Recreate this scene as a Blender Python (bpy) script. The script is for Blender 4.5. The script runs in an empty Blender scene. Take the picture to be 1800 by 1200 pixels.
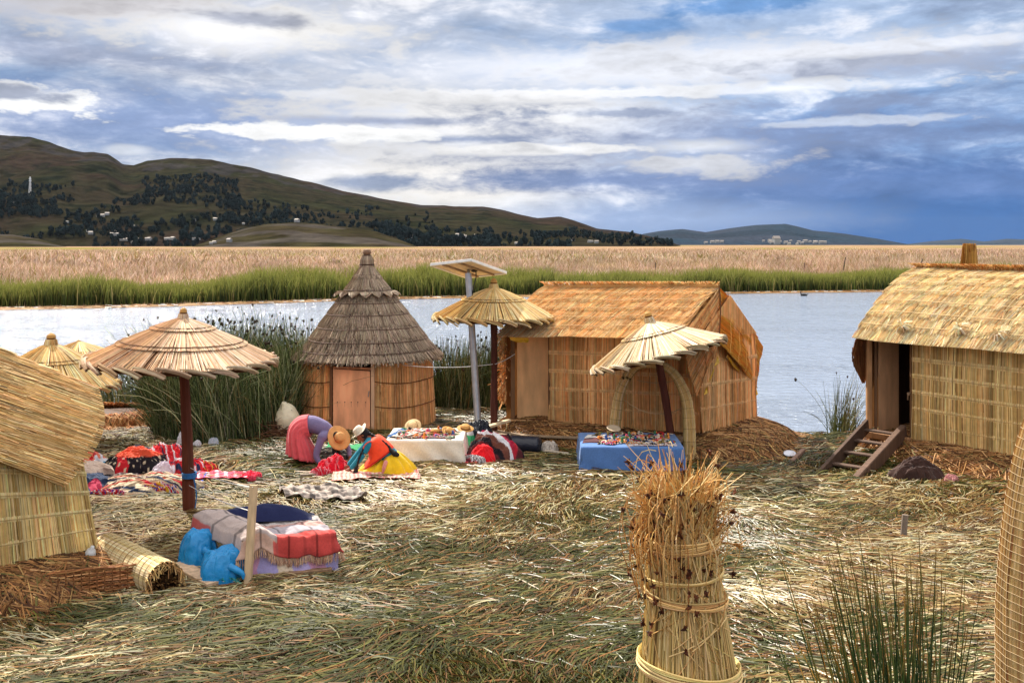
import bpy, math, random
import numpy as np
from mathutils import Vector, Matrix
random.seed(5)
rng = np.random.default_rng(11)
R = math.radians
scene = bpy.context.scene
COL = scene.collection

# ---------------------------------------------------------------- camera
CH, F, HY = 4.0, 1750.0, 430.0          # eye height (m), focal length in photo pixels, horizon row
cam_d = bpy.data.cameras.new('camera'); cam = bpy.data.objects.new('camera', cam_d); COL.objects.link(cam)
cam.location = (0, 0, CH); cam.rotation_euler = (R(90), 0, 0)
cam_d.sensor_width = 36; cam_d.lens = 35; cam_d.shift_y = -170/1800
cam_d.clip_start = 0.1; cam_d.clip_end = 40000
scene.camera = cam
scene.view_settings.view_transform = 'Standard'; scene.view_settings.look = 'None'
scene.view_settings.exposure = 0.78; scene.view_settings.gamma = 1
scene.render.film_transparent = False
scene.cycles.max_bounces = 6; scene.cycles.diffuse_bounces = 3; scene.cycles.glossy_bounces = 3
scene.cycles.transparent_max_bounces = 8; scene.cycles.volume_bounces = 0

# ---------------------------------------------------------------- sun and sky
SUN = Vector((-0.36, 0.60, 0.72)).normalized()
sl = bpy.data.lights.new('sun', 'SUN'); sl.energy = 5.0; sl.angle = R(0.6); sl.color = (1.0, 0.93, 0.82)
so = bpy.data.objects.new('sun', sl); COL.objects.link(so)
so.rotation_euler = SUN.to_track_quat('Z', 'Y').to_euler()
world = bpy.data.worlds.new('World'); scene.world = world; world.use_nodes = True
def build_world():
    nt = world.node_tree; nt.nodes.clear(); N = nt.nodes; L = nt.links
    def val(x): return x
    def m(op, a, b=None, c=None, clamp=False):
        n = N.new('ShaderNodeMath'); n.operation = op; n.use_clamp = clamp
        for i, x in enumerate((a, b, c)):
            if x is None: continue
            if isinstance(x, (int, float)): n.inputs[i].default_value = x
            else: L.new(x, n.inputs[i])
        return n.outputs[0]
    def mix(f, a, b):
        n = N.new('ShaderNodeMix'); n.data_type = 'RGBA'
        for k, x in ((0, f), (6, a), (7, b)):
            if isinstance(x, (int, float)): n.inputs[k].default_value = x
            elif isinstance(x, tuple): n.inputs[k].default_value = (*x, 1)
            else: L.new(x, n.inputs[k])
        return n.outputs[2]
    def ss(x, a, b):
        n = N.new('ShaderNodeMapRange'); n.interpolation_type = 'SMOOTHSTEP'
        L.new(x, n.inputs[0]); n.inputs[1].default_value = a; n.inputs[2].default_value = b
        return n.outputs[0]
    tc = N.new('ShaderNodeTexCoord'); sp = N.new('ShaderNodeSeparateXYZ'); L.new(tc.outputs['Generated'], sp.inputs[0])
    x, y, z = sp.outputs
    az = m('ARCTAN2', x, y)
    el = m('ARCSINE', z)
    def noise(sa, se, off, det=7, rough=0.55, dist=0.0):
        c = N.new('ShaderNodeCombineXYZ')
        L.new(m('MULTIPLY', az, sa), c.inputs[0]); L.new(m('MULTIPLY', el, se), c.inputs[1]); c.inputs[2].default_value = off
        n = N.new('ShaderNodeTexNoise'); n.inputs['Scale'].default_value = 1; n.inputs['Detail'].default_value = det
        n.inputs['Roughness'].default_value = rough; n.inputs['Distortion'].default_value = dist
        L.new(c.outputs[0], n.inputs['Vector']); return n.outputs['Fac']
    n_big = noise(3.2, 13, 3.1, 4, 0.5, .3)
    n_mid = noise(9, 30, 7.7, 10, 0.58, .35)
    n_fin = noise(30, 82, 1.3, 10, 0.62, .2)
    wob = m('MULTIPLY', m('SUBTRACT', n_mid, 0.5), 2.6)
    wob2 = m('MULTIPLY', m('SUBTRACT', n_fin, 0.5), 1.9)
    wob = m('ADD', wob, wob2)
    def blob(px, py, w, h, soft=0.6, wb=1.0):
        a0 = math.atan((px-900)/F); e0 = math.atan((430-py)/F)
        dx = m('DIVIDE', m('SUBTRACT', az, a0), w/F); dy = m('DIVIDE', m('SUBTRACT', el, e0), h/F)
        d = m('SQRT', m('ADD', m('MULTIPLY', dx, dx), m('MULTIPLY', dy, dy)))
        d = m('ADD', d, m('MULTIPLY', wob, wb))
        return ss(d, 1.0+soft*.5, 1.0-soft)
    # slate blue-grey veil, lavender cloud, white cloud
    low = mix(ss(az, -0.15, 0.45), (0.22, 0.35, 0.58), (0.14, 0.31, 0.62))
    lav = mix(ss(az, -0.3, 0.4), (0.52, 0.56, 0.66), (0.40, 0.53, 0.76))
    cover = m('ADD', m('MULTIPLY', n_big, 0.75), m('MULTIPLY', n_mid, 0.75))
    cover = m('ADD', cover, m('MULTIPLY', el, 0.85))
    col = mix(ss(cover, 0.62, 0.95), low, lav)
    wm = m('ADD', m('MULTIPLY', n_mid, 0.85), m('MULTIPLY', n_big, 0.35))
    wm = m('ADD', wm, m('MULTIPLY', n_fin, .22))
    white = (0.84, 0.83, 0.85)
    col = mix(m('MULTIPLY', ss(wm, 0.70, 0.90), .75), col, white)
    # individual features of this sky, by compass direction and height
    nish = N.new('ShaderNodeTexSky'); nish.sky_type = 'NISHITA'; nish.sun_disc = False
    nish.sun_elevation = math.asin(SUN.z); nish.sun_rotation = math.atan2(SUN.x, SUN.y); nish.altitude = 3800
    nsc = N.new('ShaderNodeVectorMath'); nsc.operation = 'SCALE'; L.new(nish.outputs[0], nsc.inputs[0]); nsc.inputs['Scale'].default_value = 0.10
    clear = mix(0.5, nsc.outputs[0], (0.10, 0.33, 0.75))
    F1 = [  # px, py, w, h, colour, strength, softness, wobble
        (300, 225, 560, 62, (0.23, 0.33, 0.58), .85, .8, .8),
        (60, 120, 260, 26, (0.34, 0.38, 0.52), .6, .8, .8),
        (330, 130, 150, 16, (0.26, 0.33, 0.50), .6, .8, .8),
        (800, 325, 360, 70, (0.95, 0.91, 0.86), .95, .9, .7),
        (900, 215, 440, 75, (0.92, 0.90, 0.88), .85, .7, 1.1),
        (1150, 120, 560, 40, (0.86, 0.88, 0.95), .92, .6, 1.0),
        (420, 62, 260, 46, (0.92, 0.90, 0.88), .92, .6, 1.1),
        (100, 30, 260, 40, (0.66, 0.64, 0.68), .8, .9, .9),
        (430, 48, 110, 16, (0.36, 0.40, 0.52), .8, .8, .7),
        (1400, 250, 520, 70, (0.20, 0.28, 0.50), .85, .9, 1.0),
        (1640, 335, 620, 58, (0.085, 0.18, 0.43), .95, .6, .35),
        (1120, 318, 330, 22, (0.20, 0.29, 0.53), .9, .8, .9),
        (1780, 408, 640, 60, (0.008, 0.12, 0.40), 1.0, .6, .10),
        (1150, 385, 330, 34, (0.30, 0.41, 0.66), .85, .9, .4),
        (700, 215, 190, 9, (0.27, 0.33, 0.50), .8, .8, .8),
        (810, 245, 150, 8, (0.22, 0.29, 0.47), .8, .8, .8),
        (650, 322, 90, 15, (0.24, 0.32, 0.50), .85, .7, .7),
        (1650, 135, 300, 24, (0.27, 0.33, 0.50), .6, .8, .8),
        (1760, 25, 140, 40, (0.25, 0.32, 0.48), .6, .8, .8),
        (1235, 290, 120, 18, (0.84, 0.84, 0.86), .75, .85, 1.7),
        (560, 236, 240, 15, (0.98, 0.98, 0.98), .95, .3, 1.1),
        (60, 203, 150, 24, (0.98, 0.98, 0.98), .95, .25, 1.1),
        (30, 193, 100, 13, (0.26, 0.31, 0.45), .8, .6, 1.1),
        (225, 275, 42, 10, (0.66, 0.70, 0.78), .8, .5, .6),
        (1000, 165, 260, 12, (0.95, 0.95, 0.97), .8, .4, 1.3),
        (1330, 165, 300, 11, (0.88, 0.90, 0.95), .75, .4, 1.3),
        (1560, 105, 260, 10, (0.86, 0.88, 0.95), .7, .4, 1.2),
        (1500, 225, 200, 9, (0.66, 0.72, 0.84), .7, .4, 1.2),
        (960, 262, 190, 9, (0.97, 0.96, 0.95), .8, .4, 1.3),
        (640, 170, 200, 10, (0.86, 0.86, 0.88), .7, .5, 1.3),
        (1080, 200, 150, 10, (0.26, 0.33, 0.50), .7, .6, 1.2),
        (1440, 195, 180, 12, (0.28, 0.36, 0.56), .7, .6, 1.2),
        (1230, 260, 110, 14, (0.72, 0.74, 0.78), .8, .7, .8),
    ]
    for (px, py, w, h, c, s, sf, wb) in F1:
        col = mix(m('MULTIPLY', blob(px, py, w, h, sf, wb), s), col, c)
    col = mix(m('MULTIPLY', blob(1290, 18, 150, 20, .6, 1.0), .9), col, clear)
    col = mix(m('MULTIPLY', blob(1120, 48, 90, 12, .6, .9), .75), col, clear)
    # fine cloud modelling over everything
    det = m('ADD', m('MULTIPLY', m('SUBTRACT', n_mid, .5), 1.0), m('MULTIPLY', m('SUBTRACT', n_fin, .5), .6))
    k = m('ADD', 1.0, m('MULTIPLY', det, ss(el, -0.01, 0.06)))
    # unseen sky above the frame, brightened and warmed as added fill light
    col = mix(m('MULTIPLY', ss(el, 0.25, 0.5), .75), col, (0.80, 0.76, 0.70))
    hi = m('ADD', 1.0, m('MULTIPLY', ss(el, 0.27, 0.75), 0.85))
    sc = N.new('ShaderNodeVectorMath'); sc.operation = 'SCALE'; L.new(col, sc.inputs[0]); L.new(m('MULTIPLY', k, hi), sc.inputs['Scale'])
    bg = N.new('ShaderNodeBackground'); L.new(sc.outputs[0], bg.inputs[0]); bg.inputs[1].default_value = 0.62
    out = N.new('ShaderNodeOutputWorld'); L.new(bg.outputs[0], out.inputs[0])
build_world()

# ---------------------------------------------------------------- helpers
def W(px, py, Y): return np.array([(px-900)/F*Y, Y, CH-(py-HY)/F*Y])
def A(*p): return np.array(p, dtype=float)
def lin(r, g, b):
    f = lambda c: (c/255/12.92) if c/255 <= .04045 else ((c/255+.055)/1.055)**2.4
    return (f(r), f(g), f(b))
_T = rng.random((256, 256))
def vn(x, y):
    x = np.asarray(x, float); y = np.asarray(y, float)
    xi = np.floor(x).astype(int); yi = np.floor(y).astype(int); fx = x-xi; fy = y-yi
    fx = fx*fx*(3-2*fx); fy = fy*fy*(3-2*fy)
    a = _T[xi & 255, yi & 255]; b = _T[(xi+1) & 255, yi & 255]; c = _T[xi & 255, (yi+1) & 255]; d = _T[(xi+1) & 255, (yi+1) & 255]
    return (a*(1-fx)+b*fx)*(1-fy)+(c*(1-fx)+d*fx)*fy
def fbm(x, y, o=4, g=.5):
    s = 0; t = 0; a = 1
    x = np.asarray(x, float); y = np.asarray(y, float)
    for i in range(o):
        s = s+a*vn(x*2**i+i*17.3, y*2**i+i*9.1); t += a; a *= g
    return s/t          # 0..1
def nrm(v): return v/np.maximum(np.linalg.norm(v, axis=-1, keepdims=True), 1e-9)
def sstep(x, a, b): t = np.clip((x-a)/(b-a), 0, 1); return t*t*(3-2*t)

def mat(name, rough=.8, nscale=30, namt=.25, bump=.0, bscale=60, spec=.3, metal=0, stretch=(1, 1, 1), sheen=0, trans=0, bdist=.02):
    M = bpy.data.materials.new(name); M.use_nodes = True; nt = M.node_tree; N = nt.nodes; L = nt.links
    b = N['Principled BSDF']; b.inputs['Roughness'].default_value = rough; b.inputs['Specular IOR Level'].default_value = spec
    b.inputs['Metallic'].default_value = metal; b.inputs['Sheen Weight'].default_value = sheen
    at = N.new('ShaderNodeAttribute'); at.attribute_name = 'Col'
    tc = N.new('ShaderNodeTexCoord'); mp = N.new('ShaderNodeMapping'); mp.inputs['Scale'].default_value = stretch
    L.new(tc.outputs['Object'], mp.inputs[0])
    n = N.new('ShaderNodeTexNoise'); n.inputs['Scale'].default_value = nscale; n.inputs['Detail'].default_value = 5
    L.new(mp.outputs[0], n.inputs['Vector'])
    mr = N.new('ShaderNodeMapRange'); mr.inputs[1].default_value = .25; mr.inputs[2].default_value = .75
    mr.inputs[3].default_value = 1-namt; mr.inputs[4].default_value = 1+namt
    L.new(n.outputs[0], mr.inputs[0])
    v = N.new('ShaderNodeVectorMath'); v.operation = 'SCALE'; L.new(at.outputs['Color'], v.inputs[0]); L.new(mr.outputs[0], v.inputs['Scale'])
    L.new(v.outputs[0], b.inputs['Base Color'])
    if bump:
        n2 = N.new('ShaderNodeTexNoise'); n2.inputs['Scale'].default_value = bscale; n2.inputs['Detail'].default_value = 4
        L.new(mp.outputs[0], n2.inputs['Vector'])
        bp = N.new('ShaderNodeBump'); bp.inputs['Strength'].default_value = bump; bp.inputs['Distance'].default_value = bdist
        L.new(n2.outputs[0], bp.inputs['Height']); L.new(bp.outputs[0], b.inputs['Normal'])
    if trans:
        tr = N.new('ShaderNodeBsdfTranslucent'); L.new(v.outputs[0], tr.inputs[0])
        mx = N.new('ShaderNodeMixShader'); mx.inputs[0].default_value = trans
        L.new(b.outputs[0], mx.inputs[1]); L.new(tr.outputs[0], mx.inputs[2]); L.new(mx.outputs[0], N['Material Output'].inputs[0])
    return M
M = dict(
    straw=mat('dry_reed', .65, 9, .15, 0, 60, .18, trans=.15),
    litter=mat('cut_reed', .40, 4, .3, 0, 60, .33, trans=.1),
    thin=mat('thin_reed_mat', .6, 9, .2, 0, 60, .3, trans=.5),
    green=mat('green_reed', .5, 3, .3, 0, 60, .15, trans=.25),
    soil=mat('matted_reed', .9, 14, .5, .8, 30, .0),
    wood=mat('weathered_wood', .75, 14, .35, .3, 40, .25, stretch=(1, 1, .15)),
    ply=mat('plywood', .65, 6, .28, .1, 30, .2, stretch=(1, 1, .25)),
    cloth=mat('cloth', .9, 40, .12, .25, 200, .1, sheen=.2),
    plastic=mat('plastic_film', .28, 8, .15, .8, 14, .5, trans=.15),
    metal=mat('grey_metal', .4, 10, .15, 0, 30, .5, metal=.6),
    skin=mat('skin', .55, 20, .08, .05, 90, .35),
    hill=mat('hillside', .95, .03, .5, .9, .035, .0, bdist=14),
    matte=mat('matte_paint', .7, 12, .12, 0, 30, .3),
)

class MB:
    def __init__(s): s.v = []; s.f = []; s.c = []; s.n = 0
    def add(s, v, f, c):
        v = np.asarray(v, float).reshape(-1, 3); c = np.asarray(c, float)
        if c.ndim == 1: c = np.broadcast_to(c, (len(v), 3))
        s.v.append(v); s.c.append(c.reshape(-1, 3))
        for g in (f if isinstance(f, list) else [f]):
            g = np.asarray(g)
            if len(g): s.f.append(g+s.n)
        s.n += len(v)
    def tubes(s, P, Rr, C, sides=3, wide=None):
        P = np.asarray(P, float)
        if P.ndim == 2: P = P[None]
        n, K, _ = P.shape; Rr = np.asarray(Rr, float)
        if Rr.ndim == 0: Rr = np.full((n, K), float(Rr))
        elif Rr.ndim == 1: Rr = np.broadcast_to(Rr[:, None] if len(Rr) == n and n != K else Rr[None, :], (n, K))
        T = nrm(np.gradient(P, axis=1))
        ref = np.where(np.abs(T[..., 2:3]) > .85, A(1, 0, 0), A(0, 0, 1))
        if wide is not None: ref = np.broadcast_to(wide[:, None, :], T.shape)
        a = nrm(np.cross(T, ref)); b = np.cross(a, T)
        C = np.asarray(C, float)
        if C.ndim == 1: C = np.broadcast_to(C, (n, 3))
        i = np.arange(n)[:, None, None]*K*sides; k = np.arange(K-1)[None, :, None]*sides
        if sides == 2:
            V = np.stack([P-a*Rr[..., None], P+a*Rr[..., None]], 2)
            base = i+k
            Fq = np.concatenate([base, base+1, base+3, base+2], 2).reshape(-1, 4)
        else:
            th = np.arange(sides)/sides*2*np.pi
            V = P[:, :, None]+Rr[..., None, None]*(np.cos(th)[None, None, :, None]*a[:, :, None]+np.sin(th)[None, None, :, None]*b[:, :, None])
            j = np.arange(sides)[None, None, :]; j2 = (j+1) % sides
            Fq = np.stack([i+k+j, i+k+j2, i+k+j2+sides, i+k+j+sides], -1).reshape(-1, 4)
        if C.ndim == 2: CC = np.repeat(C, K*sides, 0)
        else: CC = np.repeat(C.reshape(-1, 3), sides, 0)
        s.add(V, Fq, CC)
    def grid(s, P, c, wrap=False, cap=False):
        P = np.asarray(P, float); a, b, _ = P.shape
        i = np.arange(a-1)[:, None]*b; jn = b if wrap else b-1
        j = np.arange(jn)[None, :]; j2 = (j+1) % b
        Fq = np.stack([i+j, i+j2, i+j2+b, i+j+b], -1).reshape(-1, 4)
        c = np.asarray(c, float)
        fs = [Fq]
        if cap: fs += [np.arange(b)[::-1][None], (np.arange(b)+(a-1)*b)[None]]
        s.add(P, fs, c if c.ndim == 1 else c.reshape(-1, 3))
    def hexa(s, p, c):       # 8 corners: 4 bottom (ccw), 4 top
        s.add(p, np.array([[3, 2, 1, 0], [4, 5, 6, 7], [0, 1, 5, 4], [1, 2, 6, 5], [2, 3, 7, 6], [3, 0, 4, 7]]), c)
    def bar(s, p, q, w, h, c, up=(0, 0, 1), ch=.12):  # beam from p to q, w sideways, h along up, chamfered
        p = np.asarray(p, float); q = np.asarray(q, float); t = nrm(q-p); up = np.asarray(up, float)
        a = np.cross(t, up)
        if np.linalg.norm(a) < .05: a = np.cross(t, A(1, 0, 0))
        a = nrm(a); b = np.cross(a, t); k = min(w, h)*ch
        o = [(-w/2+k, -h/2), (w/2-k, -h/2), (w/2, -h/2+k), (w/2, h/2-k), (w/2-k, h/2), (-w/2+k, h/2), (-w/2, h/2-k), (-w/2, -h/2+k)]
        ring = lambda m_: np.array([m_+a*x+b*y for x, y in o])
        s.grid(np.stack([ring(p), ring(q)]), c, wrap=True, cap=True)
    def ball(s, c, r, col, nu=10, nv=7, rough=0, rot=None):
        r = np.broadcast_to(np.asarray(r, float), (3,))
        u = np.arange(nu)/nu*2*np.pi; v = np.linspace(0.12, np.pi-.12, nv)
        P = np.stack([np.outer(np.sin(v), np.cos(u)), np.outer(np.sin(v), np.sin(u)), np.outer(np.cos(v), np.ones(nu))], -1)
        if rough: P = P*(1+rough*(rng.random((nv, nu, 1))-.5)*2)
        P = P*r
        if rot is not None: P = P@np.asarray(rot).T
        s.grid(P+np.asarray(c), col, wrap=True, cap=True)
    def lathe(s, prof, c, col, seg=24, ax=None, cap=True):
        prof = np.asarray(prof, float); u = np.arange(seg)/seg*2*np.pi
        P = np.stack([prof[:, :1]*np.cos(u), prof[:, :1]*np.sin(u), prof[:, 1:2]*np.ones(seg)], -1)
        if ax is not None: P = P@rot_to(ax).T
        s.grid(P+np.asarray(c), col, wrap=True, cap=cap)
    def limb(s, pts, rad, col=(.5, .5, .5), seg=12, sub=6):
        P, r = smooth_path(pts, rad, sub)
        s.tubes(P[None], r[None], A(*col), sides=seg)
        n = len(s.v[-1]); b = s.n-n
        s.f.append((np.arange(seg)[::-1]+b)[None]); s.f.append((np.arange(seg)+b+n-seg)[None])
        s.ball(P[0], r[0]*.98, col); s.ball(P[-1], r[-1]*.98, col)
    def build(s, name, m_, parent=None, origin=None, smooth=False):
        v = np.concatenate(s.v); c = np.concatenate(s.c)
        org = np.asarray(ORG[parent.name] if parent is not None else (origin if origin is not None else (0, 0, 0)), float)
        v = v-org
        me = bpy.data.meshes.new(name); me.vertices.add(len(v)); me.vertices.foreach_set('co', v.astype(np.float32).ravel())
        lv = np.concatenate([g.ravel() for g in s.f]).astype(np.int32)
        lt = np.concatenate([np.full(len(g), g.shape[1]) for g in s.f])
        ls = np.concatenate([[0], np.cumsum(lt)[:-1]]).astype(np.int32)
        me.loops.add(len(lv)); me.loops.foreach_set('vertex_index', lv)
        me.polygons.add(len(ls)); me.polygons.foreach_set('loop_start', ls)
        me.polygons.foreach_set('use_smooth', np.full(len(ls), bool(smooth)))
        me.update(calc_edges=True)
        ca = me.color_attributes.new('Col', 'FLOAT_COLOR', 'POINT')
        ca.data.foreach_set('color', np.concatenate([c, np.ones((len(c), 1))], 1).astype(np.float32).ravel())
        me.materials.append(M[m_] if isinstance(m_, str) else m_)
        o = bpy.data.objects.new(name, me); COL.objects.link(o)
        if parent is not None: o.parent = parent
        else: o.location = org
        ORG[o.name] = org
        return o
ORG = {}
def rot_to(ax):
    z = nrm(np.asarray(ax, float)); r = A(0, 1, 0) if abs(z[1]) < .9 else A(1, 0, 0)
    x = nrm(np.cross(r, z)); y = np.cross(z, x)
    return np.stack([x, y, z], 1)
def smooth_path(pts, rad, sub=6):
    p = np.asarray(pts, float); r = np.asarray(rad, float)
    q = np.vstack([2*p[0]-p[1], p, 2*p[-1]-p[-2]]); out = []; ro = []
    for i in range(len(p)-1):
        for k in range(sub):
            t = k/sub; a, b, c, d = q[i], q[i+1], q[i+2], q[i+3]
            out.append(.5*((2*b)+(-a+c)*t+(2*a-5*b+4*c-d)*t*t+(-a+3*b-3*c+d)*t**3)); ro.append(r[i]*(1-t)+r[i+1]*t)
    out.append(p[-1]); ro.append(r[-1])
    return np.array(out), np.array(ro)
def thing(name, label, cat, loc, group=None):
    o = bpy.data.objects.new(name, None); COL.objects.link(o); o.location = loc; o.empty_display_size = .2
    ORG[o.name] = np.asarray(loc, float); tag(o, label, cat, group); return o
def tag(o, label=None, cat=None, group=None, kind=None):
    if label: o['label'] = label
    if cat: o['category'] = cat
    if group: o['group'] = group
    if kind: o['kind'] = kind
    return o
def pick(n, pal, w, jit=.12):
    pal = np.asarray(pal, float); w = np.asarray(w, float); i = rng.choice(len(pal), n, p=w/w.sum())
    return np.clip(pal[i]*(1+jit*rng.standard_normal((n, 1)))*(1+.04*rng.standard_normal((n, 3))), .004, .95)

# a surface S(s,t): s along the row, t from top to bottom
def bil(c00, c10, c01, c11, bulge=0, wav=0):
    c00, c10, c01, c11 = map(lambda p: np.asarray(p, float), (c00, c10, c01, c11))
    nn = nrm(np.cross(c10-c00+c11-c01, c01-c00+c11-c10)); nn = nn*facing((c00+c10+c01+c11)/4, nn)
    def S(s, t):
        s = np.asarray(s, float)[..., None]; t = np.asarray(t, float)[..., None]
        p = (c00*(1-s)+c10*s)*(1-t)+(c01*(1-s)+c11*s)*t
        w = (vn(s[..., 0]*7+3.3, t[..., 0]*3)[..., None]-.5)*wav
        return p+nn*(bulge*4*t*(1-t)+w)
    return S
REF = None
def facing(p, n):
    return 1.0 if REF is None or float(np.dot(n, np.asarray(p)-REF)) > 0 else -1.0
def thatch(mb, S, rows, per, pal, w, r=.009, out=1.0, lift=.035, skew=0., over=.25, jit=.12, sj=.01, K=4, back=(.3, .19, .08), cj=.25, tj=.04, grid=(24, 10), end_r=.6, cs=40, backoff=.0, wrap=False):
    """rows of reeds laid from the top down over surface S, each row lapping the one under it"""
    gs, gt = np.meshgrid(np.linspace(0, 1, grid[0]), np.linspace(0, 1, grid[1]), indexing='ij')
    n_ = rows*per
    e = 1e-3
    h_ = np.array([.37]); q_ = np.array([.5]); n0 = np.cross(S(h_+e, q_)-S(h_-e, q_), S(h_, q_+e)-S(h_, q_-e))[0]
    out = facing(S(h_, q_)[0], n0)
    def normal(s, t):
        return nrm(np.cross(S(s+e, t)-S(s-e, t), S(s, t+e)-S(s, t-e)))*out
    G_ = S(gs, gt)-normal(gs, gt)*backoff
    mb.grid(G_, back)
    row = np.repeat(np.arange(rows), per)
    s0 = rng.random(n_); wv = (fbm(s0*cs, row*3.7, 2)-.5)
    t0 = row/rows-tj*rng.random(n_); t1 = (row+1)/rows+over/rows*(.5+.5*rng.random(n_))+tj*(rng.random(n_)-.5)
    k = np.linspace(0, 1, K)[None, :]
    t = t0[:, None]*(1-k)+t1[:, None]*k
    t = np.clip(t, 0, 1.03)
    s = s0[:, None]+(skew/rows+sj*rng.standard_normal(n_)[:, None])*k
    if not wrap: s = np.clip(s, -.01, 1.01)
    nn = normal(np.broadcast_to(s0[:, None], s.shape), np.clip(t, 0, 1))
    h = lift*(.15+.85*k)+rng.random(n_)[:, None]*.012
    P = S(s, t)+nn*h[..., None]
    C = pick(n_, pal, w, jit)*(1+cj*2*wv[:, None])
    rr = r*(.7+.6*rng.random(n_))[:, None]*(1-(1-end_r)*k)
    mb.tubes(P, rr, C, 3)
def seam(mb, S, t, col, r=.008, out=1., off=.045, n=40, a=0, b=1, sag=0):
    s = np.linspace(a, b, n); e = 1e-3
    tt = np.full(n, t)+sag*np.sin(np.pi*np.linspace(0, 1, n))
    nn = nrm(np.cross(S(s+e, tt)-S(s-e, tt), S(s, tt+e)-S(s, tt-e)))
    nn = nn*facing(S(s, tt)[n//3], nn[n//3])
    mb.tubes((S(s, tt)+nn*off)[None], r, A(*col), 4)

GOLD = [lin(248, 208, 154), lin(236, 186, 128), lin(253, 228, 184), lin(212, 158, 100), lin(152, 108, 66)]
GOLDW = [4, 4, 2.4, 1.4, .35]
WALLC = [lin(248, 192, 130), lin(238, 176, 112), lin(252, 208, 152), lin(216, 150, 90), lin(160, 106, 60)]
PALE = [lin(250, 226, 180), lin(238, 206, 154), lin(253, 240, 208), lin(216, 172, 118), lin(146, 108, 66)]

# ---------------------------------------------------------------- island, water, marsh
EX = [-30, -12, -9.5, -8.0, -7.3, -6.1, -4.9, -3.6, 0, 3, 5.3, 6.1, 7.2, 8.6, 15, 30]
EY = [23, 23.5, 23.5, 22.4, 20.3, 19.3, 20.4, 24.3, 24, 23.6, 22.6, 20.9, 21.0, 23.5, 26, 27]
def edge(x): return np.interp(x, EX, EY)+.25*(fbm(np.asarray(x)*1.3, 5)-.5)
def gz(x, y):
    x = np.asarray(x, float); y = np.asarray(y, float)
    h = .14*(fbm(x*.35+4, y*.35+2, 3)-.5)+.06*(fbm(x*1.4, y*1.4, 3)-.5)
    d = y-edge(x)
    return h+.12*sstep(d, -1.2, -.3)*0-.75*sstep(d, -.1, .9)
def litter_col(n, x, y):
    """cut totora: bleached, straw, fresh green and rotting brown stalks, in drifts; hut shade goes in as green, glare as white"""
    g = fbm(x*.42+11, y*.62+3, 3); g2 = fbm(x*1.3+1, y*1.5, 2)
    pg = np.clip((g-.45)*2.2+.26+(g2-.5)*.5+.55*sstep(y, 15.2, 17.2)*sstep(x, -1.5, 1.)+.30*sstep(y, 11.5, 9.2)+.25*2.2*sstep(x, -1.5, -4.)*sstep(y, 11.4, 10.2), .03, .88)  # greener regions paint in the shade before the huts and at lower left
    pb = np.clip(.26+.5*(fbm(x*.9+31, y*.9+8, 2)-.5), .03, .4)
    u = rng.random(n)
    C = pick(n, [lin(190, 170, 122), lin(226, 216, 184), lin(164, 132, 84)], [4, 1.6, 3], .14)
    Gc = pick(n, [lin(100, 100, 50), lin(74, 80, 38), lin(132, 130, 72), lin(86, 92, 54)], [3, 3, 2, 2], .16)
    Bc = pick(n, [lin(140, 104, 66), lin(98, 72, 46), lin(170, 122, 74)], [3, 3, 2], .15)
    w_ = sstep(fbm(x*.55+21, y*.8+14, 3), .50, .66); wh = rng.random(n) < w_*.42; C[wh] = pick(int(wh.sum()), [lin(238, 230, 206), lin(220, 206, 170)], [2, 2], .08); pg = pg*(1-.6*w_)  # whiter drifts paint sun glare into the stalk colour
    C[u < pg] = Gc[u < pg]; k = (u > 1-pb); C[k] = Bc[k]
    return C*np.array([.73, .70, .58])
def build_ground():
    xs = np.arange(-26, 26.01, .16); ys = np.arange(-6, 29.01, .16)
    X, Y = np.meshgrid(xs, ys, indexing='ij'); Z = gz(X, Y)+.03*(fbm(X*4, Y*4, 2)-.5)
    mb = MB(); c = np.array(lin(84, 68, 42))*(.5+.8*fbm(X*2, Y*2, 3))[..., None]
    mb.grid(np.stack([X, Y, Z], -1), c)
    tag(mb.build('ground', 'soil', smooth=True), 'island floor of matted cut reeds', kind='structure')
    # loose stalks
    n = 200000
    y = 8.2+15.6*rng.random(n*2)**1.25; x = (rng.random(n*2)*2-1)*(.56*y+.8)
    k = (y < edge(x)+.05); x = x[k][:n]; y = y[k][:n]; n = len(x)
    ang = (fbm(x*.33+7, y*.45+7, 3)-.5)*5.2+.15
    ang = ang+rng.standard_normal(n)*np.where(rng.random(n) < .6, .26, .95)
    Ln = np.clip(.30+.20*rng.standard_normal(n), .09, .95); K = 5
    t = np.linspace(-.5, .5, K)[None]
    bend = rng.standard_normal(n)*.30
    a = ang[:, None]+bend[:, None]*t*2
    dx = np.cos(a)*Ln[:, None]/K; dy = np.sin(a)*Ln[:, None]/K
    px = x[:, None]+np.cumsum(dx, 1)-dx.sum(1, keepdims=True)/2; py = y[:, None]+np.cumsum(dy, 1)-dy.sum(1, keepdims=True)/2
    lay = rng.random(n)**1.6
    tilt = (rng.random(n)-.4)*.10
    drift = .10*np.clip(fbm(px*.9+3, py*1.2+9, 3)-.45, 0, 1)*2
    pz = gz(px, py)+drift+.005+.085*lay[:, None]+tilt[:, None]*t*Ln[:, None]*1.5+.02*rng.random((n, 1))*(1-4*t*t)
    r = (.0042+.0030*rng.random(n))*(1+.35*(y > 15))
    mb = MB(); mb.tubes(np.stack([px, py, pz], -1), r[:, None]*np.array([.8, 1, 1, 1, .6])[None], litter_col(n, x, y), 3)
    tag(mb.build('loose_reed_stalks', 'litter'), 'loose cut reed stalks covering the island', kind='stuff')
build_ground()

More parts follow.
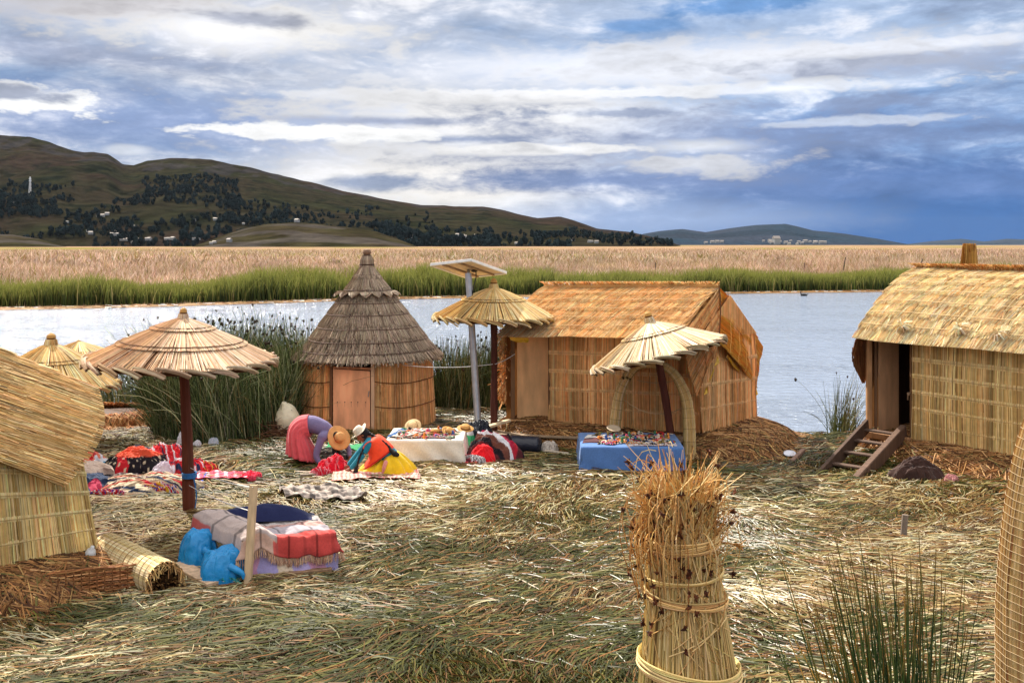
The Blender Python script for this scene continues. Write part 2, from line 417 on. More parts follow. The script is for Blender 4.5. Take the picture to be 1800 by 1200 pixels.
def build_water():
    m_ = bpy.data.materials.new('lake_water'); m_.use_nodes = True; nt = m_.node_tree; N = nt.nodes; L = nt.links
    b = N['Principled BSDF']; b.inputs['Base Color'].default_value = (.25, .30, .39, 1); b.inputs['Roughness'].default_value = .12
    b.inputs['IOR'].default_value = 1.33; b.inputs['Specular IOR Level'].default_value = .6
    tc = N.new('ShaderNodeTexCoord'); mp = N.new('ShaderNodeMapping'); mp.inputs['Scale'].default_value = (1.0, 2.2, 1); mp.inputs['Rotation'].default_value = (0, 0, .2)
    L.new(tc.outputs['Object'], mp.inputs[0])
    n1 = N.new('ShaderNodeTexNoise'); n1.inputs['Scale'].default_value = 1.6; n1.inputs['Detail'].default_value = 6; n1.inputs['Distortion'].default_value = .6
    n2 = N.new('ShaderNodeTexNoise'); n2.inputs['Scale'].default_value = .12; n2.inputs['Detail'].default_value = 3
    for q in (n1, n2): L.new(mp.outputs[0], q.inputs['Vector'])
    mr = N.new('ShaderNodeMapRange'); mr.inputs[1].default_value = .3; mr.inputs[2].default_value = .7; mr.inputs[3].default_value = .35; mr.inputs[4].default_value = 1.0
    L.new(n2.outputs[0], mr.inputs[0])
    bp = N.new('ShaderNodeBump'); bp.inputs['Distance'].default_value = .32; L.new(mr.outputs[0], bp.inputs['Strength']); L.new(n1.outputs[0], bp.inputs['Height'])
    L.new(bp.outputs[0], b.inputs['Normal'])
    mb = MB(); z = -.32
    mb.add([[-16000, -60, z], [16000, -60, z], [16000, 18000, z], [-16000, 18000, z]], np.array([[0, 1, 2, 3]]), A(.1, .1, .1))
    tag(mb.build('lake_water', m_), 'rippled pale lake channel', kind='structure')
build_water()
SX = [-90, -34, -25, -16, -11, -3, 10, 35, 60, 120]
SY = [52, 66.5, 70, 75.5, 79, 82, 86, 92, 97, 108]
def shore(x): return np.interp(x, SX, SY)+1.2*(fbm(np.asarray(x)*.25, 3.3)-.5)
def build_marsh():
    # marsh bed: one sheet from the far shore to the foot of the hills
    u = np.linspace(-1, 1, 220); d = np.concatenate([[0, .6, 1.5, 3, 6], np.geomspace(12, 6200, 46)])
    X = np.stack([u*(70+dd*.62+8) for dd in d], 1); Y = shore(np.clip(X[:, :1], -90, 120))+d[None]
    Z = np.interp(np.broadcast_to(d[None], X.shape), [0, 1.5, 6, 14, 60], [-.42, -.12, .0, .7, 1.2])+.22*(fbm(X*.05, Y*.03, 4)-.5)*np.minimum(d/20, 1)
    n = fbm(X*.02, Y*.008, 4)[..., None]; n2 = fbm(X*.012+5, Y*.006, 4)[..., None]
    c = np.array(lin(150, 124, 98))*(.6+.6*n); g = np.array(lin(120, 112, 62))
    c = c*(1-sstep(n2, .56, .68))+g*sstep(n2, .56, .68)
    mb = MB(); mb.grid(np.stack([X, Y, Z], -1), c)
    tag(mb.build('marsh_ground', 'soil', smooth=True), 'flat tan marsh reaching to the hills', kind='structure')
    # standing reeds: green belt along the shore, dry tan reeds behind
    def stand(name, n, d0, d1, h0, h1, pal, w, wid, label, pw=1., lean=.22, xlim=1, tip=None, bunch=0):
        dd = d0+(d1-d0)*rng.random(n)**pw; X = (rng.random(n)*2-1)*(52+dd*.56)*xlim
        if bunch: X = X+bunch*np.sin(X*1.7)*.3
        y = shore(X)+dd
        hh = (h0+(h1-h0)*rng.random(n))*(.62+.75*fbm(X*.07+8, y*.05, 3))*(.55+.9*fbm(X*.30, y*.25, 4)*(.6+.8*fbm(X*1.3, y*.9, 2)))
        base = np.interp(dd, [0, 6, 14, 60], [-.3, 0., .5, .9])
        t = np.linspace(0, 1, 4)[None]
        lx = lean*rng.standard_normal(n)[:, None]*hh[:, None]; ly = .5*lean*rng.standard_normal(n)[:, None]*hh[:, None]
        top = np.maximum(hh-base*.55, .5)[:, None]
        P = np.stack([X[:, None]+lx*t**1.8, y[:, None]+ly*t**1.8, base[:, None]*.7+top*t-.12*np.abs(lx)*t**2], -1)
        C = pick(n, pal, w, .2 if d0 < 1 else .1)*(.45+1.1*fbm(X*.3+5, y*.15, 4))[:, None]
        CC = np.repeat(C[:, None], 4, 1)
        if tip is not None: CC = CC*(1-t[..., None]**3)+np.array(tip)*t[..., None]**3
        rr = wid*(.6+.8*rng.random(n))[:, None]*np.array([1, 1, .8, .15])[None]
        mb = MB(); wd = nrm(np.stack([rng.standard_normal(n)*.5, -np.ones(n), np.zeros(n)], -1))
        mb.tubes(P, rr, CC, 2, wide=wd)
        tag(mb.build(name, 'green'), label, kind='stuff')
    gp = [lin(86, 96, 44), lin(58, 70, 32), lin(122, 118, 62), lin(38, 48, 26), lin(150, 134, 86)]
    stand('green_reed_belt', 70000, .3, 9, .8, 1.85, gp, [4, 4, 2, 3, .8], .028, 'green reeds in a belt along the far shore', .8, tip=lin(150, 150, 74))
    tp = [lin(192, 164, 142), lin(170, 142, 120), lin(208, 184, 164), lin(150, 124, 84), lin(136, 128, 70)]
    stand('dry_reed_marsh', 60000, 6, 70, 1.45, 1.95, tp, [4, 4, 3, 2, 1], .035, 'dry tan reeds filling the marsh', 1.5)
    stand('far_dry_reed_marsh', 36000, 60, 420, 1.6, 1.95, tp, [4, 4, 3, 1.5, 1], .11, 'farther dry tan reeds of the marsh', 1.6)
    # bleached debris along the shore
    n = 2600; X = (rng.random(n)*2-1)*60; y = shore(X)-.2+1.1*rng.random(n)-1.0*rng.random(n)*(X < 0)
    Ln = .25+.5*rng.random(n); a = rng.standard_normal(n)*.5
    t = np.linspace(-.5, .5, 3)[None]
    P = np.stack([X[:, None]+np.cos(a)[:, None]*Ln[:, None]*t, y[:, None]+np.sin(a)[:, None]*Ln[:, None]*t, -.30+.09*rng.random(n)[:, None]+0*t], -1)
    mb = MB(); mb.tubes(P, .03+.02*rng.random(n), pick(n, [lin(200, 160, 110), lin(235, 230, 220), lin(150, 105, 60)], [4, 1.3, 3]), 3)
    xs = np.linspace(-62, 62, 260); ys = np.linspace(-1.25, .6, 5)
    X2, D2 = np.meshgrid(xs, ys, indexing='ij'); wd = np.where(X2 < 2, 1., .55)
    mb.grid(np.stack([X2, shore(X2)+D2*wd+.3*(fbm(X2*.8, D2, 2)-.5), -.31+.05*np.sin((D2+1.25)/1.85*np.pi)+.03*fbm(X2*3, D2*3, 2)], -1), A(*lin(168, 128, 84)))
    tag(mb.build('shore_debris', 'straw'), 'bleached floating reed litter along the far shore', kind='stuff')
build_marsh()

# ---------------------------------------------------------------- hills
def hill(name, sky, Yb, Yr, Yk, colf, label, rough=.10, nx=260, nt=80, pw=.85, x0=None, x1=None):
    px = np.linspace(x0 if x0 is not None else sky[0][0], x1 if x1 is not None else sky[-1][0], nx)
    py = np.interp(px, [a for a, _ in sky], [b for _, b in sky]); H = (HY-py+3.0)/F*Yr
    t = np.linspace(-.05, 1.6, nt); PX, T = np.meshgrid(px, t, indexing='ij')
    Y = np.where(T <= 1, Yb+(Yr-Yb)*T, Yr+(Yk-Yr)*(T-1)/.6); X = (PX-900)/F*np.where(T <= 1, Y, Y)
    s = np.where(T <= 1, np.clip(T, 0, 1)**pw, np.clip(1-(T-1)/.6, 0, 1)**1.3)
    k = (Yr-Yb)
    gul = np.abs(fbm(X/k*3.2+3, Y/k*1.3+1, 5)-.5)*2
    Z = H[:, None]*s*(1-rough*3.0*(gul)*np.sin(np.pi*np.clip(T, 0, 1))**.8)-3.*(T < 0)
    Z = Z+H[:, None]*rough*.35*(fbm(X/k*14, Y/k*14, 4)-.5)*np.clip(T*6, 0, 1)
    mb = MB(); mb.grid(np.stack([X, Y, Z], -1), colf(X, Y, Z, T, PX))
    o = mb.build(name, 'hill', smooth=True); tag(o, label, kind='structure')
    return lambda pxx, tt: surf(px, t, X, Y, Z, pxx, tt)
def surf(px, t, X, Y, Z, a, b):
    i = int(np.clip(np.searchsorted(px, a), 1, len(px)-1)); j = int(np.clip(np.searchsorted(t, b), 1, len(t)-1))
    return np.array([X[i, j], Y[i, j], Z[i, j]])
SK = [(-500, 232), (-100, 233), (0, 237), (50, 240), (80, 248), (120, 262), (150, 268), (165, 268), (190, 272), (215, 288), (235, 289), (260, 281), (300, 278), (370, 281), (410, 289), (440, 294), (500, 310), (550, 322), (600, 336), (650, 345), (700, 355), (740, 361), (780, 361), (800, 363), (850, 363), (880, 368), (915, 377), (945, 383), (985, 381), (1010, 388), (1050, 402), (1110, 408), (1160, 420), (1200, 433), (1230, 436)]
def c_main(X, Y, Z, T, PX):
    n = fbm(X/160, Y/160, 5)[..., None]; n2 = fbm(X/420+9, Y/300, 4)[..., None]; n3 = fbm(X/35, Y/60, 4)[..., None]
    g = np.array(lin(74, 84, 48)); b = np.array(lin(104, 84, 66)); d = np.array(lin(40, 52, 36)); y = np.array(lin(120, 112, 72))
    c = g*(1-n)+b*n; c = c*(1-sstep(n2, .46, .6))+b*sstep(n2, .46, .6)
    c = c*(1-.7*sstep(n3, .56, .66))+d*.7*sstep(n3, .56, .66)
    ter = (np.sin(Z[..., None]/9*2*np.pi+n*6) > .75)*sstep(fbm(X/260+2, Y/260, 3)[..., None], .45, .55)
    c = c*(1-.35*ter)+y*.35*ter
    rock = np.array(lin(120, 110, 104)); rk = ((T > .82) & (T < 1.02))[..., None]*sstep(n3, .5, .58)*.6
    return (c*(1-rk)+rock*rk)*A(.185, .195, .235)  # scaled dark and bluish: cloud shadow and haze put into the colour
H1 = hill('hills', SK, 1500, 2700, 3500, c_main, 'long dark hill range beyond the marsh', .13, 420, 130)
KN = [(300, 438), (340, 431), (370, 420), (400, 408), (435, 398), (470, 391), (520, 388), (560, 391), (600, 396), (660, 404), (700, 418), (730, 430), (760, 438)]
def c_kn(X, Y, Z, T, PX):
    n = fbm(X/40, Y/40, 4)[..., None]; n2 = fbm(X/120+3, Y/60, 3)[..., None]
    c = np.array(lin(96, 96, 58))*(1-n)+np.array(lin(120, 104, 84))*n
    r = sstep(n2, .5, .6); return (c*(1-.6*r)+np.array(lin(150, 140, 136))*.6*r)*A(.20, .20, .20)
H2 = hill('knoll', KN, 1180, 1400, 1600, c_kn, 'low rocky knoll in front of the dark hills', .10, 160, 60)
K2 = [(-400, 400), (-60, 408), (20, 410), (70, 418), (110, 430), (150, 438)]
hill('foothill', K2, 1150, 1380, 1600, c_kn, 'low rocky foothill at the far left of the marsh', .14, 120, 50)
FR = [(1080, 436), (1130, 413), (1160, 408), (1200, 404), (1240, 410), (1290, 402), (1330, 397), (1380, 395), (1400, 399), (1430, 407), (1480, 412), (1540, 421), (1600, 432), (1640, 437)]
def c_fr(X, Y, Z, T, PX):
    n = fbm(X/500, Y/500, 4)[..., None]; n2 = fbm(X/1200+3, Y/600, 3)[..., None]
    c = np.array(lin(36, 72, 92))*(1-n)+np.array(lin(84, 84, 100))*n  # blue of the distance haze put into the hill colour
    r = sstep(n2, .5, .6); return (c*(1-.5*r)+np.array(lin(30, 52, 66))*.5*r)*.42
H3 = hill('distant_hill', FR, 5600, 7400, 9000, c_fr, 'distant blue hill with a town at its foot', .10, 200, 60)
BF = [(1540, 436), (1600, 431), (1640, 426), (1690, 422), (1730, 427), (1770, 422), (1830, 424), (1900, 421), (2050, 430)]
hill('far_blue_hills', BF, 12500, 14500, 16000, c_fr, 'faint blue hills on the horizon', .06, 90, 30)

def build_woods():
    def tree_mass(name, spots, size, label, col=lin(28, 38, 40)):
        mb = MB()
        for p in spots:
            h = size*(.6+.8*random.random())
            for _ in range(5):
                q = p+A((random.random()-.5)*h*.55, (random.random()-.5)*h*.5, h*(.3+.55*random.random()))
                mb.ball(q, A(.24, .24, .32)*h*(.6+.6*random.random()), np.array(col)*(.6+.9*random.random()), 6, 5, .25)
            mb.tubes(np.array([[p-A(0, 0, 1), p+A(0, 0, h*.5)]]), h*.03, A(.05, .04, .03), 4)
        tag(mb.build(name, 'hill'), label, kind='stuff')
    sp = []
    def scat(n, pa, pb, ta, tb, H=H1, th=.5, sc=60):
        k = 0
        while k < n:
            a = random.uniform(pa, pb); t = random.uniform(ta, tb); p = H(a, t)
            if fbm(p[0]/sc+3, p[1]/sc, 3) > th-.1*random.random(): sp.append(p)
            k += 1
    scat(420, -20, 130, .02, .42, th=.5); scat(800, 0, 460, .01, .22, th=.54); scat(500, 390, 760, .05, .4, th=.52)
    scat(420, 250, 420, .25, .62, th=.5, sc=90); scat(700, 640, 1010, .02, .22, th=.5); scat(250, 990, 1180, .03, .5, th=.54)
    scat(60, 640, 760, .2, .6, th=.5); scat(40, 200, 260, .3, .42, th=.4)
    tree_mass('hillside_woods', sp, 8.5, 'dark scattered woods on the hillside')
    sp2 = []; sp.clear(); scat(120, 690, 1000, -.04, .03, th=.4); scat(60, 0, 350, -.03, .03, th=.5)
    tree_mass('foot_woods', list(sp), 11, 'dark trees along the foot of the hills')
    # houses, one object each, sharing a mesh
    hm = MB(); w, d, h = 9, 7, 4
    wc = A(.30, .30, .30)
    hm.hexa([[-w/2, -d/2, -2], [w/2, -d/2, -2], [w/2, d/2, -2], [-w/2, d/2, -2], [-w/2, -d/2, h], [w/2, -d/2, h], [w/2, d/2, h], [-w/2, d/2, h]], wc)
    rm = MB(); rm.add([[-w/2-.4, -d/2-.5, h-.1], [w/2+.4, -d/2-.5, h-.1], [w/2+.4, d/2+.5, h-.1], [-w/2-.4, d/2+.5, h-.1], [-w/2-.4, 0, h+2], [w/2+.4, 0, h+2]],
                      [np.array([[0, 1, 5, 4], [2, 3, 4, 5]]), np.array([[1, 2, 5], [3, 0, 4]])], A(*lin(150, 140, 132)))
    r0 = thing('hillside_house', 'tiny pale house at the foot of the dark hillside', 'house', (0, 0, 0), 'tiny houses on the hillside')
    hm.build('wall', 'matte', r0); rm.build('roof', 'matte', r0)
    spots = [(H1, 170, .16), (H1, 178, .165), (H1, 186, .17), (H1, 117, .11), (H1, 236, .10), (H1, 22, .19), (H1, 156, .06), (H1, 160, .05), (H1, 195, .045), (H1, 198, .06),
             (H1, 205, .04), (H1, 212, .02), (H1, 218, .015), (H1, 226, .02), (H1, 232, .012), (H1, 247, .02), (H1, 256, .02), (H1, 262, .025), (H1, 290, .02), (H1, 296, .025), (H1, 303, .02),
             (H1, 340, .015), (H1, 350, .02), (H1, 378, .15), (H1, 340, .13), (H1, 428, .12), (H1, 403, .09), (H1, 725, .10), (H1, 800, .10), (H1, 804, .12), (H1, 810, .115), (H1, 816, .10), (H1, 835, .11),
             (H1, 838, .10), (H1, 1003, .10), (H1, 1034, .09), (H1, 1040, .10), (H1, 1048, .09), (H2, 372, .3), (H2, 378, .35), (H2, 402, .3), (H2, 520, .97), (H1, 906, .02), (H1, 914, .015), (H1, 765, .02)]
    for i, (H, a, t) in enumerate(spots):
        o = r0 if i == 0 else r0.copy()
        if i:
            COL.objects.link(o)
            for ch in list(r0.children):
                c = ch.copy(); COL.objects.link(c); c.parent = o
        o.location = H(a, t)+A(0, -3, 1); o.rotation_euler.z = random.uniform(-.6, .6); s = random.uniform(.4, .7); o.scale = (s*1.1, s, s)
        if H is H2: o['label'] = 'small hut on the low rocky knoll' if a != 520 else 'lone stone hut on the top of the rocky knoll'
        elif a > 700: o['label'] = 'tiny pale house among trees below the low end of the hill'
    # town under the distant hill
    t0 = None
    for i in range(26):
        a = random.uniform(1340, 1450) if i > 3 else 1240+i*9
        if t0 is None:
            t0 = r0.copy(); COL.objects.link(t0); o = t0
        else: o = r0.copy(); COL.objects.link(o)
        for ch in list(r0.children):
            c = ch.copy(); COL.objects.link(c); c.parent = o
        o.location = H3(a, random.uniform(.0, .09))+A(0, -5, 4); s = random.uniform(1.2, 2.2); o.scale = (s*1.2, s, s)
        o['label'] = 'speck of a house in the town under the distant hill'; o['group'] = 'houses of the distant town'
    o = r0.copy(); COL.objects.link(o)
    for ch in list(r0.children):
        c = ch.copy(); COL.objects.link(c); c.parent = o
    o.location = H3(1364, .03)+A(0, -5, 3); o.scale = (4, 4, 7); o['label'] = 'large white building standing out of the distant town'; del o['group']; o['category'] = 'building'; o.name = 'white_building'
    # mast
    p = H1(51, .27); mb = MB()
    for q in ((-2, -2), (2, -2), (0, 2)): mb.bar(p+A(q[0], q[1], -2), p+A(q[0]*.2, q[1]*.2, 34), 1.3, 1.3, (.75, .72, .7))
    for z in (6, 13, 20, 27): mb.bar(p+A(-2, 0, z), p+A(2, 0, z), 1, 1, (.75, .72, .7))
    for z in (30, 26): mb.ball(p+A(0, -1, z), (2, 2, 2), (.8, .8, .8))
    tag(mb.build('radio_mast', 'matte', origin=p), 'thin white radio mast on the left hillside', 'mast')
build_woods()
# ================================================================ reeds standing in the water
def reed_stand(name, reg, n, hm, pal, w, r, label, seeds=0, lean=.16, z0=-.35, kind='stuff', cat=None, cl=.0, arch=.6):
    x = reg[0]+(reg[1]-reg[0])*rng.random(n*3); y = reg[2]+(reg[3]-reg[2])*rng.random(n*3)
    k = rng.random(n*3) < sstep(y-edge(x), -.15, .35)*(.25+1.2*fbm(x*1.1, y*1.1, 2)); x = x[k][:n]; y = y[k][:n]; n = len(x)
    h = hm*(.45+.65*rng.random(n)**1.3)*(.68+.6*fbm(x*.9+3, y*.9, 3)); K = 7; t = np.linspace(0, 1, K)[None]
    a = rng.random(n)*2*np.pi; l = h*lean*(.3+1.6*rng.random(n)**2.2)
    a = a*.55+fbm(x*.8, y*.8, 2)*6
    dx = (np.cos(a)*l)[:, None]*t**1.7; dy = (np.sin(a)*l)[:, None]*t**1.7
    bend = (rng.random(n)**3*arch)[:, None]
    P = np.stack([x[:, None]+dx*(1+bend*2), y[:, None]+dy*(1+bend*2), z0+h[:, None]*(t-bend*.5*t**3)], -1)
    C = pick(n, pal, w, .2)
    mb = MB(); mb.tubes(P, (r*(.6+.8*rng.random(n)))[:, None]*np.linspace(1, .3, K)[None], C, 3)
    if seeds:
        i = rng.choice(n, seeds, replace=False, p=(h**4)/np.sum(h**4))
        for q in i: mb.ball(P[q, -1]-A(0, 0, .02), A(.028, .028, .035)*(.6+.7*random.random()), A(.05, .035, .02), 5, 4, .3)
    o = mb.build(name, 'green', origin=(float(np.mean(x)), float(np.mean(y)), 0))
    if kind: tag(o, label, kind=kind)
    else: tag(o, label, cat)
    return o
GP = [lin(108, 120, 74), lin(76, 90, 54), lin(140, 148, 104), lin(184, 182, 144), lin(56, 66, 44), lin(164, 134, 84)]
reed_stand('reeds_by_round_hut', (-8.4, -2.6, 19.6, 24.6), 15000, 2.35, GP, [4, 4, 3, 1.6, 2, .5], .0095, 'tall dark green reeds behind the round hut', seeds=420, lean=.27)
reed_stand('reeds_between_huts', (-1.9, .3, 22.2, 25.0), 5200, 2.2, GP, [4, 4, 3, 2, 2, .8], .0095, 'tall reeds between the round hut and the long hut', seeds=130, lean=.2)
reed_stand('reeds_at_water_edge', (-13.5, -8.2, 22.8, 24.6), 2200, 1.7, GP, [4, 4, 3, 2, 2, .5], .009, 'thin reeds at the left water edge', seeds=90, lean=.22)
reed_stand('reeds_by_long_hut', (6.9, 7.5, 21.2, 21.9), 170, 1.45, GP, [4, 2, 4, 3, 1, 1], .009, 'sparse reeds at the corner of the right hut', seeds=6, lean=.25)

# ================================================================ mounds of dry reeds under the huts
def mound(name, c, u, hl, hw, h, label, n=5000, pal=None, w=None, Ls=.55, pw=3.):
    u = nrm(np.array([u[0], u[1], 0.])); v = np.array([-u[1], u[0], 0.]); c = np.asarray(c, float)
    pal = pal or [lin(170, 122, 74), lin(134, 92, 56), lin(204, 160, 106), lin(90, 60, 40), lin(116, 110, 62)]; w = w or [4, 4, 2.8, 2.3, .6]
    hf = lambda a, b: np.clip(1-np.abs(a)**pw-np.abs(b)**pw, 0, 1)**.42
    def S(a, b): return c+u*(a*hl)[..., None]+v*(b*hw)[..., None]+A(0, 0, 1)*(h*hf(a, b)*(1-.12*fbm(a*4, b*4, 2))-.05)[..., None]
    ga, gb = np.meshgrid(np.linspace(-1, 1, 48), np.linspace(-1, 1, 34), indexing='ij')
    rr = np.maximum(np.abs(ga), np.abs(gb)); L2 = (np.abs(ga)**pw+np.abs(gb)**pw)**(1/pw)+1e-6
    ga2 = ga*rr/L2; gb2 = gb*rr/L2
    mb = MB(); mb.grid(S(ga2, gb2), A(*lin(84, 54, 34)))
    th = rng.random(n)*2*np.pi; ca, sa = np.cos(th), np.sin(th); k = (np.abs(ca)**pw+np.abs(sa)**pw)**(-1/pw)
    r0 = .62+.40*rng.random(n)**.6
    K = 5; t = np.linspace(0, 1, K)[None]
    rad = r0[:, None]+(Ls/min(hl, hw))*(.35+.65*rng.random(n))[:, None]*t*.62
    an = th[:, None]+(.42*rng.standard_normal(n))[:, None]*t*.5
    k2 = (np.abs(np.cos(an))**pw+np.abs(np.sin(an))**pw)**(-1/pw)
    aa = np.cos(an)*k2*rad; bb = np.sin(an)*k2*rad
    P = S(np.clip(aa, -1.05, 1.05), np.clip(bb, -1.05, 1.05))
    P = c+u*(aa*hl)[..., None]+v*(bb*hw)[..., None]; z = h*hf(aa, bb)
    z = np.maximum(z, 0)+(.02+.06*rng.random(n))[:, None]*(1-.2*t); z = np.maximum(z, h*(1-t**2)*hf(aa[:, :1], bb[:, :1])*.75)
    P[..., 2] = c[2]+z
    mb.tubes(P, (.006+.006*rng.random(n))[:, None]*np.linspace(1, .7, K)[None], pick(n, pal, w, .2), 3)
    o = mb.build(name, 'straw', origin=c); tag(o, label, 'reed mound'); return o

# ================================================================ centre hut
def hut_mat(parent, name, S, rows, per, pal, w, m_='straw', seams=True, scol=lin(216, 172, 122), sr=.007, **kw):
    mb = MB()
    if name == 'wall':
        k2 = dict(kw); k2.update(K=9, over=0, tj=.0, sj=.004, end_r=1., cj=.45)
        thatch(mb, S, 1, per*2, pal, w, **k2)
        k2.update(K=3, over=.12, tj=.03, sj=.004, cj=.25); k2['lift'] = kw['lift']*1.3; k2['backoff'] = .03
        thatch(mb, lambda s_, t_: S(s_, 1-.9/rows+np.asarray(t_)*.9/rows), 1, per//2, pal, w, **k2)
        lt = np.clip(np.array(pal[2])*1.0, 0, .95)
        for i in range(1, rows):
            n = 110; s = rng.random(per)
            P = np.stack([S(s, np.full(per, i/rows+d)) for d in (-.016, .003, .030)], 1); s3 = np.full(per, i/rows)
            nn = nrm(np.cross(S(s+.002, s3)-S(s-.002, s3), S(s, s3+.002)-S(s, s3-.002))); nn = nn*facing(S(s, s3)[per//3], nn[per//3])
            mb.tubes(P+nn[:, None]*(kw['lift']+np.array([.0, .007, .0])[None, :, None]+.002*rng.random((per, 1, 1))), .007, pick(per, [lt, pal[0]], [2, 1], .08), 3)
    else: thatch(mb, S, rows, per, pal, w, **kw)
    if seams:
        for i in range(1, rows): seam(mb, S, i/rows+.01, scol, sr, out=kw.get('out', 1.), off=kw.get('lift', .035)*1.0+.008)
    return mb.build(name, m_, parent)
def centre_hut():
    FL, FR, BR = W(890, 742, 21.0), W(1228, 757, 18.7), W(1327, 740, 21.0); BL = FL+BR-FR
    FLt, FRt, BRt, BLt = [p+A(0, 0, q) for p, q in ((FL, 1.9), (FR, 1.75), (BR, 1.85), (BL, 1.9))]
    T_ = thing('reed_hut', 'long golden reed hut with a plywood doorway, across the water edge between the parasols', 'hut', (FL+BR)/2*A(1, 1, 0), None)
    u = nrm((FR-FL)*A(1, 1, 0)); v = nrm((BR-FR)*A(1, 1, 0))
    global REF; REF = (FL+BR)/2+A(0, 0, .9)
    # front wall mat to the right of the doorway
    s0 = .245
    mix_ = lambda a, b, s: a*(1-s)+b*s
    kw = dict(lift=.022, r=.0085, cj=.22, cs=30, back=lin(190, 138, 84), over=.3)
    W0 = bil(mix_(FLt, FRt, s0), FRt, mix_(FL, FR, s0), FR+A(.03, -.02, -.02), 0, .06)
    hut_mat(T_, 'wall', W0, 5, 420, WALLC, GOLDW, out=1., **kw)
    Wg = bil(FRt, BRt, FR+A(.03, -.02, -.02), BR, 0, .06)
    mid = (FRt+BRt)/2
    hut_mat(T_, 'wall', Wg, 4, 330, WALLC, GOLDW, out=1., **kw)
    # gable triangle, back and left walls
    mb = MB(); top = mid+A(0, 0, .82)
    n = 420; s = rng.random(n); b0 = mix_(FRt[None], BRt[None], s[:, None])+u*.02; hh = (1-np.abs(s-.5)*2)*.8
    K = 3; t = np.linspace(0, 1, K)[None]
    mb.add([FRt, BRt, top], np.array([[0, 1, 2]]), A(*lin(150, 100, 56)))
    P = b0[:, None]+A(0, 0, 1)*(hh[:, None]*t)[..., None]+u*.015
    mb.tubes(P, .009, pick(n, WALLC, GOLDW), 3)
    mb.build('gable', 'straw', T_)
    mb = MB(); mb.grid(bil(BLt, FLt, BL, FL)(*np.meshgrid(np.linspace(0, 1, 6), np.linspace(0, 1, 4), indexing='ij')), A(*lin(160, 108, 60)))
    mb.grid(bil(BRt, BLt, BR, BL)(*np.meshgrid(np.linspace(0, 1, 6), np.linspace(0, 1, 4), indexing='ij')), A(*lin(160, 108, 60)))
    mb.build('wall', 'straw', T_)
    mb = MB(); fz = A(0, 0, .03)
    mb.hexa([FL-fz*3, FR-fz*3, BR-fz*3, BL-fz*3, FL-fz, FR-fz, BR-fz, BL-fz], A(*lin(120, 90, 60))); mb.build('floor_deck', 'wood', T_)
    # doorway: posts, inner plywood partition, dark sheet added behind the open slot, sill
    d = FR-FL
    def at(s, z, o=0.): return FL+d*s+A(0, 0, z)-v*o
    wood = lin(150, 112, 74)
    mb = MB(); mb.bar(at(.035, -.02, -.02), at(.035, 1.78, -.02), .07, .09, lin(120, 88, 60)); mb.build('door_post', 'wood', T_)
    mb = MB(); mb.bar(at(.245, -.02, .0), at(.245, 1.78, .0), .05, .05, lin(96, 62, 40)); mb.build('door_post', 'wood', T_)
    mb = MB(); mb.bar(at(.0, .02, .06), at(.25, .04, .06), .10, .10, lin(196, 152, 104)); mb.build('door_sill', 'wood', T_)
    mb = MB(); a, b = at(.05, .03, -.08), at(.205, .03, -.42)
    mb.hexa([a, b, b+v*.02, a+v*.02, a+A(0, 0, 1.76), b+A(0, 0, 1.76), b+v*.02+A(0, 0, 1.76), a+v*.02+A(0, 0, 1.76)], A(*lin(226, 176, 124))); mb.build('plywood_panel', 'ply', T_)
    mb = MB(); a, b = at(.205, .0, -.9), at(.26, .0, -.9); mb.hexa([at(.18, 0, -.95), at(.3, 0, -.95), at(.3, 0, -1), at(.18, 0, -1), at(.18, 1.8, -.95), at(.3, 1.8, -.95), at(.3, 1.8, -1), at(.18, 1.8, -1)], A(*lin(96, 70, 48))); mb.build('added_dark_sheet', 'ply', T_)
    mb = MB(); mb.bar(at(.01, 1.84, .02), at(.99, 1.84, .02), .05, .09, lin(140, 100, 60)); mb.build('top_plate', 'wood', T_)
    mb = MB()
    for i in range(5): mb.bar(at(-.10+.012*i, -.13, .22+.13*i), at(.99, -.10, .2+.13*i), .115, .035, np.array(lin(150, 128, 104))*(.8+.3*random.random()))
    mb.build('step_board', 'wood', T_)
    # roof
    RL, RR = W(957, 504, 22.2), W(1264, 505, 19.85)
    EL, ER = W(880, 590, 20.55), W(1196, 592, 18.55)
    Tp, Lp, Rp, R2 = W(1263, 603, 18.95), W(1222, 692, 18.35), W(1326, 681, 21.15), W(1335, 606, 21.5)
    BEl = BL-u*.2+v*.35+A(0, 0, 2.0)
    rk = dict(lift=.032, r=.0085, cj=.22, cs=40, back=lin(206, 158, 100), over=.45)
    hut_mat(T_, 'roof_thatch', bil(RL, RR, EL, ER, .05, .06), 6, 950, GOLD, GOLDW, out=1., skew=-.16, grid=(40, 14), scol=lin(206, 168, 116), **rk)
    hut_mat(T_, 'roof_thatch', bil(RR, RL, R2, BEl, .05, .05), 5, 300, GOLD, GOLDW, out=1., **rk)
    hut_mat(T_, 'hood_mat', bil(RR, Tp, ER, Lp, .03, .05), 4, 330, [np.array(c)*A(1, .9, .8) for c in GOLD], GOLDW, out=1., seams=False, skew=.10, grid=(20, 14), m_='thin', **rk)
    hut_mat(T_, 'hood_mat', bil(Tp, RR, Rp, R2, .05, .05), 5, 320, [np.clip(np.array(c)*A(1.2, .84, .42), 0, .95) for c in GOLD], GOLDW, out=1., scol=lin(236, 180, 100), skew=.0, grid=(20, 14), **rk)  # brighter orange palette paints in sunlight glowing through the mat
    mb = MB()
    P, r_ = smooth_path([RR+A(0, 0, .04), RR*.6+Tp*.4+A(.02, -.06, .05), Tp+A(0, -.04, 0)], [.011, .012, .011], 8); mb.tubes(P[None], r_[None], A(*lin(96, 56, 28)), 6)
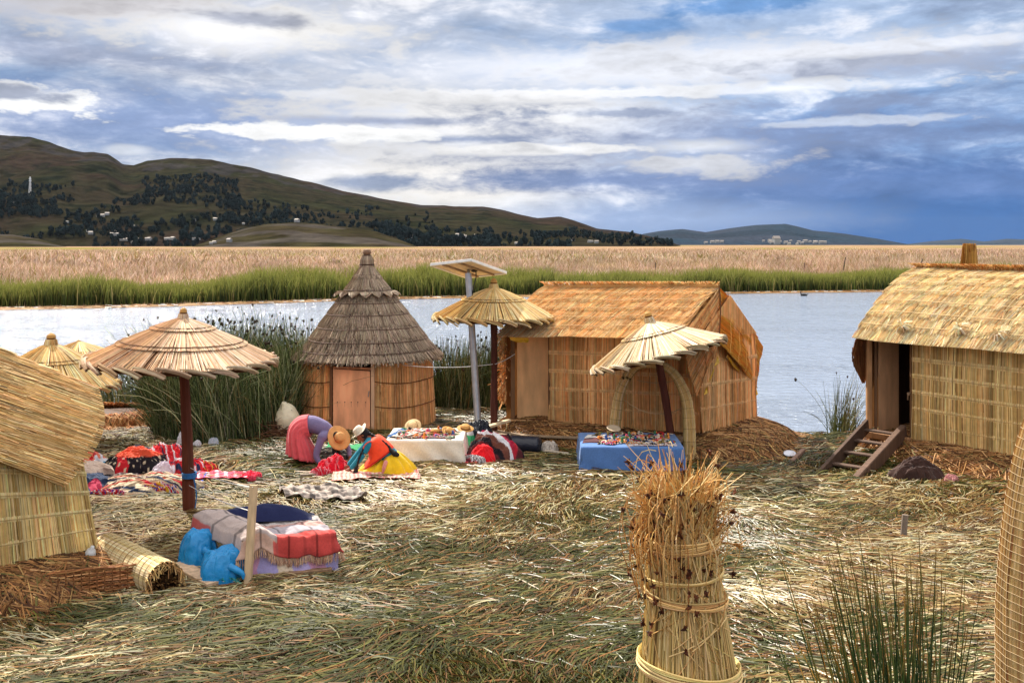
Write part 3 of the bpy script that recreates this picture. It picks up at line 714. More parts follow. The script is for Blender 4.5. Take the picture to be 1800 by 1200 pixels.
    P, r_ = smooth_path([RL+A(0, 0, .0), RR+A(0, 0, .03)], [.045, .045], 10); mb.tubes(P[None], r_[None], A(*lin(214, 170, 110)), 6)
    n = 520; s = rng.random(n); q = RL[None]*(1-s[:, None])+RR[None]*s[:, None]
    P = q[:, None]+(rng.standard_normal((n, 1, 3))*A(.05, .05, 0)+A(-.05, -.08, .07))*np.linspace(-1, 1, 3)[None, :, None]+A(0, 0, .05); mb.tubes(P, .009, pick(n, GOLD, GOLDW), 3)
    mb.build('ridge_binding', 'straw', T_)
    # yellow sheeting that shows under the thatch
    ye = A(*lin(220, 176, 50))
    def strip(p, q, w):
        mb = MB(); k = np.linspace(0, 1, 9)[:, None]; c_ = p*(1-k)+q*k; mb.grid(np.stack([c_, c_-A(0, 0, w*.5)+rng.standard_normal((9, 3))*.012, c_-A(0, 0, w)+rng.standard_normal((9, 3))*.02], 0), ye); mb.build('yellow_sheeting', 'plastic', T_)
    for (a, b, w) in ((Lp+u*.12+v*.15, Tp*.75+Lp*.25+u*.1, .05), (Tp*.8+Rp*.2+u*.0, Rp*.7+Tp*.3-v*.05, .05), (Rp-A(0, 0, .0), Rp+v*.12, .16), (EL+u*.15-A(0, 0, .03)+v*.1, EL+u*.6-A(0, 0, .02)+v*.1, .10)): strip(a, b, w)
    mound('reed_mound', (FL+BR)/2*A(1, 1, 0)+u*.25, u, 3.05, 2.2, .42, 'brown mound of dry reeds under the long golden hut', 9000)
    # loose fringe on the left gable end
    mb = MB(); n = 500; z = .5+1.5*rng.random(n); p0 = FL-u*.02-v*.05+A(0, 0, 1)*z[:, None]-u*(.12*rng.random(n))[:, None]+v*(.3*rng.random(n))[:, None]
    P = p0[:, None]+(rng.standard_normal((n, 1, 3))*.06+A(-.07, -.03, -.12))*np.linspace(0, 1, 3)[None, :, None]; mb.tubes(P, .009, pick(n, WALLC, GOLDW), 3)
    mb.build('end_mat', 'straw', T_)
centre_hut()

# ================================================================ right hut
def right_hut():
    u = nrm(A(.56, -.83, 0)); v = nrm(A(.83, .56, 0))
    FL = W(1524, 752, 19.3); Ln = 5.6; FR = FL+u*Ln; BL, BR = FL+v*3, FR+v*3; up = A(0, 0, 1)
    global REF; REF = (FL+BR)/2+A(0, 0, .9)
    T_ = thing('reed_hut', 'pale thatched reed hut on the right with a dark open doorway and a ladder', 'hut', (FL+BR)/2*A(1, 1, 0))
    RW = [lin(232, 194, 128), lin(216, 174, 108), lin(244, 214, 154), lin(190, 146, 86), lin(136, 100, 58)]
    def at(s, z=0., o=0.): return FL+u*s+up*z-v*o
    # door opening s = 0.12..1.0 m ; wall mat from 1.0 on
    kw = dict(lift=.022, r=.008, cj=.22, cs=50, back=lin(180, 136, 84), over=.3)
    s1 = 1.04
    hut_mat(T_, 'wall', bil(at(s1, 1.75, .06), at(Ln, 1.75, .06), at(s1, -.05, .06), at(Ln, -.05, .06), 0, .05), 6, 700, RW, GOLDW, out=1., scol=lin(206, 172, 120), **kw)
    gg = np.meshgrid(np.linspace(0, 1, 6), np.linspace(0, 1, 4), indexing='ij')
    mb = MB(); mb.grid(bil(BL+up*1.8, FL+up*1.8, BL, FL)(*gg), A(*lin(150, 104, 62))); mb.grid(bil(BR+up*1.8, BL+up*1.8, BR, BL)(*gg), A(*lin(150, 104, 62)))
    mb.grid(bil(FR+up*1.8, BR+up*1.8, FR, BR)(*gg), A(*lin(150, 104, 62)))
    mb.add([FL+up*1.8, BL+up*1.8, (FL+BL)/2+up*2.9], np.array([[0, 1, 2]]), A(*lin(150, 104, 62))); mb.add([FR+up*1.8, BR+up*1.8, (FR+BR)/2+up*2.9], np.array([[0, 1, 2]]), A(*lin(150, 104, 62)))
    mb.build('wall', 'straw', T_)
    mb = MB(); mb.hexa([FL-up*.14, FR-up*.14, BR-up*.14, BL-up*.14, FL-up*.06, FR-up*.06, BR-up*.06, BL-up*.06], A(*lin(90, 66, 46))); mb.build('floor_deck', 'wood', T_)
    mb = MB(); mb.bar(at(.06, -.1, .02), at(.06, 1.76, .02), .10, .10, lin(176, 132, 92)); mb.build('door_post', 'wood', T_)
    mb = MB(); mb.bar(at(.17, -.05, -.04), at(.17, 1.76, -.04), .05, .05, lin(110, 80, 56)); mb.build('door_post', 'wood', T_)
    mb = MB(); mb.bar(at(1.0, -.05, .03), at(1.0, 1.76, .03), .05, .07, lin(120, 86, 56)); mb.build('door_post', 'wood', T_)
    mb = MB(); a, b = at(.18, -.03, -.1), at(.25, -.03, -.62)
    mb.hexa([a, b, b+u*.02, a+u*.02, a+up*1.75, b+up*1.75, b+u*.02+up*1.75, a+u*.02+up*1.75], A(*lin(206, 158, 118))); mb.build('plywood_panel', 'ply', T_)
    mb = MB(); mb.bar(at(-.1, -.08, .12), at(1.05, -.08, .12), .12, .13, lin(166, 122, 84)); mb.build('door_sill', 'wood', T_)
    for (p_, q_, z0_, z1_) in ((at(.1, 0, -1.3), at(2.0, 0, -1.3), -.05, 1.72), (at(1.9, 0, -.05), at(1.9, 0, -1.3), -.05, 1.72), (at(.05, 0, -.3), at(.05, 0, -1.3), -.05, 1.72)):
        mb = MB(); d_ = nrm(np.cross(q_-p_, up))*.03; mb.hexa([p_+up*z0_, q_+up*z0_, q_+d_+up*z0_, p_+d_+up*z0_, p_+up*z1_, q_+up*z1_, q_+d_+up*z1_, p_+d_+up*z1_], A(*lin(74, 52, 38))); mb.build('added_dark_sheet', 'wood', T_)  # dark sheets added inside so the doorway reads unlit
    mb = MB(); mb.hexa([at(-.05, 1.73, 0), at(2.1, 1.73, 0), at(2.1, 1.73, -1.4), at(-.05, 1.73, -1.4), at(-.05, 1.76, 0), at(2.1, 1.76, 0), at(2.1, 1.76, -1.4), at(-.05, 1.76, -1.4)], A(*lin(80, 58, 42))); mb.build('light_block_board', 'wood', T_)  # board added to stop light leaking in through the roof
    mb = MB(); mb.bar(at(1.0, .80, .11), at(1.0, .80, .15), .05, .05, lin(150, 130, 110)); mb.bar(at(.97, .68, .12), at(.99, .80, .14), .02, .02, lin(150, 130, 110)); mb.build('latch', 'metal', T_)
    for i in range(6):
        mb = MB(); a = 1.05+i*.78; mb.bar(at(a, -.15, .12), at(a+.76, -.15-.01*random.random(), .13), .10, .06, np.array(lin(142, 120, 98))*(.85+.3*random.random())); mb.build('edge_board', 'wood', T_)
    # roof
    RL = W(1610, 472, 20.0); RR = RL+u*(Ln+.2); EL = W(1507, 592, 19.1); ER = EL+u*(Ln+.35)+up*.02
    rk = dict(lift=.038, r=.009, cj=.25, cs=60, back=lin(214, 176, 118), over=.45)
    hut_mat(T_, 'roof_thatch', bil(RL, RR, EL, ER, .16, .06), 7, 1300, PALE, GOLDW, out=1., skew=-.11, grid=(40, 16), scol=lin(220, 190, 138), **rk)
    BE = BL-u*.2+v*.35+up*1.75
    hut_mat(T_, 'roof_thatch', bil(RR, RL, FR+v*3.35+up*1.75, BE, .05, .05), 5, 250, PALE, GOLDW, out=1., **rk)
    # hood flap folding round the end under the eave
    F1 = W(1520, 674, 19.45); F2 = W(1500, 636, 19.2); F3 = W(1540, 600, 19.75)
    mb = MB(); P, r_ = smooth_path([W(1608, 474, 20.), W(1560, 528, 19.6), W(1512, 588, 19.15), W(1501, 632, 19.2), F1], [.035, .035, .045, .05, .03], 10)
    Q, _ = smooth_path([W(1612, 480, 20.3), W(1580, 530, 20.2), W(1545, 590, 19.9), W(1540, 620, 19.75), F1+A(.02, .05, 0)], [1]*5, 10)
    g = np.stack([P*(1-k)+Q*k+A(-.06, 0, .02)*np.sin(np.pi*k) for k in np.linspace(0, 1, 6)], 1); mb.grid(g, A(*lin(128, 82, 50)))
    n = 900; i = rng.integers(0, len(P)-1, n); k0 = rng.random(n)
    p = P[i]*(1-k0[:, None])+Q[i]*k0[:, None]; j = np.minimum(i+6, len(P)-1); q = P[j]*(1-k0[:, None])+Q[j]*k0[:, None]
    mb.tubes(np.stack([p, (p+q)/2, q], 1)+A(-.05, -.03, .01), .009, pick(n, [lin(150, 100, 62), lin(120, 76, 46), lin(176, 128, 80)], [3, 3, 1]), 3)
    mb.build('end_flap', 'straw', T_)
    mb = MB(); n = 900; s = rng.random(n); q = RL[None]*(1-s[:, None])+RR[None]*s[:, None]
    P = q[:, None]+(rng.standard_normal((n, 1, 3))*A(.05, .05, 0)+A(-.05, -.04, .06))*np.linspace(-1, 1, 3)[None, :, None]+up*.05; mb.tubes(P, .009, pick(n, [lin(190, 130, 74), lin(226, 186, 130)], [2, 2]), 3)
    mb.build('ridge_binding', 'straw', T_)
    for (px, py) in ((1590, 577), (1689, 581), (1761, 590)):
        mb = MB(); c = None; best = 9
        Sf = bil(RL, RR, EL, ER, .16)
        for s in np.linspace(0, .7, 71):
            for t in np.linspace(.7, 1, 16):
                p = Sf(np.array(s), np.array(t)); e = abs(900+F*p[0]/p[1]-px)+abs(430+F*(4-p[2])/p[1]-py)
                if c is None or e < best: best = e; c = p
        nn = nrm(A(-.6, -.45, .65))
        for _ in range(34):
            a = random.random()*6.28; d = nrm(u*math.cos(a)+nrm(np.cross(u, nn))*math.sin(a)*.6); l = .08+.12*random.random()
            mb.tubes(np.array([c+nn*.09, c+nn*.13+d*l*.5, c+nn*.08+d*l]), .010, pick(1, PALE, GOLDW)[0]*.85, 3)
        mb.build('reed_knot', 'straw', T_)
    mound('reed_mound', (FL+BR)/2*A(1, 1, 0)-v*.05, u, 3.35, 2.05, .50, 'brown mound of dry reeds under the pale right hut', 9000)
    # ladder stair
    L_ = thing('wooden_ladder', 'dark wooden ladder leaning up to the doorway of the right hut', 'ladder', G_at(1470, 845))
    dk = lin(84, 64, 52)
    a0, a1 = W(1436, 842, 17.15), W(1524, 748, 18.95); b0, b1 = W(1500, 852, 16.75), W(1588, 758, 18.55)
    nl = nrm(np.cross(b0-a0, a1-a0))
    for p, q in ((a0, a1), (b0, b1)):
        mb = MB(); mb.bar(p-A(0, 0, .02), q, .07 if p is a0 else .12, .26, np.array(dk)*(1 if p is a0 else 1.5), up=nl); mb.build('stringer', 'wood', L_)
    for k in (.06, .28, .5, .72, .93):
        mb = MB(); p, q = a0+(a1-a0)*k, b0+(b1-b0)*k
        mb.bar(p, q, .15, .035, np.array(lin(96, 76, 64)), up=(0, 0, 1)); mb.build('tread', 'wood', L_)
def G_at(px, py, z=0.):
    Y = (CH-z)*F/(py-HY); p = W(px, py, Y); p[2] = z; return p
right_hut()

# ================================================================ left hut
def left_hut():
    C0 = W(152, 962, 11.9); dn = nrm(A(.66, .75, 0)); n_ = A(dn[1], -dn[0], 0); up = A(0, 0, 1)     # dn: along the gable wall, n_: outward
    D0 = C0-dn*3.2; B0, B1 = C0-n_*4, D0-n_*4
    global REF; REF = (C0+B1)/2+A(0, 0, .9)
    T_ = thing('reed_hut', 'near reed hut at the left edge with its mat roof hanging over the corner', 'hut', (C0+B1)/2*A(1, 1, 0))
    PW = [lin(236, 204, 138), lin(220, 184, 114), lin(244, 220, 160), lin(192, 150, 88), lin(140, 106, 60)]
    kw = dict(lift=.025, r=.0065, cj=.35, cs=30, back=lin(190, 150, 92), over=.3)
    flare = lambda p: p+dn*.10+n_*.03
    hut_mat(T_, 'wall', bil(D0+up*1.95, C0+up*1.12-dn*.06, D0-up*.02, flare(C0), 0, .03), 5, 760, PW, GOLDW, out=1., seams=True, scol=lin(200, 168, 112), sr=.006, **kw)
    gg = np.meshgrid(np.linspace(0, 1, 6), np.linspace(0, 1, 4), indexing='ij')
    mb = MB(); cw = A(*lin(170, 124, 70)); mb.grid(bil(C0+up*1.3-n_*.05-dn*.12, B0+up*2, C0-dn*.02-n_*.03, B0)(*gg), cw); mb.grid(bil(B1+up*2, D0+up*2, B1, D0)(*gg), cw); mb.grid(bil(B0+up*2, B1+up*2, B0, B1)(*gg), cw)
    mb.build('wall', 'straw', T_)
    R2 = W(162, 686, 12.5); R1 = W(106, 852, 11.4); Tp = W(-200, 757, 10.4); Ap = W(-250, 533, 11.6)
    # the right edge of the hanging mat bulges outwards
    def S(s, t):
        s = np.asarray(s, float)[..., None]; t = np.asarray(t, float)[..., None]
        p = (Tp*(1-s)+Ap*s)*(1-t)+(R1*(1-s)+R2*s)*t
        return p+n_*.10*np.sin(np.pi*s)*t+(dn*.16)*np.sin(np.pi*s)*t**3+up*(.05*np.sin(np.pi*t))
    MP = [lin(228, 186, 122), lin(210, 164, 100), lin(242, 210, 154), lin(176, 130, 76), lin(110, 78, 44)]
    mb = MB(); thatch(mb, S, 1, 1500, MP, GOLDW, r=.008, out=1., lift=.02, over=.0, cj=.5, cs=60, K=14, tj=.02, sj=.008, back=lin(176, 134, 80), grid=(20, 20), end_r=1)
    thatch(mb, S, 5, 420, MP, GOLDW, r=.007, out=1., lift=.03, over=.3, cj=.5, cs=60, K=4, tj=.2, sj=.02, back=lin(176, 134, 80), grid=(4, 4), backoff=.02)
    for k in (.42, .56, .70, .84, .975):
        ss_ = np.linspace(0, 1, 90); p = S(ss_, np.full(90, k)); p = p+nrm(np.cross(S(ss_+.01, np.full(90, k))-p, S(ss_, np.full(90, k+.01))-p))*(.045+.012*(np.arange(90) % 2))[:, None]
        mb.tubes(p[None], .006, A(*lin(196, 172, 140)) if k < .9 else A(*lin(150, 110, 70)), 4)
    mb.build('hood_mat', 'straw', T_)
    A2 = Ap-n_*4; R2b = R2-n_*4
    hut_mat(T_, 'roof_thatch', bil(Ap, A2, R2, R2b, .05, .05), 5, 260, GOLD, GOLDW, out=-1., lift=.05, r=.01)
    L1 = D0-dn*.3+n_*.2+up*1.9; hut_mat(T_, 'roof_thatch', bil(A2, Ap, L1-n_*4.2, L1, .05, .05), 5, 200, GOLD, GOLDW, out=-1., lift=.05, r=.01)
    hut_mat(T_, 'hood_mat', bil(Ap, Tp, L1, L1-up*.6, .0, .03), 4, 200, GOLD, GOLDW, out=-1., lift=.05, r=.01)
    mb = MB(); mb.hexa([D0-up*.12, C0-up*.12, B0-up*.12, B1-up*.12, D0-up*.04, C0-up*.04, B0-up*.04, B1-up*.04], A(*lin(90, 66, 46))); mb.build('floor_deck', 'wood', T_)
    c = (C0+B1)/2*A(1, 1, 0)+n_*.28+dn*.12
    mound('reed_mound', c, dn, 2.15, 2.5, .40, 'dark brown mound of dry reeds under the near left hut', 12000, w=[3, 4, 1.2, 3, .6], Ls=.8, pw=4)
    # squared woven reed block set in the mound
    p = G_at(152, 1062); mb = MB()
    for r_ in range(8):
        for q in range(90):
            z = .03+r_*.042; a = random.uniform(-.45, .42); o_ = -.02*r_
            d = nrm(A(.93, .36, random.uniform(-.1, .1)))
            c1 = p+A(.93, .36, 0)*a+A(-.36, .93, 0)*(o_*-1+.06*random.random())+up*(z+.02*random.random()); l = random.uniform(.05, .16)
            mb.tubes(np.array([c1-d*l, c1, c1+d*l+A(0, 0, .01*random.random())]), .007, pick(1, [lin(176, 120, 72), lin(140, 88, 52), lin(200, 150, 100)], [3, 3, 1])[0], 3)
        for q in range(12):
            c1 = p+A(.93, .36, 0)*(-.45+.08*q)+A(-.36, .93, 0)*.02+up*(.03+r_*.042); mb.tubes(np.array([c1, c1+up*.05]), .008, A(*lin(150, 100, 62)), 3)
    tag(mb.build('reed_block', 'straw', origin=p), 'squared block of woven brown reeds at the foot of the near left hut', 'reed block')
    q = W(158, 975, 11.75); mb = MB(); ax = nrm(A(.35, -.2, .9))
    mb.lathe([(.0, -.11), (.05, -.10), (.062, -.04), (.062, .03), (.045, .075), (.022, .095), (.022, .12), (0, .12)], q, A(.78, .78, .76), 14, ax); tag(mb.build('white_bottle', 'plastic', origin=q, smooth=True), 'white plastic bottle at the lower corner of the near left hut', 'bottle')
left_hut()

# ================================================================ round hut
def round_hut():
    c = A((645-900)/F*22.3, 22.3, 0); up = A(0, 0, 1); c[2] = .08
    T_ = thing('round_hut', 'round reed hut with a tall grey-brown conical thatch and a plywood door', 'hut', c)
    global REF
    REF = c+A(0, 0, .4); rb, rt, zt = 1.50, 1.42, 1.56
    def wall(a0, a1):
        def S(s, t):
            s = np.asarray(s, float)[..., None]; t = np.asarray(t, float)[..., None]; a = a0+(a1-a0)*s
            r = rt+(rb-rt)*t
            return c+np.concatenate([np.cos(a)*r, np.sin(a)*r, zt*(1-t)-.02*np.sin(s*9)], -1)
        return S
    kw = dict(lift=.022, r=.008, cj=.22, cs=30, back=lin(190, 134, 82), over=.3, out=1.)
    aL, aR = R(-112), R(-75.5)          # door between these bearings
    WC = [lin(242, 188, 130), lin(226, 168, 108), lin(248, 204, 152), lin(204, 142, 86), lin(146, 96, 56)]
    for (a0, a1, per) in ((R(-205), aL, 520), (aR, R(25), 520)):
        mb = MB(); S = wall(a0, a1); k2 = dict(kw); k2.update(K=8, over=0, tj=0., sj=.004, end_r=1., cj=.5); thatch(mb, S, 1, per*2, WC, GOLDW, grid=(36, 8), **k2)
        k2.update(K=3, over=.15, tj=.04, cj=.3, backoff=.03); thatch(mb, S, 3, per//2, WC, GOLDW, grid=(36, 8), **k2)
        for k in (.33, .66): seam(mb, S, k, lin(120, 76, 46), .009, off=.042, sag=.05)
        mb.build('wall', 'straw', T_)
    mb = MB(); mb.grid(wall(R(25), R(155))(*np.meshgrid(np.linspace(0, 1, 20), np.linspace(0, 1, 4), indexing='ij')), A(*lin(140, 92, 52))); mb.build('wall', 'straw', T_)
    p = lambda a, r, z: c+A(math.cos(a)*r, math.sin(a)*r, z)
    a_, b_ = p(aL, 1.47, 0), p(aR, 1.47, 0); dd = nrm(b_-a_); out_ = A(dd[1], -dd[0], 0)
    mb = MB(); q = lambda s, z, o: a_*(1-s)+b_*s+up*z+out_*o
    mb.hexa([q(.05, .0, .03), q(.90, .0, .03), q(.90, 0, .0), q(.05, 0, .0), q(.05, 1.31, .03), q(.90, 1.27, .03), q(.90, 1.27, 0), q(.05, 1.31, 0)], A(*lin(238, 168, 124)))
    dr = mb.build('door', 'ply', T_)
    mb = MB()
    for s in (.15, .32, .47, .62, .8):
        mb.ball(q(s, .62, .031), (.012, .006, .014), A(.08, .04, .03), 6, 4); mb.bar(q(s, .52, .031), q(s, .61, .031), .006, .004, A(.25, .14, .09))
    mb.build('bolt_stain', 'wood', dr)
    mb = MB(); mb.bar(q(.865, .74, .05), q(.885, .86, .05), .02, .02, A(.3, .28, .26)); mb.build('latch', 'metal', dr)
    mb = MB(); mb.bar(q(.965, -.02, .035), q(.965, 1.5, .035), .05, .075, lin(196, 158, 126)); mb.build('door_post', 'wood', T_)
    mb = MB(); mb.bar(q(.0, -.02, .02), q(.0, 1.5, .02), .045, .06, lin(110, 72, 46)); mb.build('door_post', 'wood', T_)
    mb = MB(); mb.bar(q(.05, 1.345, .02), q(.95, 1.32, .02), .03, .05, lin(180, 120, 84)); mb.build('lintel', 'wood', T_)
    mb = MB(); mb.hexa([q(.02, 0, -.35), q(.98, 0, -.35), q(.98, 0, -.37), q(.02, 0, -.37), q(.02, 1.5, -.35), q(.98, 1.5, -.35), q(.98, 1.5, -.37), q(.02, 1.5, -.37)], A(.02, .018, .015)); mb.build('shade_sheet', 'cloth', T_)  # near-black sheet painted as the unlit inside of the doorway
    # roof: profile radius / height
    Z = lambda py: CH-(py-HY)/F*22.3-c[2]
    X = lambda w: w/F*22.3
    prof = [(X(10), Z(468)), (X(18), Z(482)), (X(33), Z(503)), (X(47), Z(522)), (X(62), Z(542)), (X(78), Z(563)), (X(94), Z(585)), (X(110), Z(607)), (X(126), Z(623))]
    pr = np.array([a for a, _ in prof]); pz = np.array([b for _, b in prof]); tt = np.linspace(0, 1, len(prof))
    def S(s, t):
        s = np.asarray(s, float)[..., None]; t = np.clip(np.asarray(t, float), 0, 1.1)[..., None]; a = 2*np.pi*s
        r = np.interp(t, tt, pr)+np.maximum(t-1, 0)*1.0; z = np.interp(t, tt, pz)-np.maximum(t-1, 0)*1.2
        r = r*(1+.02*np.sin(a*3+1)+.015*np.sin(a*5))
        return c+np.concatenate([np.cos(a)*r, np.sin(a)*r, z], -1)
    GR = [lin(172, 152, 130), lin(150, 130, 110), lin(194, 174, 150), lin(126, 106, 88), lin(88, 70, 58)]
    mb = MB(); thatch(mb, S, 8, 1300, GR, GOLDW, grid=(60, 24), lift=.032, r=.0085, cj=.2, cs=30, over=.35, out=1., back=lin(92, 72, 62), wrap=True)
    for k in (.14, .30, .44, .56, .69, .81, .92): seam(mb, S, k, lin(112, 90, 78), .009, off=.038, n=80)
    # shaggy fringe
    n = 1500; a = rng.random(n)*2*np.pi; r0 = X(120); 
    P = np.stack([c[0]+np.cos(a)*r0, c[1]+np.sin(a)*r0, np.full(n, c[2]+Z(616))], -1)
    P = P[:, None]+(np.stack([np.cos(a), np.sin(a), -1.05*np.ones(n)], -1)*(.06+.10*rng.random(n))[:, None])[:, None]*np.linspace(0, 1, 3)[None, :, None]+rng.standard_normal((n, 1, 3))*.02
    mb.tubes(P, .009, pick(n, GR, GOLDW, .15), 3)
    mb.build('roof_thatch', 'straw', T_)
    # collar of curled reed petals
    mb = MB()
    for k in range(16):
        a = k/16*2*np.pi+.1; er = A(math.cos(a), math.sin(a), 0); et = A(-er[1], er[0], 0); b0 = c+er*X(44)+up*(Z(513))
        for j in range(26):
            w = (j/25-.5)*.20; tip = b0+er*.20-up*.09+et*w*.05
            mb.tubes(np.array([b0+et*w*1.3, b0+er*.10+et*w*1.2+up*(.02-.1*abs(w)), b0+er*.17+et*w*.8-up*.04, tip]), .009, pick(1, GR, [3, 3, 1, 1, .5])[0], 3)
    mb.build('petal_collar', 'straw', T_)
    mb = MB(); prf = [(X(14), Z(474)), (X(12), Z(466)), (X(8), Z(464.5)), (X(11), Z(456)), (X(7), Z(450)), (X(5.5), Z(448)), (X(8), Z(444)), (X(6), Z(439)), (.0, Z(437.5))]
    mb.lathe([(r*1.0, z) for r, z in prf], c, A(*lin(140, 110, 88)), 14)
    n = 160; a = rng.random(n)*2*np.pi; P = np.stack([np.stack([c[0]+np.cos(a)*X(r), c[1]+np.sin(a)*X(r), np.full(n, c[2]+Z(z))], -1) for r, z in ((14, 474), (12, 465), (11.5, 457), (7, 449))], 1)
    mb.tubes(P, .008, pick(n, GR, GOLDW), 3)
    for z, r in ((465, 12.5), (449, 7)):
        th = np.linspace(0, 2*np.pi, 20); mb.tubes((c+np.stack([np.cos(th)*X(r), np.sin(th)*X(r), np.full(20, Z(z))], -1))[None], .014, A(*lin(70, 48, 38)), 5)
    mb.build('finial', 'straw', T_)
round_hut()

# ================================================================ parasols
def parasol(base, top, rad, rise, label, col, tilt=(0, 0, 1), pole_r=.07, polecol=lin(104, 54, 38), knob=lin(196, 150, 84), tiers=(.0, .36, .66, 1.0), drop=1., nst=620, group='thatched parasols', sr=.0085, pcol=None, kn=(.13, .16)):
    """top = apex of the cone, rise = cone height; tilt = axis of the canopy"""
    base = np.asarray(base, float); top = np.asarray(top, float); ax = nrm(np.asarray(tilt, float)); Rm = rot_to(ax)
    T_ = thing('thatched_parasol', label, 'parasol', base, group)
    hub = top-ax*rise*.55
    mb = MB(); P, r_ = smooth_path([base-A(0, 0, .15), base*.5+hub*.5+A(.012, 0, 0), hub], [pole_r, pole_r*.95, pole_r*.8], 6); mb.tubes(P[None], r_[None]*(1+.06*rng.standard_normal((1, len(P)))), A(*polecol), 9)
    mb.build('pole', 'wood', T_)
    cv = lambda t: rise*(1-(t**drop))         # height above rim
    cc = [lin(*col[0]), lin(*col[1]), lin(*col[2]), lin(*col[3]), lin(*col[4])]
    mb = MB(); nT = len(tiers)-1
    def pos(a, t, lift=0):
        r = rad*t; z = cv(t)-rise
        p = np.stack([np.cos(a)*(r+lift*.3), np.sin(a)*(r+lift*.3), z+lift], -1)
        return top+p@Rm.T
    th = np.linspace(0, 2*np.pi, 49); g = np.stack([pos(th, np.full(49, t)) for t in np.linspace(.02, .97, 10)], 0); mb.grid(g, A(*lin(150, 106, 66)))
    g2 = np.stack([pos(th, np.full(49, t), -.04) for t in np.linspace(.02, .97, 6)], 0); mb.grid(g2[::-1], A(*lin(110, 70, 44)))
    for i in range(nT):
        n = int(nst*1.7*(.35+.65*tiers[i+1])); a = rng.random(n)*2*np.pi; K = 5; k = np.linspace(0, 1, K)[None]
        t0, t1 = max(tiers[i]-.03, .03), min(tiers[i+1]+.05, .99)
        t = t0+(t1-t0)*k+0*a[:, None]; aa = a[:, None]+.02*rng.standard_normal(n)[:, None]*k
        lf = (.012+.014*k+.010*rng.random(n)[:, None]+.02*(nT-i)/nT)
        C = pick(n, cc, [4, 4, 2.2, 1.6, .5], .13)*(1+.5*(fbm(a*9, i*3.3, 2)-.5))[:, None]
        mb.tubes(pos(aa, t, lf), sr*.74*(.7+.6*rng.random(n))[:, None]*np.linspace(.8, 1.25, K)[None], C, 3)
        if i: # stitched cord
            th2 = np.linspace(0, 2*np.pi, 60); mb.tubes(pos(th2, np.full(60, tiers[i]), .055+.004*np.sin(th2*40))[None], sr*.9, A(*lin(108, 74, 48)), 4)
    cn = mb.build('canopy', 'straw', T_)
    # rim of rolled bundles, each end cut dark
    mb = MB(); nb = 26; mb2 = MB()
    for k in range(nb):
        a0 = k/nb*2*np.pi; a = a0+np.linspace(-.06, 2*np.pi/nb*1.15, 5)
        c_ = pos(a, np.array([.95, .975, .99, 1.0, 1.006]), np.array([.03, .045, .04, .025, .0])); c_[:, 2] -= np.array([0, 0, .005, .012, .035])
        for j in range(5):
            o = rng.standard_normal(3)*.014; mb.tubes((c_+o)[None], np.array([.011, .014, .017, .018, .018])[None]*rad/1.35, pick(1, [np.array(cc[0])*.62, np.array(cc[1])*.55, np.array(cc[2])*.65], [3, 2, 2])[0], 5)
        d_ = nrm(c_[-1]-c_[-2]); mb2.lathe([(0, -.02), (.026, -.02), (.032, .0), (.028, .014), (0, .014)], c_[-1]+d_*.004-A(0, 0, .012), A(*lin(84, 44, 30)), 7, d_)
    mb.build('rim_roll', 'straw', T_)
    mb = MB(); kr, kh = kn
    prf = [(kr*.62, -.06), (kr*.55, .0), (kr*.42, kh*.55), (kr*.30, kh*.62), (kr*.42, kh*.72), (kr*.34, kh*.95), (kr*.1, kh*1.12), (0, kh*1.14)]
    mb.lathe(prf, top, A(*knob), 12, ax)
    n = 60; a = rng.random(n)*2*np.pi; P = np.stack([top+np.stack([np.cos(a)*r, np.sin(a)*r, np.full(n, z)], -1)@Rm.T for r, z in ((kr*.75, -.07), (kr*.6, .0), (kr*.45, kh*.55))], 1); mb.tubes(P, sr, pick(n, cc, [4, 4, 2, 1, .5])*.9, 3)
    for z, r in ((.0, kr*.6), (kh*.62, kr*.34)):
        th = np.linspace(0, 2*np.pi, 18); mb.tubes((top+np.stack([np.cos(th)*r, np.sin(th)*r, np.full(18, z)], -1)@Rm.T)[None], .012, A(*lin(110, 72, 42)), 5)
    mb.build('finial', 'straw', T_)
    mb = MB()
    for k in range(8):
        a = k/8*2*np.pi; p = pos(np.array(a), np.array(.9), -.07); mb.tubes(np.array([hub, p]), .018, A(*lin(110, 74, 50)), 5)
    mb.build('rib', 'wood', T_)
    return T_
PK = [(232, 200, 164), (218, 180, 142), (244, 220, 190), (190, 146, 110), (136, 98, 70)]
YL = [(240, 206, 144), (224, 184, 116), (248, 224, 174), (196, 150, 90), (144, 104, 60)]
WH = [(238, 216, 180), (222, 190, 146), (250, 234, 206), (196, 158, 112), (140, 104, 70)]
parasol(G_at(333, 915), W(322, 562, 14.4), 1.34, .60, 'pinkish reed parasol on a red-brown pole behind the blanket-covered bench', PK, tilt=(.035, -.02, 1), pole_r=.085, tiers=(0, .28, .62, 1), drop=1.12, nst=760, sr=.009)
parasol(G_at(868, 768), W(868, 508, 20.6), 1.24, .60, 'yellowish reed parasol standing beside the solar panel pole', YL, tilt=(.01, -.02, 1), pole_r=.075, polecol=lin(84, 44, 34), tiers=(0, .48, 1), drop=1.25, kn=(.17, .2))
parasol(G_at(1187, 806), W(1143, 568, 18.4), 1.26, .60, 'pale reed parasol leaning steeply over the blue table', WH, tilt=(-.25, .06, .97), pole_r=.078, polecol=lin(88, 46, 34), tiers=(0, .42, 1), drop=1.15, kn=(.17, .2))
parasol(A(-8.35, 18.0, 0), W(90, 607, 18.0), 1.16, .76, 'steep golden reed parasol behind the roof of the near left hut', YL, tiers=(0, .5, 1), drop=1.35, kn=(.2, .2), nst=500)
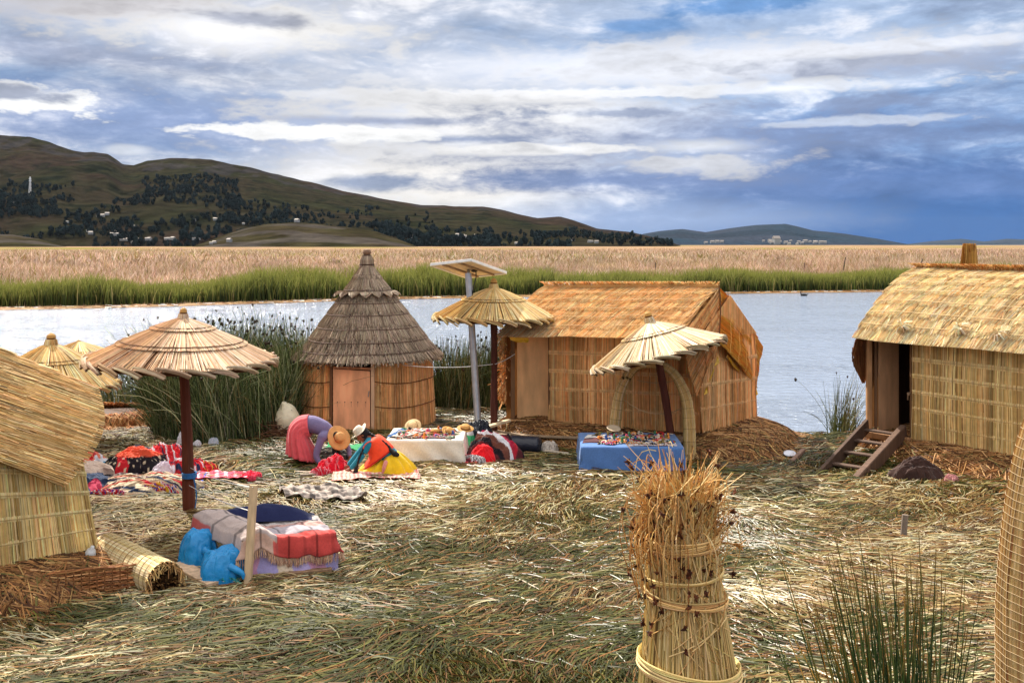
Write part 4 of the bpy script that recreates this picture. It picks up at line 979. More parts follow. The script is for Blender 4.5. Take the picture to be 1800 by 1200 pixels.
parasol(A(-8.62, 20.2, 0), W(138, 603, 20.2), 1.0, .42, 'low golden reed parasol half hidden behind the steep golden one', YL, tiers=(0, .5, 1), drop=1.1, kn=(.1, .06), nst=400)

# ================================================================ solar panel
def solar():
    b = G_at(843, 778); top = W(823, 480, 20.5)
    T_ = thing('solar_panel', 'solar panel tilted on a tall grey metal pole beside the yellowish parasol', 'solar panel', b)
    mb = MB(); mb.tubes(np.array([[b-A(0, 0, .1), b*.5+top*.5, top]]), .068, A(*lin(176, 176, 178)), 12); mb.build('pole', 'metal', T_, smooth=True)
    P2, P1, P3 = W(828, 457, 20.0), W(757, 465, 20.35), W(890, 479, 20.6); P4 = P1+P3-P2
    n = nrm(np.cross(P3-P2, P1-P2)); n = n if n[2] > 0 else -n
    mb = MB(); q = [P1, P2, P3, P4]
    mb.hexa([p-n*.012 for p in q]+[p+n*.012 for p in q], A(*lin(206, 190, 168))); pn = mb.build('panel', 'matte', T_)
    mb = MB(); m_ = sum(q)/4
    mb.hexa([p*.96+m_*.04+n*.014 for p in q]+[p*.96+m_*.04+n*.017 for p in q], A(.01, .015, .04)); mb.build('cell_face', 'metal', pn)
    for i in range(4):
        mb = MB(); mb.bar(q[i]-n*.005, q[(i+1) % 4]-n*.005, .035, .06, A(.72, .70, .66), up=n); mb.build('frame', 'matte', T_)
    mb = MB()
    for k in (.3, .7): mb.bar(P1*(1-k)+P2*k-n*.03, P4*(1-k)+P3*k-n*.03, .04, .04, lin(150, 130, 108), up=n)
    mb.bar(top-A(0, 0, .1), m_-n*.03, .05, .05, A(.2, .19, .18)); mb.ball(m_-n*.05+A(.12, 0, 0), (.07, .05, .03), A(.03, .03, .03))
    P, r_ = smooth_path([m_-n*.05+A(.15, 0, 0), top+A(.16, -.03, -.1), top+A(.1, -.08, -.35), top+A(.03, -.08, -.9)], [.012]*4, 6); mb.tubes(P[None], r_[None], A(.03, .03, .03), 5)
    mb.build('bracket', 'metal', T_)
solar()

# ================================================================ reed arch
def arch():
    Lb, Rb = W(1078, 762, 18.9), W(1212, 800, 18.2); Lb[2] = .0; Rb[2] = .0
    ap = W(1150, 640, 18.6); T_ = thing('reed_arch', 'smooth yellow reed arch standing behind the blue table', 'arch', (Lb+Rb)/2)
    pts = [Lb, W(1083, 730, 18.9), W(1093, 680, 18.9), W(1118, 645, 18.8), ap, W(1180, 652, 18.5), W(1203, 690, 18.4), W(1211, 740, 18.3), Rb]
    r0 = [.105, .10, .085, .072, .068, .074, .092, .105, .11]
    P, r_ = smooth_path(pts, r0, 10); mb = MB(); mb.tubes(P[None], r_[None]*.97, A(*lin(226, 188, 124)), 14)
    T = nrm(np.gradient(P, axis=0)); a = nrm(np.cross(T, A(0, 1, 0))); b = np.cross(a, T); n = 80
    th = rng.random(n)*2*np.pi
    Q = P[None]+(np.cos(th)[:, None, None]*a[None]+np.sin(th)[:, None, None]*b[None])*r_[None, :, None]*1.0
    mb.tubes(Q, .009, pick(n, [lin(236, 200, 136), lin(220, 180, 116), lin(246, 216, 162)], [3, 3, 1], .08), 3)
    for i in range(3, len(P)-2, 3):
        t = np.linspace(0, 2*np.pi, 17); mb.tubes((P[i]+np.cos(t)[:, None]*a[i]*r_[i]*1.08+np.sin(t)[:, None]*b[i]*r_[i]*1.08)[None], .005, A(*lin(176, 136, 84)), 3)
    mb.build('reed_bundle', 'straw', T_, smooth=True)
    for (p, q, s) in ((W(1120, 668, 18.8), W(1190, 668, 18.4), .05), (W(1096, 702, 18.9), W(1204, 714, 18.4), .2)):
        k = np.linspace(0, 1, 12)[:, None]; c_ = p*(1-k)+q*k-A(0, 0, 1)*(s*4*k*(1-k)); mb = MB(); mb.tubes(c_[None], .006, A(*lin(200, 170, 130)), 4); mb.build('cord', 'cloth', T_)
arch()
def cord(name, label, p, q, sag, col=(.75, .74, .72), r=.007):
    k = np.linspace(0, 1, 24)[:, None]; c_ = np.asarray(p)*(1-k)+np.asarray(q)*k-A(0, 0, 1)*(sag*4*k*(1-k)); mb = MB(); mb.tubes(c_[None], r, A(*col), 4)
    tag(mb.build(name, 'cloth', origin=p), label, 'cord')
cord('clothes_line', 'white line strung from the round hut to the parasol beside the solar panel', W(705, 641, 21.2), W(866, 640, 20.55), .06)
cord('clothes_line', 'thin white line from the leaning parasol pole down to the long hut doorway', W(870, 640, 20.55), W(905, 622, 20.8), .02)
# ================================================================ table stalls
def drape(mb, x0, x1, y0, y1, z, hang, colf, nx=44, ny=26, wav=.03, sag=.0, rot=0., org=None, lift=None, hangf=None):
    """cloth laid over a box and hanging down its sides"""
    hx = np.linspace(-hang, x1-x0+hang, nx); hy = np.linspace(-hang, y1-y0+hang, ny)
    U, V = np.meshgrid(hx, hy, indexing='ij'); ox = np.where(U < 0, -U, np.where(U > x1-x0, U-(x1-x0), 0)); oy = np.where(V < 0, -V, np.where(V > y1-y0, V-(y1-y0), 0))
    o = np.maximum(ox, oy); X = x0+np.clip(U, 0, x1-x0); Y = y0+np.clip(V, 0, y1-y0)
    per = U*1.0+V*1.0
    fl = .02+.10*o*(.3+fbm(per*3.1+x0, 7.7+y0, 2))+wav*np.sin(per*13+2*fbm(per*2, 1, 2))*np.minimum(o*3, 1)
    X = X+np.where(U < 0, -fl, np.where(U > x1-x0, fl, 0)); Y = Y+np.where(V < 0, -fl, np.where(V > y1-y0, fl, 0))
    Z = z-o+.012*(fbm(X*5, Y*5, 3)-.5)*(o < .02); Z = Z+(lift(U/(x1-x0), V/(y1-y0)) if lift else 0)
    Z = np.maximum(Z, gz(X, Y)+.035) if hangf is None else Z
    P = np.stack([X, Y, Z], -1)
    if rot:
        c_, s_ = math.cos(rot), math.sin(rot); q = P-np.array([x0, y0, 0]); P = np.stack([q[..., 0]*c_-q[..., 1]*s_+x0, q[..., 0]*s_+q[..., 1]*c_+y0, P[..., 2]], -1)
    mb.grid(P, colf(U, V, o)); return P
def rigid(o, k): return o
def solid(o, th=.008):
    m_ = o.modifiers.new('thickness', 'SOLIDIFY'); m_.thickness = th; return o
def smooth_obj(o):
    me = o.data; me.polygons.foreach_set('use_smooth', np.ones(len(me.polygons), bool)); return o

def stall(name, label, clabel, x0, x1, y0, y1, z, col, rot, hang, seedn):
    T_ = thing('stall_table', label, 'table', ((x0+x1)/2, (y0+y1)/2, 0))
    wood = lin(120, 92, 66); c_, s_ = math.cos(rot), math.sin(rot)
    tr = lambda x, y, zz: A(x0+(x-x0)*c_-(y-y0)*s_, y0+(x-x0)*s_+(y-y0)*c_, zz)
    mb = MB(); mb.hexa([tr(x0, y0, z-.05), tr(x1, y0, z-.05), tr(x1, y1, z-.05), tr(x0, y1, z-.05), tr(x0, y0, z-.02), tr(x1, y0, z-.02), tr(x1, y1, z-.02), tr(x0, y1, z-.02)], wood); mb.build('table_top', 'wood', T_)
    for a, b in ((x0+.06, y0+.06), (x1-.06, y0+.06), (x0+.06, y1-.06), (x1-.06, y1-.06)):
        mb = MB(); mb.bar(tr(a, b, -.05), tr(a, b, z-.05), .05, .05, wood); mb.build('leg', 'wood', T_)
    mb = MB(); mb.bar(tr(x0-.04, y0-.12, .05), tr(x1+.1, y0-.12, .04), .10, .05, lin(132, 118, 104)); mb.build('base_plank', 'wood', T_)
    def cf(U, V, o):
        n = fbm(U*6, V*6, 3)[..., None]; e = (o > hang*.93)[..., None]
        c = np.array(col)*(.9+.2*n); return c*(1-.12*e)
    mb = MB(); drape(mb, x0, x1, y0, y1, z, hang, cf, rot=rot, nx=90, ny=70, wav=.022 if name.startswith('white') else .010)
    o = mb.build(name, 'cloth', origin=((x0+x1)/2, (y0+y1)/2, 0), smooth=True); tag(solid(o), clabel, 'tablecloth')
    return tr
def torus(mb, c, R0, r0, col, ax=(0, 0, 1), seg=16, sy=1.0):
    t = np.linspace(0, 2*np.pi, seg+1); Rm = rot_to(ax); p = np.stack([np.cos(t)*R0, np.sin(t)*R0*sy, np.zeros(seg+1)], -1)@Rm.T+np.asarray(c); mb.tubes(p[None], r0, A(*col), 5)
CN_ = ['red', 'dark brown', 'black', 'cream', 'tan', 'green', 'blue', 'pink', 'olive', 'orange']
BR_ = [lin(200, 50, 44), lin(60, 46, 40), lin(36, 34, 38), lin(216, 200, 180), lin(190, 110, 60), lin(70, 120, 80), lin(60, 90, 150), lin(206, 70, 110), lin(130, 110, 60), lin(226, 140, 60)]
def crafts(tr, x0, x1, y0, y1, z, items, place):
    """small goods laid out on a stall, each an object of its own"""
    names = {'bead_necklace': ('string of dark and coloured beads', 'necklace'), 'bracelet': ('small round woven bracelet', 'bracelet'), 'carved_figure': ('small carved figure', 'figurine'),
             'woven_disc': ('small flat woven disc', 'ornament'), 'mobile_ornament': ('small bundle of coloured tassels', 'ornament')}
    for kind, n in items:
        for _ in range(n):
            x = random.uniform(x0, x1); y = random.uniform(y0, y1); c = tr(x, y, z+.014); ci = random.randrange(10); col = BR_[ci]; mb = MB()
            if kind == 'bead_necklace':
                a = random.random()*6; t = np.linspace(0, 2*np.pi, 22); rx, ry = random.uniform(.06, .14), random.uniform(.03, .07)
                for q in t[:-1]:
                    p = A(math.cos(q)*rx, math.sin(q)*ry, 0); mb.ball(c+A(p[0]*math.cos(a)-p[1]*math.sin(a), p[0]*math.sin(a)+p[1]*math.cos(a), .004), .013, random.choice([col, BR_[1], BR_[2], BR_[3]]), 5, 4)
            elif kind == 'bracelet':
                torus(mb, c+A(0, 0, .01), random.uniform(.035, .06), .014, col, (random.uniform(-.5, .5), -.3, 1)); torus(mb, c+A(0, 0, .016), .03, .007, random.choice(BR_))
            elif kind == 'carved_figure':
                h = random.uniform(.06, .12); mb.lathe([(0, 0), (.03, .0), (.034, h*.3), (.02, h*.55), (.026, h*.7), (.014, h*.95), (0, h)], c-A(0, 0, .012), col, 8); mb.ball(c+A(.025, 0, h*.6), (.02, .012, .012), random.choice(BR_), 6, 4)
            elif kind == 'woven_disc':
                r = random.uniform(.05, .09)
                for k in range(4): torus(mb, c+A(0, 0, .003*k), r*(1-.25*k)+.004, .011, col if k % 2 else random.choice(BR_), seg=18)
            else:
                for k in range(12):
                    d = A(random.gauss(0, .06), random.gauss(0, .05), random.uniform(.0, .03)); mb.tubes(np.array([c, c+d*.6+A(0, 0, .02), c+d]), .009, random.choice([col, col, BR_[3]]), 4)
                mb.ball(c+A(0, 0, .012), .02, col, 6, 4)
            lb, ct = names[kind]
            tag(mb.build(kind, 'matte', origin=c), '%s among the crafts on the %s, %s half' % (lb.replace('small', 'small '+CN_[ci]).replace('dark and coloured', CN_[ci]), place, 'left' if x < (x0+x1)/2 else 'right'), ct, kind.replace('_', ' ')+'s on the '+place)
def straw_hat(mb, c, ax, rb=.17, rc=.085, hc=.09, col=lin(196, 150, 90), band=None, wave=.0, seg=28):
    Rm = rot_to(ax); u = np.arange(seg)/seg*2*np.pi
    prof = [(0, hc), (rc*.55, hc*.98), (rc*.88, hc*.85), (rc, hc*.4), (rc*1.06, .005), (rb*.75, -.002), (rb, .012), (rb*1.01, .005), (rb*.75, -.010), (rc*1.0, -.004)]
    P = np.stack([np.stack([r*np.cos(u), r*np.sin(u), z+wave*np.sin(2*u+.6)*(r/rb)**2*(r > rc*1.2)], -1) for r, z in prof])
    mb.grid(P@Rm.T+np.asarray(c), A(*col), wrap=True)
    if band is not None:
        P = np.stack([np.stack([r*np.cos(u), r*np.sin(u), np.full(seg, z)], -1) for r, z in ((rc*1.075, .012), (rc*1.06, .034))]); mb.grid(P@Rm.T+np.asarray(c), A(*band), wrap=True)

# white stall in front of the round hut
x0, x1 = (686-900)/F*18.0, (812-900)/F*18.0
trW = stall('white_tablecloth', 'low table under a white cloth in front of the round hut', 'white cloth draped over the low table in front of the round hut', x0-.05, x1, 18.0, 19.15, .47, lin(232, 222, 206), .0, .42, 3)
crafts(trW, x0+.12, x1-.14, 18.06, 18.9, .475, [('bead_necklace', 34), ('bracelet', 18), ('carved_figure', 10), ('woven_disc', 10), ('mobile_ornament', 12)], 'white table')
for (px, py, Y, ax, lb) in ((846-28, 755, 18.95, (.1, -.25, 1), 'brown woven straw hat at the right rear corner of the white table'), (790, 762, 18.5, (.5, -.4, .9), 'tan straw hat standing tilted among the crafts near the right end of the white table'), (726, 756, 19.0, (-.1, -.7, .7), 'pale straw hat leaning at the back of the white table'), (765, 765, 18.5, (0, .1, 1), 'flat wide straw hat in the middle of the white table')):
    c = W(px, py, Y); c[2] = .50; mb = MB(); straw_hat(mb, c+A(0, 0, .03*(1-ax[2])*4), ax, .16, .09, .08, lin(200, 150, 86) if px != 726 else lin(222, 190, 140), lin(110, 70, 40)); tag(smooth_obj(mb.build('straw_hat', 'straw', origin=c)), lb, 'hat', 'straw hats on the white table')
# blue beaded cloth and picture cloth at the left end
def flat_cloth(name, label, cat, c, ux, uy, lx, ly, colf, nx=26, ny=20, amp=.02, z=None, th=.008, fr=4., follow=True, seed=0, group=None):
    a, b = np.meshgrid(np.linspace(-.5, .5, nx), np.linspace(-.5, .5, ny), indexing='ij')
    ux = nrm(np.asarray(ux, float)); uy = nrm(np.asarray(uy, float))
    jx = .05*(fbm(b*3+seed, a*0+seed, 2)-.5); jy = .06*(fbm(a*3+seed, 5+a*0, 2)-.5)
    P = np.asarray(c)+ux*((a+jx)*lx)[..., None]+uy*((b+jy)*ly)[..., None]
    h = amp*(fbm(a*fr+seed, b*fr+seed*2, 3)*1.6-.3)
    if follow: P[..., 2] = gz(P[..., 0], P[..., 1])+.085+h+(z or 0)
    else: P[..., 2] = P[..., 2]+h
    mb = MB(); mb.grid(P, colf((a+.5)*lx, (b+.5)*ly)); o = mb.build(name, 'cloth', origin=c, smooth=True); solid(o, th)
    tag(o, label, cat, group); return P
flat_cloth('dark_cloth', 'dark brown speckled cloth under the crafts on the white table', 'cloth', A((x0+x1)/2+.02, 18.42, .483), (1, 0, 0), (0, 1, 0), .98, .72, lambda U, V: np.where((rng.random(U.shape) > .7)[..., None], np.array(BR_)[rng.integers(0, 10, U.shape)], np.array(lin(66, 46, 46))), 50, 40, .012, follow=False)
def blue_net(U, V): k = ((np.sin(U*90)*np.sin(V*90)) > .1)[..., None]; return np.array(lin(40, 100, 160))*(1-k)+np.array(lin(30, 60, 100))*k
flat_cloth('beaded_scarf', 'blue beaded scarf laid over the left end of the white table', 'scarf', W(699, 768, 18.5)*A(1, 1, 0)+A(0, 0, .485), (1, .1, 0), (.2, 1, 0), .17, .75, blue_net, 30, 60, .03, follow=False)
def pict(U, V):
    k = (np.abs(U-.12) < .085)[..., None]&(np.abs(((V*4.2) % 1)-.5) < .33)[..., None]; q = (np.sin(U*120+V*40) > 0)[..., None]
    return np.where(k, np.where(q, np.array(lin(190, 60, 60)), np.array(lin(60, 50, 56))), np.array(lin(226, 214, 196)))
flat_cloth('picture_cloth', 'narrow woven cloth with small square pictures lying on the white table', 'cloth', W(722, 768, 18.45)*A(1, 1, 0)+A(0, 0, .50), (1, .1, 0), (.5, 1, 0), .24, .85, pict, 40, 80, .03, follow=False, seed=3)
# blue stall under the leaning parasol
bx0, bx1 = (1024-900)/F*17.35, (1196-900)/F*17.35
trB = stall('blue_tablecloth', 'low table under a blue cloth below the leaning parasol', 'blue cloth draped over the low table below the leaning parasol', bx0, bx1+.03, 17.35, 18.65, .48, lin(86, 122, 178), -.03, .41, 5)
crafts(trB, bx0+.32, bx1-.1, 17.5, 18.5, .485, [('bead_necklace', 20), ('bracelet', 28), ('carved_figure', 22), ('mobile_ornament', 34), ('woven_disc', 10)], 'blue table')
def wcol(U, V): return np.array(lin(228, 224, 220))*np.ones(U.shape+(1,))
flat_cloth('white_paper', 'white sheet at the left rear of the blue table', 'sheet', trB(bx0+.27, 18.2, .495), (1, .1, 0), (.3, 1, 0), .34, .30, wcol, 8, 8, .01, follow=False)
flat_cloth('dark_cloth', 'dark red and black cloth on the left of the blue table', 'cloth', trB(bx0+.25, 17.9, .487), (1, .05, 0), (.2, 1, 0), .40, .5, lambda U, V: np.where((np.sin(V*60) > .6)[..., None], np.array(lin(150, 40, 40)), np.array(lin(34, 24, 30))), 12, 24, .012, follow=False)
flat_cloth('beaded_mat', 'pale mat covered with bright beads at the front of the blue table', 'mat', trB(bx0+1.22, 17.55, .49), (1, 0, 0), (0, 1, 0), .85, .32, lambda U, V: np.where((rng.random(U.shape) > .45)[..., None], np.array(lin(226, 222, 224)), np.array(BR_)[rng.integers(0, 10, U.shape)]), 60, 24, .012, follow=False)
c = trB(bx0+.62, 18.45, .60); mb = MB(); straw_hat(mb, c, (.1, -.3, 1), .13, .02, .01, lin(222, 200, 170)); tag(smooth_obj(mb.build('woven_plate', 'straw', origin=c)), 'round pale woven plate standing above the crafts on the blue table', 'plate')
mb = MB(); mb.lathe([(0, 0), (.03, 0), (.034, .04), (.01, .06), (.01, .09), (0, .09)], trB(bx0+.62, 18.45, .49), lin(150, 100, 60), 8); tag(mb.build('plate_stand', 'wood', origin=c), 'small stand under the pale woven plate', 'stand')

# ================================================================ heaps of cloth
TG = 'heap of textiles by the near left hut'
def heap(name, label, cat, c, rx, ry, h, colf, rot=0., lump=.35, fr=2.6, seed=0, m_='cloth', pw=2.2, nx=120, group=None, fold=.0, zoff=-.03):
    g = np.linspace(-1, 1, nx); a, b = np.meshgrid(g, g, indexing='ij'); rr = np.maximum(np.abs(a), np.abs(b)); L = np.sqrt(a*a+b*b)+1e-6; a, b = a*rr/L, b*rr/L
    r = np.sqrt(a*a+b*b); an = np.arctan2(b, a); q = 1+.42*(fbm(np.cos(an)*2.2+seed, np.sin(an)*2.2+seed, 4)-.5)*2
    rid = 1-np.abs(fbm(a*fr*1.5+seed*1.7, b*fr*2.6+seed, 4)-.5)*5; nx_ = nx
    h = h*(.72 if group == TG else 1.)
    z = h*np.clip(1-r**pw, 0, 1)**.7*(1-lump+lump*1.6*fbm(a*fr+seed, b*fr+seed*2, 3))+(fold*1.3+.012)*rid*np.clip((1-r)*6, 0, 1)
    cs, sn = math.cos(rot), math.sin(rot); e_ = np.clip(r, 0, 1)*.5; x = rx*(a+e_*(fbm(a*2.3+seed, b*2.3+9, 3)-.5)*1.3); y = ry*(b+e_*(fbm(a*2.3+seed+5, b*2.3+2, 3)-.5)*1.3)
    X = c[0]+x*cs-y*sn; Y = c[1]+x*sn+y*cs
    base = gz(X, Y)+c[2]+.05 if c[2] < .2 else c[2]
    P = np.stack([X, Y, base+z+zoff*(r > .97)], -1); mb = MB(); mb.grid(P, colf(a, b, z/h, rid))
    o = mb.build(name, m_, origin=c, smooth=True); tag(o, label, cat, group); return o
def flatc(col, v=.12):
    return lambda a, b, z, rid: np.array(col)*(1+v*(fbm(a*5, b*5, 2)[..., None]-.5)*2)*np.ones(a.shape+(1,))
def stripes(cols, fq, dirx=.3, diry=1., wob=.5, seed=0):
    cols = np.array(cols)
    def f(a, b, z, rid):
        s = (a*dirx+b*diry+.45*wob*(fbm(a*2+seed, b*2, 3)-.5))*fq*1.7+rid*.5; i = np.floor(s).astype(int); i = (i*7+(i//3)*5) % len(cols); return cols[i]
    return f
RED = lin(200, 34, 44); BLK = lin(34, 28, 34); CRM = lin(214, 196, 166); NVY = lin(36, 54, 84); WHT = lin(226, 222, 224); GRY = lin(130, 112, 116); ORG_ = lin(220, 86, 56)
def hp(px, py, z=0.): return G_at(px, py, z)
TG = 'heap of textiles by the near left hut'
def blob_at(px, py, z=0.): p = hp(px, py); p[2] = z; return p
heap('folded_blanket', 'cream blanket with dark red and navy stripes folded at the front of the textile heap', 'blanket', blob_at(262, 866), .80, .42, .34, stripes([CRM, CRM, RED, CRM, NVY, CRM, lin(150, 110, 80), CRM], 9, .25, 1, .8), seed=1, group=TG, fold=.02)
heap('brown_blanket', 'brown and grey woven blanket at the left of the striped textile heap', 'blanket', blob_at(222, 862), .46, .38, .26, stripes([lin(96, 72, 66), lin(120, 96, 90), lin(70, 52, 50), GRY], 10, 1, .2, .5), seed=2, group=TG, fold=.02)
heap('black_blanket', 'black blanket with a fuzzy orange edge and white figures on the textile heap', 'blanket', blob_at(242, 842, .2), .62, .34, .42, lambda a, b, z, rid: np.where((z > .74)[..., None], np.array(ORG_), np.where(((np.sin(a*26)*np.sin(b*30+1)) > .72)[..., None], np.array(CRM), np.where((np.abs(a+.35) < .14)[..., None], np.array(RED), np.array(BLK)))), seed=3, group=TG, fold=.03)
heap('grey_bundle', 'dark grey bundle behind the black blanket of the textile heap', 'bundle', blob_at(250, 828, .05), .36, .30, .46, flatc(lin(66, 66, 74)), seed=4, group=TG)
heap('red_textile', 'bright red textile with small blue and white figures crumpled on top of the heap', 'textile', blob_at(292, 836, .1), .42, .38, .48, stripes([RED, lin(226, 40, 52), RED, NVY, RED, lin(236, 60, 70), WHT, RED], 11, 1, .6, 1.2), seed=5, group=TG, lump=.6, fold=.06)
heap('red_textile', 'crumpled red textile just left of the parasol pole', 'textile', blob_at(322, 838, .03), .36, .30, .34, stripes([RED, lin(220, 50, 60), WHT, RED, NVY, RED], 9, .4, 1, 1.), seed=15, group=TG, lump=.6, fold=.05)
heap('white_bundle', 'white fringed bundle between the red textile and the black blanket', 'bundle', blob_at(286, 850, .1), .17, .17, .30, flatc(lin(206, 192, 204)), seed=6, group=TG)
heap('turquoise_cloth', 'turquoise cloth with a green edge at the left of the textile heap', 'cloth', blob_at(190, 838), .42, .28, .20, lambda a, b, z, rid: np.where((b < -.6)[..., None], np.array(lin(120, 200, 110)), np.array(lin(44, 134, 170)))*(.8+.4*rid[..., None]), seed=7, group=TG, fold=.03)
heap('white_cloth', 'flat white cloth under the turquoise cloth', 'cloth', blob_at(190, 852), .55, .30, .08, flatc(WHT), seed=8, group=TG, fold=.02)
heap('black_bag', 'small black bag on the white cloth', 'bag', blob_at(183, 848, .05), .20, .16, .17, flatc(BLK), seed=9, group=TG)
heap('navy_bundle', 'dark blue bundle beside the wall of the near left hut', 'bundle', blob_at(150, 866), .45, .36, .34, lambda a, b, z, rid: np.where(((a-.6)**2+(b+.55)**2 < .08)[..., None], np.array(lin(190, 60, 90)), np.array(NVY)), seed=10, group=TG)
heap('cream_cloth', 'cream cloth draped over the dark blue bundle', 'cloth', blob_at(152, 852, .22), .44, .26, .24, flatc(lin(206, 182, 164)), seed=11, group=TG)
heap('red_textile', 'red spotted textile with a white corner behind the cream cloth', 'textile', blob_at(146, 832, .02), .36, .4, .42, lambda a, b, z, rid: np.where((fbm(a*8, b*8, 2) > .55)[..., None], np.array(lin(230, 120, 90)), np.where((a > .6)[..., None], np.array(WHT), np.array(RED))), seed=12, group=TG)
heap('beige_textile', 'beige striped textile lying flat between the heap and the parasol pole', 'textile', blob_at(322, 862), .42, .2, .10, stripes([lin(206, 176, 146), lin(170, 130, 104), CRM, lin(206, 150, 130)], 8, .2, 1, .4), seed=13, group=TG, fold=.015)
heap('red_braid', 'coil of red and white braid at the front right of the striped blanket', 'braid', blob_at(280, 874), .30, .13, .17, stripes([RED, WHT, lin(70, 60, 150), RED, lin(240, 190, 60), WHT], 10, 1, 1, 1.6), seed=14, group=TG, lump=.7, fold=.05)
heap('red_braid', 'string of red and white tassels on the reeds left of the striped blanket', 'braid', blob_at(188, 878), .36, .09, .09, stripes([RED, WHT, lin(60, 70, 160), RED, lin(226, 100, 60)], 14, 1, .3, 1.2), seed=16, group=TG, lump=.7, fold=.04)
heap('red_textile', 'small red and orange textile just right of the parasol pole', 'textile', blob_at(352, 836), .30, .22, .19, stripes([RED, lin(226, 60, 50), lin(230, 160, 60), RED, BLK], 7, 1, .6, 1.), seed=17, group=TG, fold=.04, lump=.6)
flat_cloth('pink_textile', 'long pink and red patterned textile spread right of the parasol pole', 'textile', G_at(392, 847), (1, -.02, 0), (-.1, 1, 0), 1.08, .60, lambda U, V: np.where((np.sin(V*34+2*np.sin(U*9)) > .25)[..., None], np.array(lin(206, 44, 70)), np.where((np.sin(U*40+V*9) > .4)[..., None], np.array(lin(240, 190, 200)), np.array(lin(226, 90, 116)))), 60, 40, .07, fr=7., seed=21)
mb = MB()
P, r_ = smooth_path([G_at(352, 868)+A(0, 0, .08), G_at(352, 850)+A(0, 0, .10), G_at(362, 845)+A(0, 0, .12), G_at(352, 862)+A(0, 0, .09), G_at(358, 868)+A(0, 0, .08)], [.022]*5, 6); mb.tubes(P[None], r_[None], A(*lin(60, 90, 190)), 6); tag(mb.build('blue_scarf', 'cloth', origin=P[0]), 'thin blue scarf lying on the pink textile near the pole', 'scarf')
for i, (px, py) in enumerate(((433, 846), (440, 842), (448, 846), (442, 849), (453, 845))):
    c = G_at(px, py+5)+A(0, 0, .13); mb = MB(); mb.ball(c, .062, lin(244, 84, 110), 10, 8, .12)
    n = 120; d = nrm(rng.standard_normal((n, 3))); mb.tubes(np.stack([c+d*.05, c+d*.075], 1), .006, pick(n, [lin(246, 96, 120), lin(236, 60, 90)], [1, 1]), 3)
    tag(mb.build('pompom', 'cloth', origin=c), 'pink wool pompom at the end of the pink textile', 'pompom', 'pink pompoms')

def bundle():
    c = blob_at(858, 812); c[1] -= 0
    st = stripes([lin(176, 34, 62), BLK, lin(206, 60, 90), lin(96, 40, 44), WHT, lin(196, 40, 56), lin(110, 66, 54)], 9, .7, 1, .9)
    heap('striped_bundle', 'striped red and black carrying cloth tied in a bundle right of the white table', 'bundle', c+A(.10, .15, .0), .50, .40, .48, st, seed=31, lump=.45, fold=.05)
    heap('red_bundle', 'plain bright red bulge wrapped in front of the striped bundle', 'bundle', c+A(-.10, -.18, .0), .25, .2, .33, flatc(lin(226, 26, 36)), seed=32, lump=.2)
    heap('grey_scarf', 'grey and white patterned scarf at the front of the striped bundle', 'scarf', c+A(-.24, -.30, .0), .22, .10, .14, stripes([WHT, GRY, lin(180, 170, 170), BLK], 9, 1, 1, 1.3), seed=33, fold=.03, rot=-.5)
    heap('red_fringe_cloth', 'red fringed cloth spread on the reeds left of the striped bundle', 'cloth', c+A(-.30, -.15, 0), .28, .30, .10, stripes([lin(176, 34, 50), lin(206, 70, 80), lin(90, 30, 40)], 8, 1, .3, 1.), seed=34, fold=.03)
bundle()
# pipe, bags and litter in front of the long hut
def pipe():
    p, q = W(880, 786, 19.2), W(952, 790, 19.0); p[2] = q[2] = .17
    mb = MB(); k = np.linspace(0, 1, 40)[:, None]; P = p*(1-k)+q*k; r = .165+.006*(np.arange(40) % 2); r[-3:] = [.15, .12, .06]
    mb.tubes(P[None], r[None], A(*lin(46, 48, 60)), 18); tag(mb.build('black_drum', 'plastic', origin=p, smooth=True), 'black ribbed drum lying on its side in front of the long golden hut', 'drum')
pipe()
heap('black_bag', 'black plastic bag at the foot of the solar panel pole', 'bag', blob_at(842, 790)+A(0, .2, 0), .30, .28, .44, flatc(lin(36, 40, 50)), seed=41, m_='plastic', fold=.05)
heap('green_bag', 'small green and white plastic bag at the right end of the white table', 'bag', blob_at(824, 800)+A(0, .5, .0),   .12, .14, .34, lambda a, b, z, rid: np.where((z > .75)[..., None], np.array(WHT), np.array(lin(60, 180, 120))), seed=42, m_='plastic', fold=.03)
heap('white_bag', 'crumpled white plastic bag beside the black drum', 'bag', blob_at(966, 797), .18, .14, .17, flatc(lin(214, 200, 186)), seed=43, m_='plastic', fold=.04)
heap('white_bag', 'white plastic scrap at the edge of the reeds left of the parasol pole', 'bag', blob_at(322, 792), .12, .1, .24, flatc(WHT), seed=44, m_='plastic', fold=.03)
heap('white_bag', 'white plastic scrap just right of the pinkish parasol pole at the edge of the reeds', 'bag', blob_at(347, 794), .09, .08, .09, flatc(WHT), seed=45, m_='plastic', fold=.03)
heap('white_bag', 'pale plastic scrap farther right along the edge of the reeds', 'bag', blob_at(376, 791), .11, .09, .10, flatc(lin(190, 196, 206)), seed=46, m_='plastic', fold=.03)
heap('light_blue_bag', 'light blue plastic bag behind the yellow skirt at the end of the white table', 'bag', blob_at(702, 812)+A(0, 0, .15), .16, .1, .2, flatc(lin(130, 180, 220)), seed=47, m_='plastic', fold=.03)
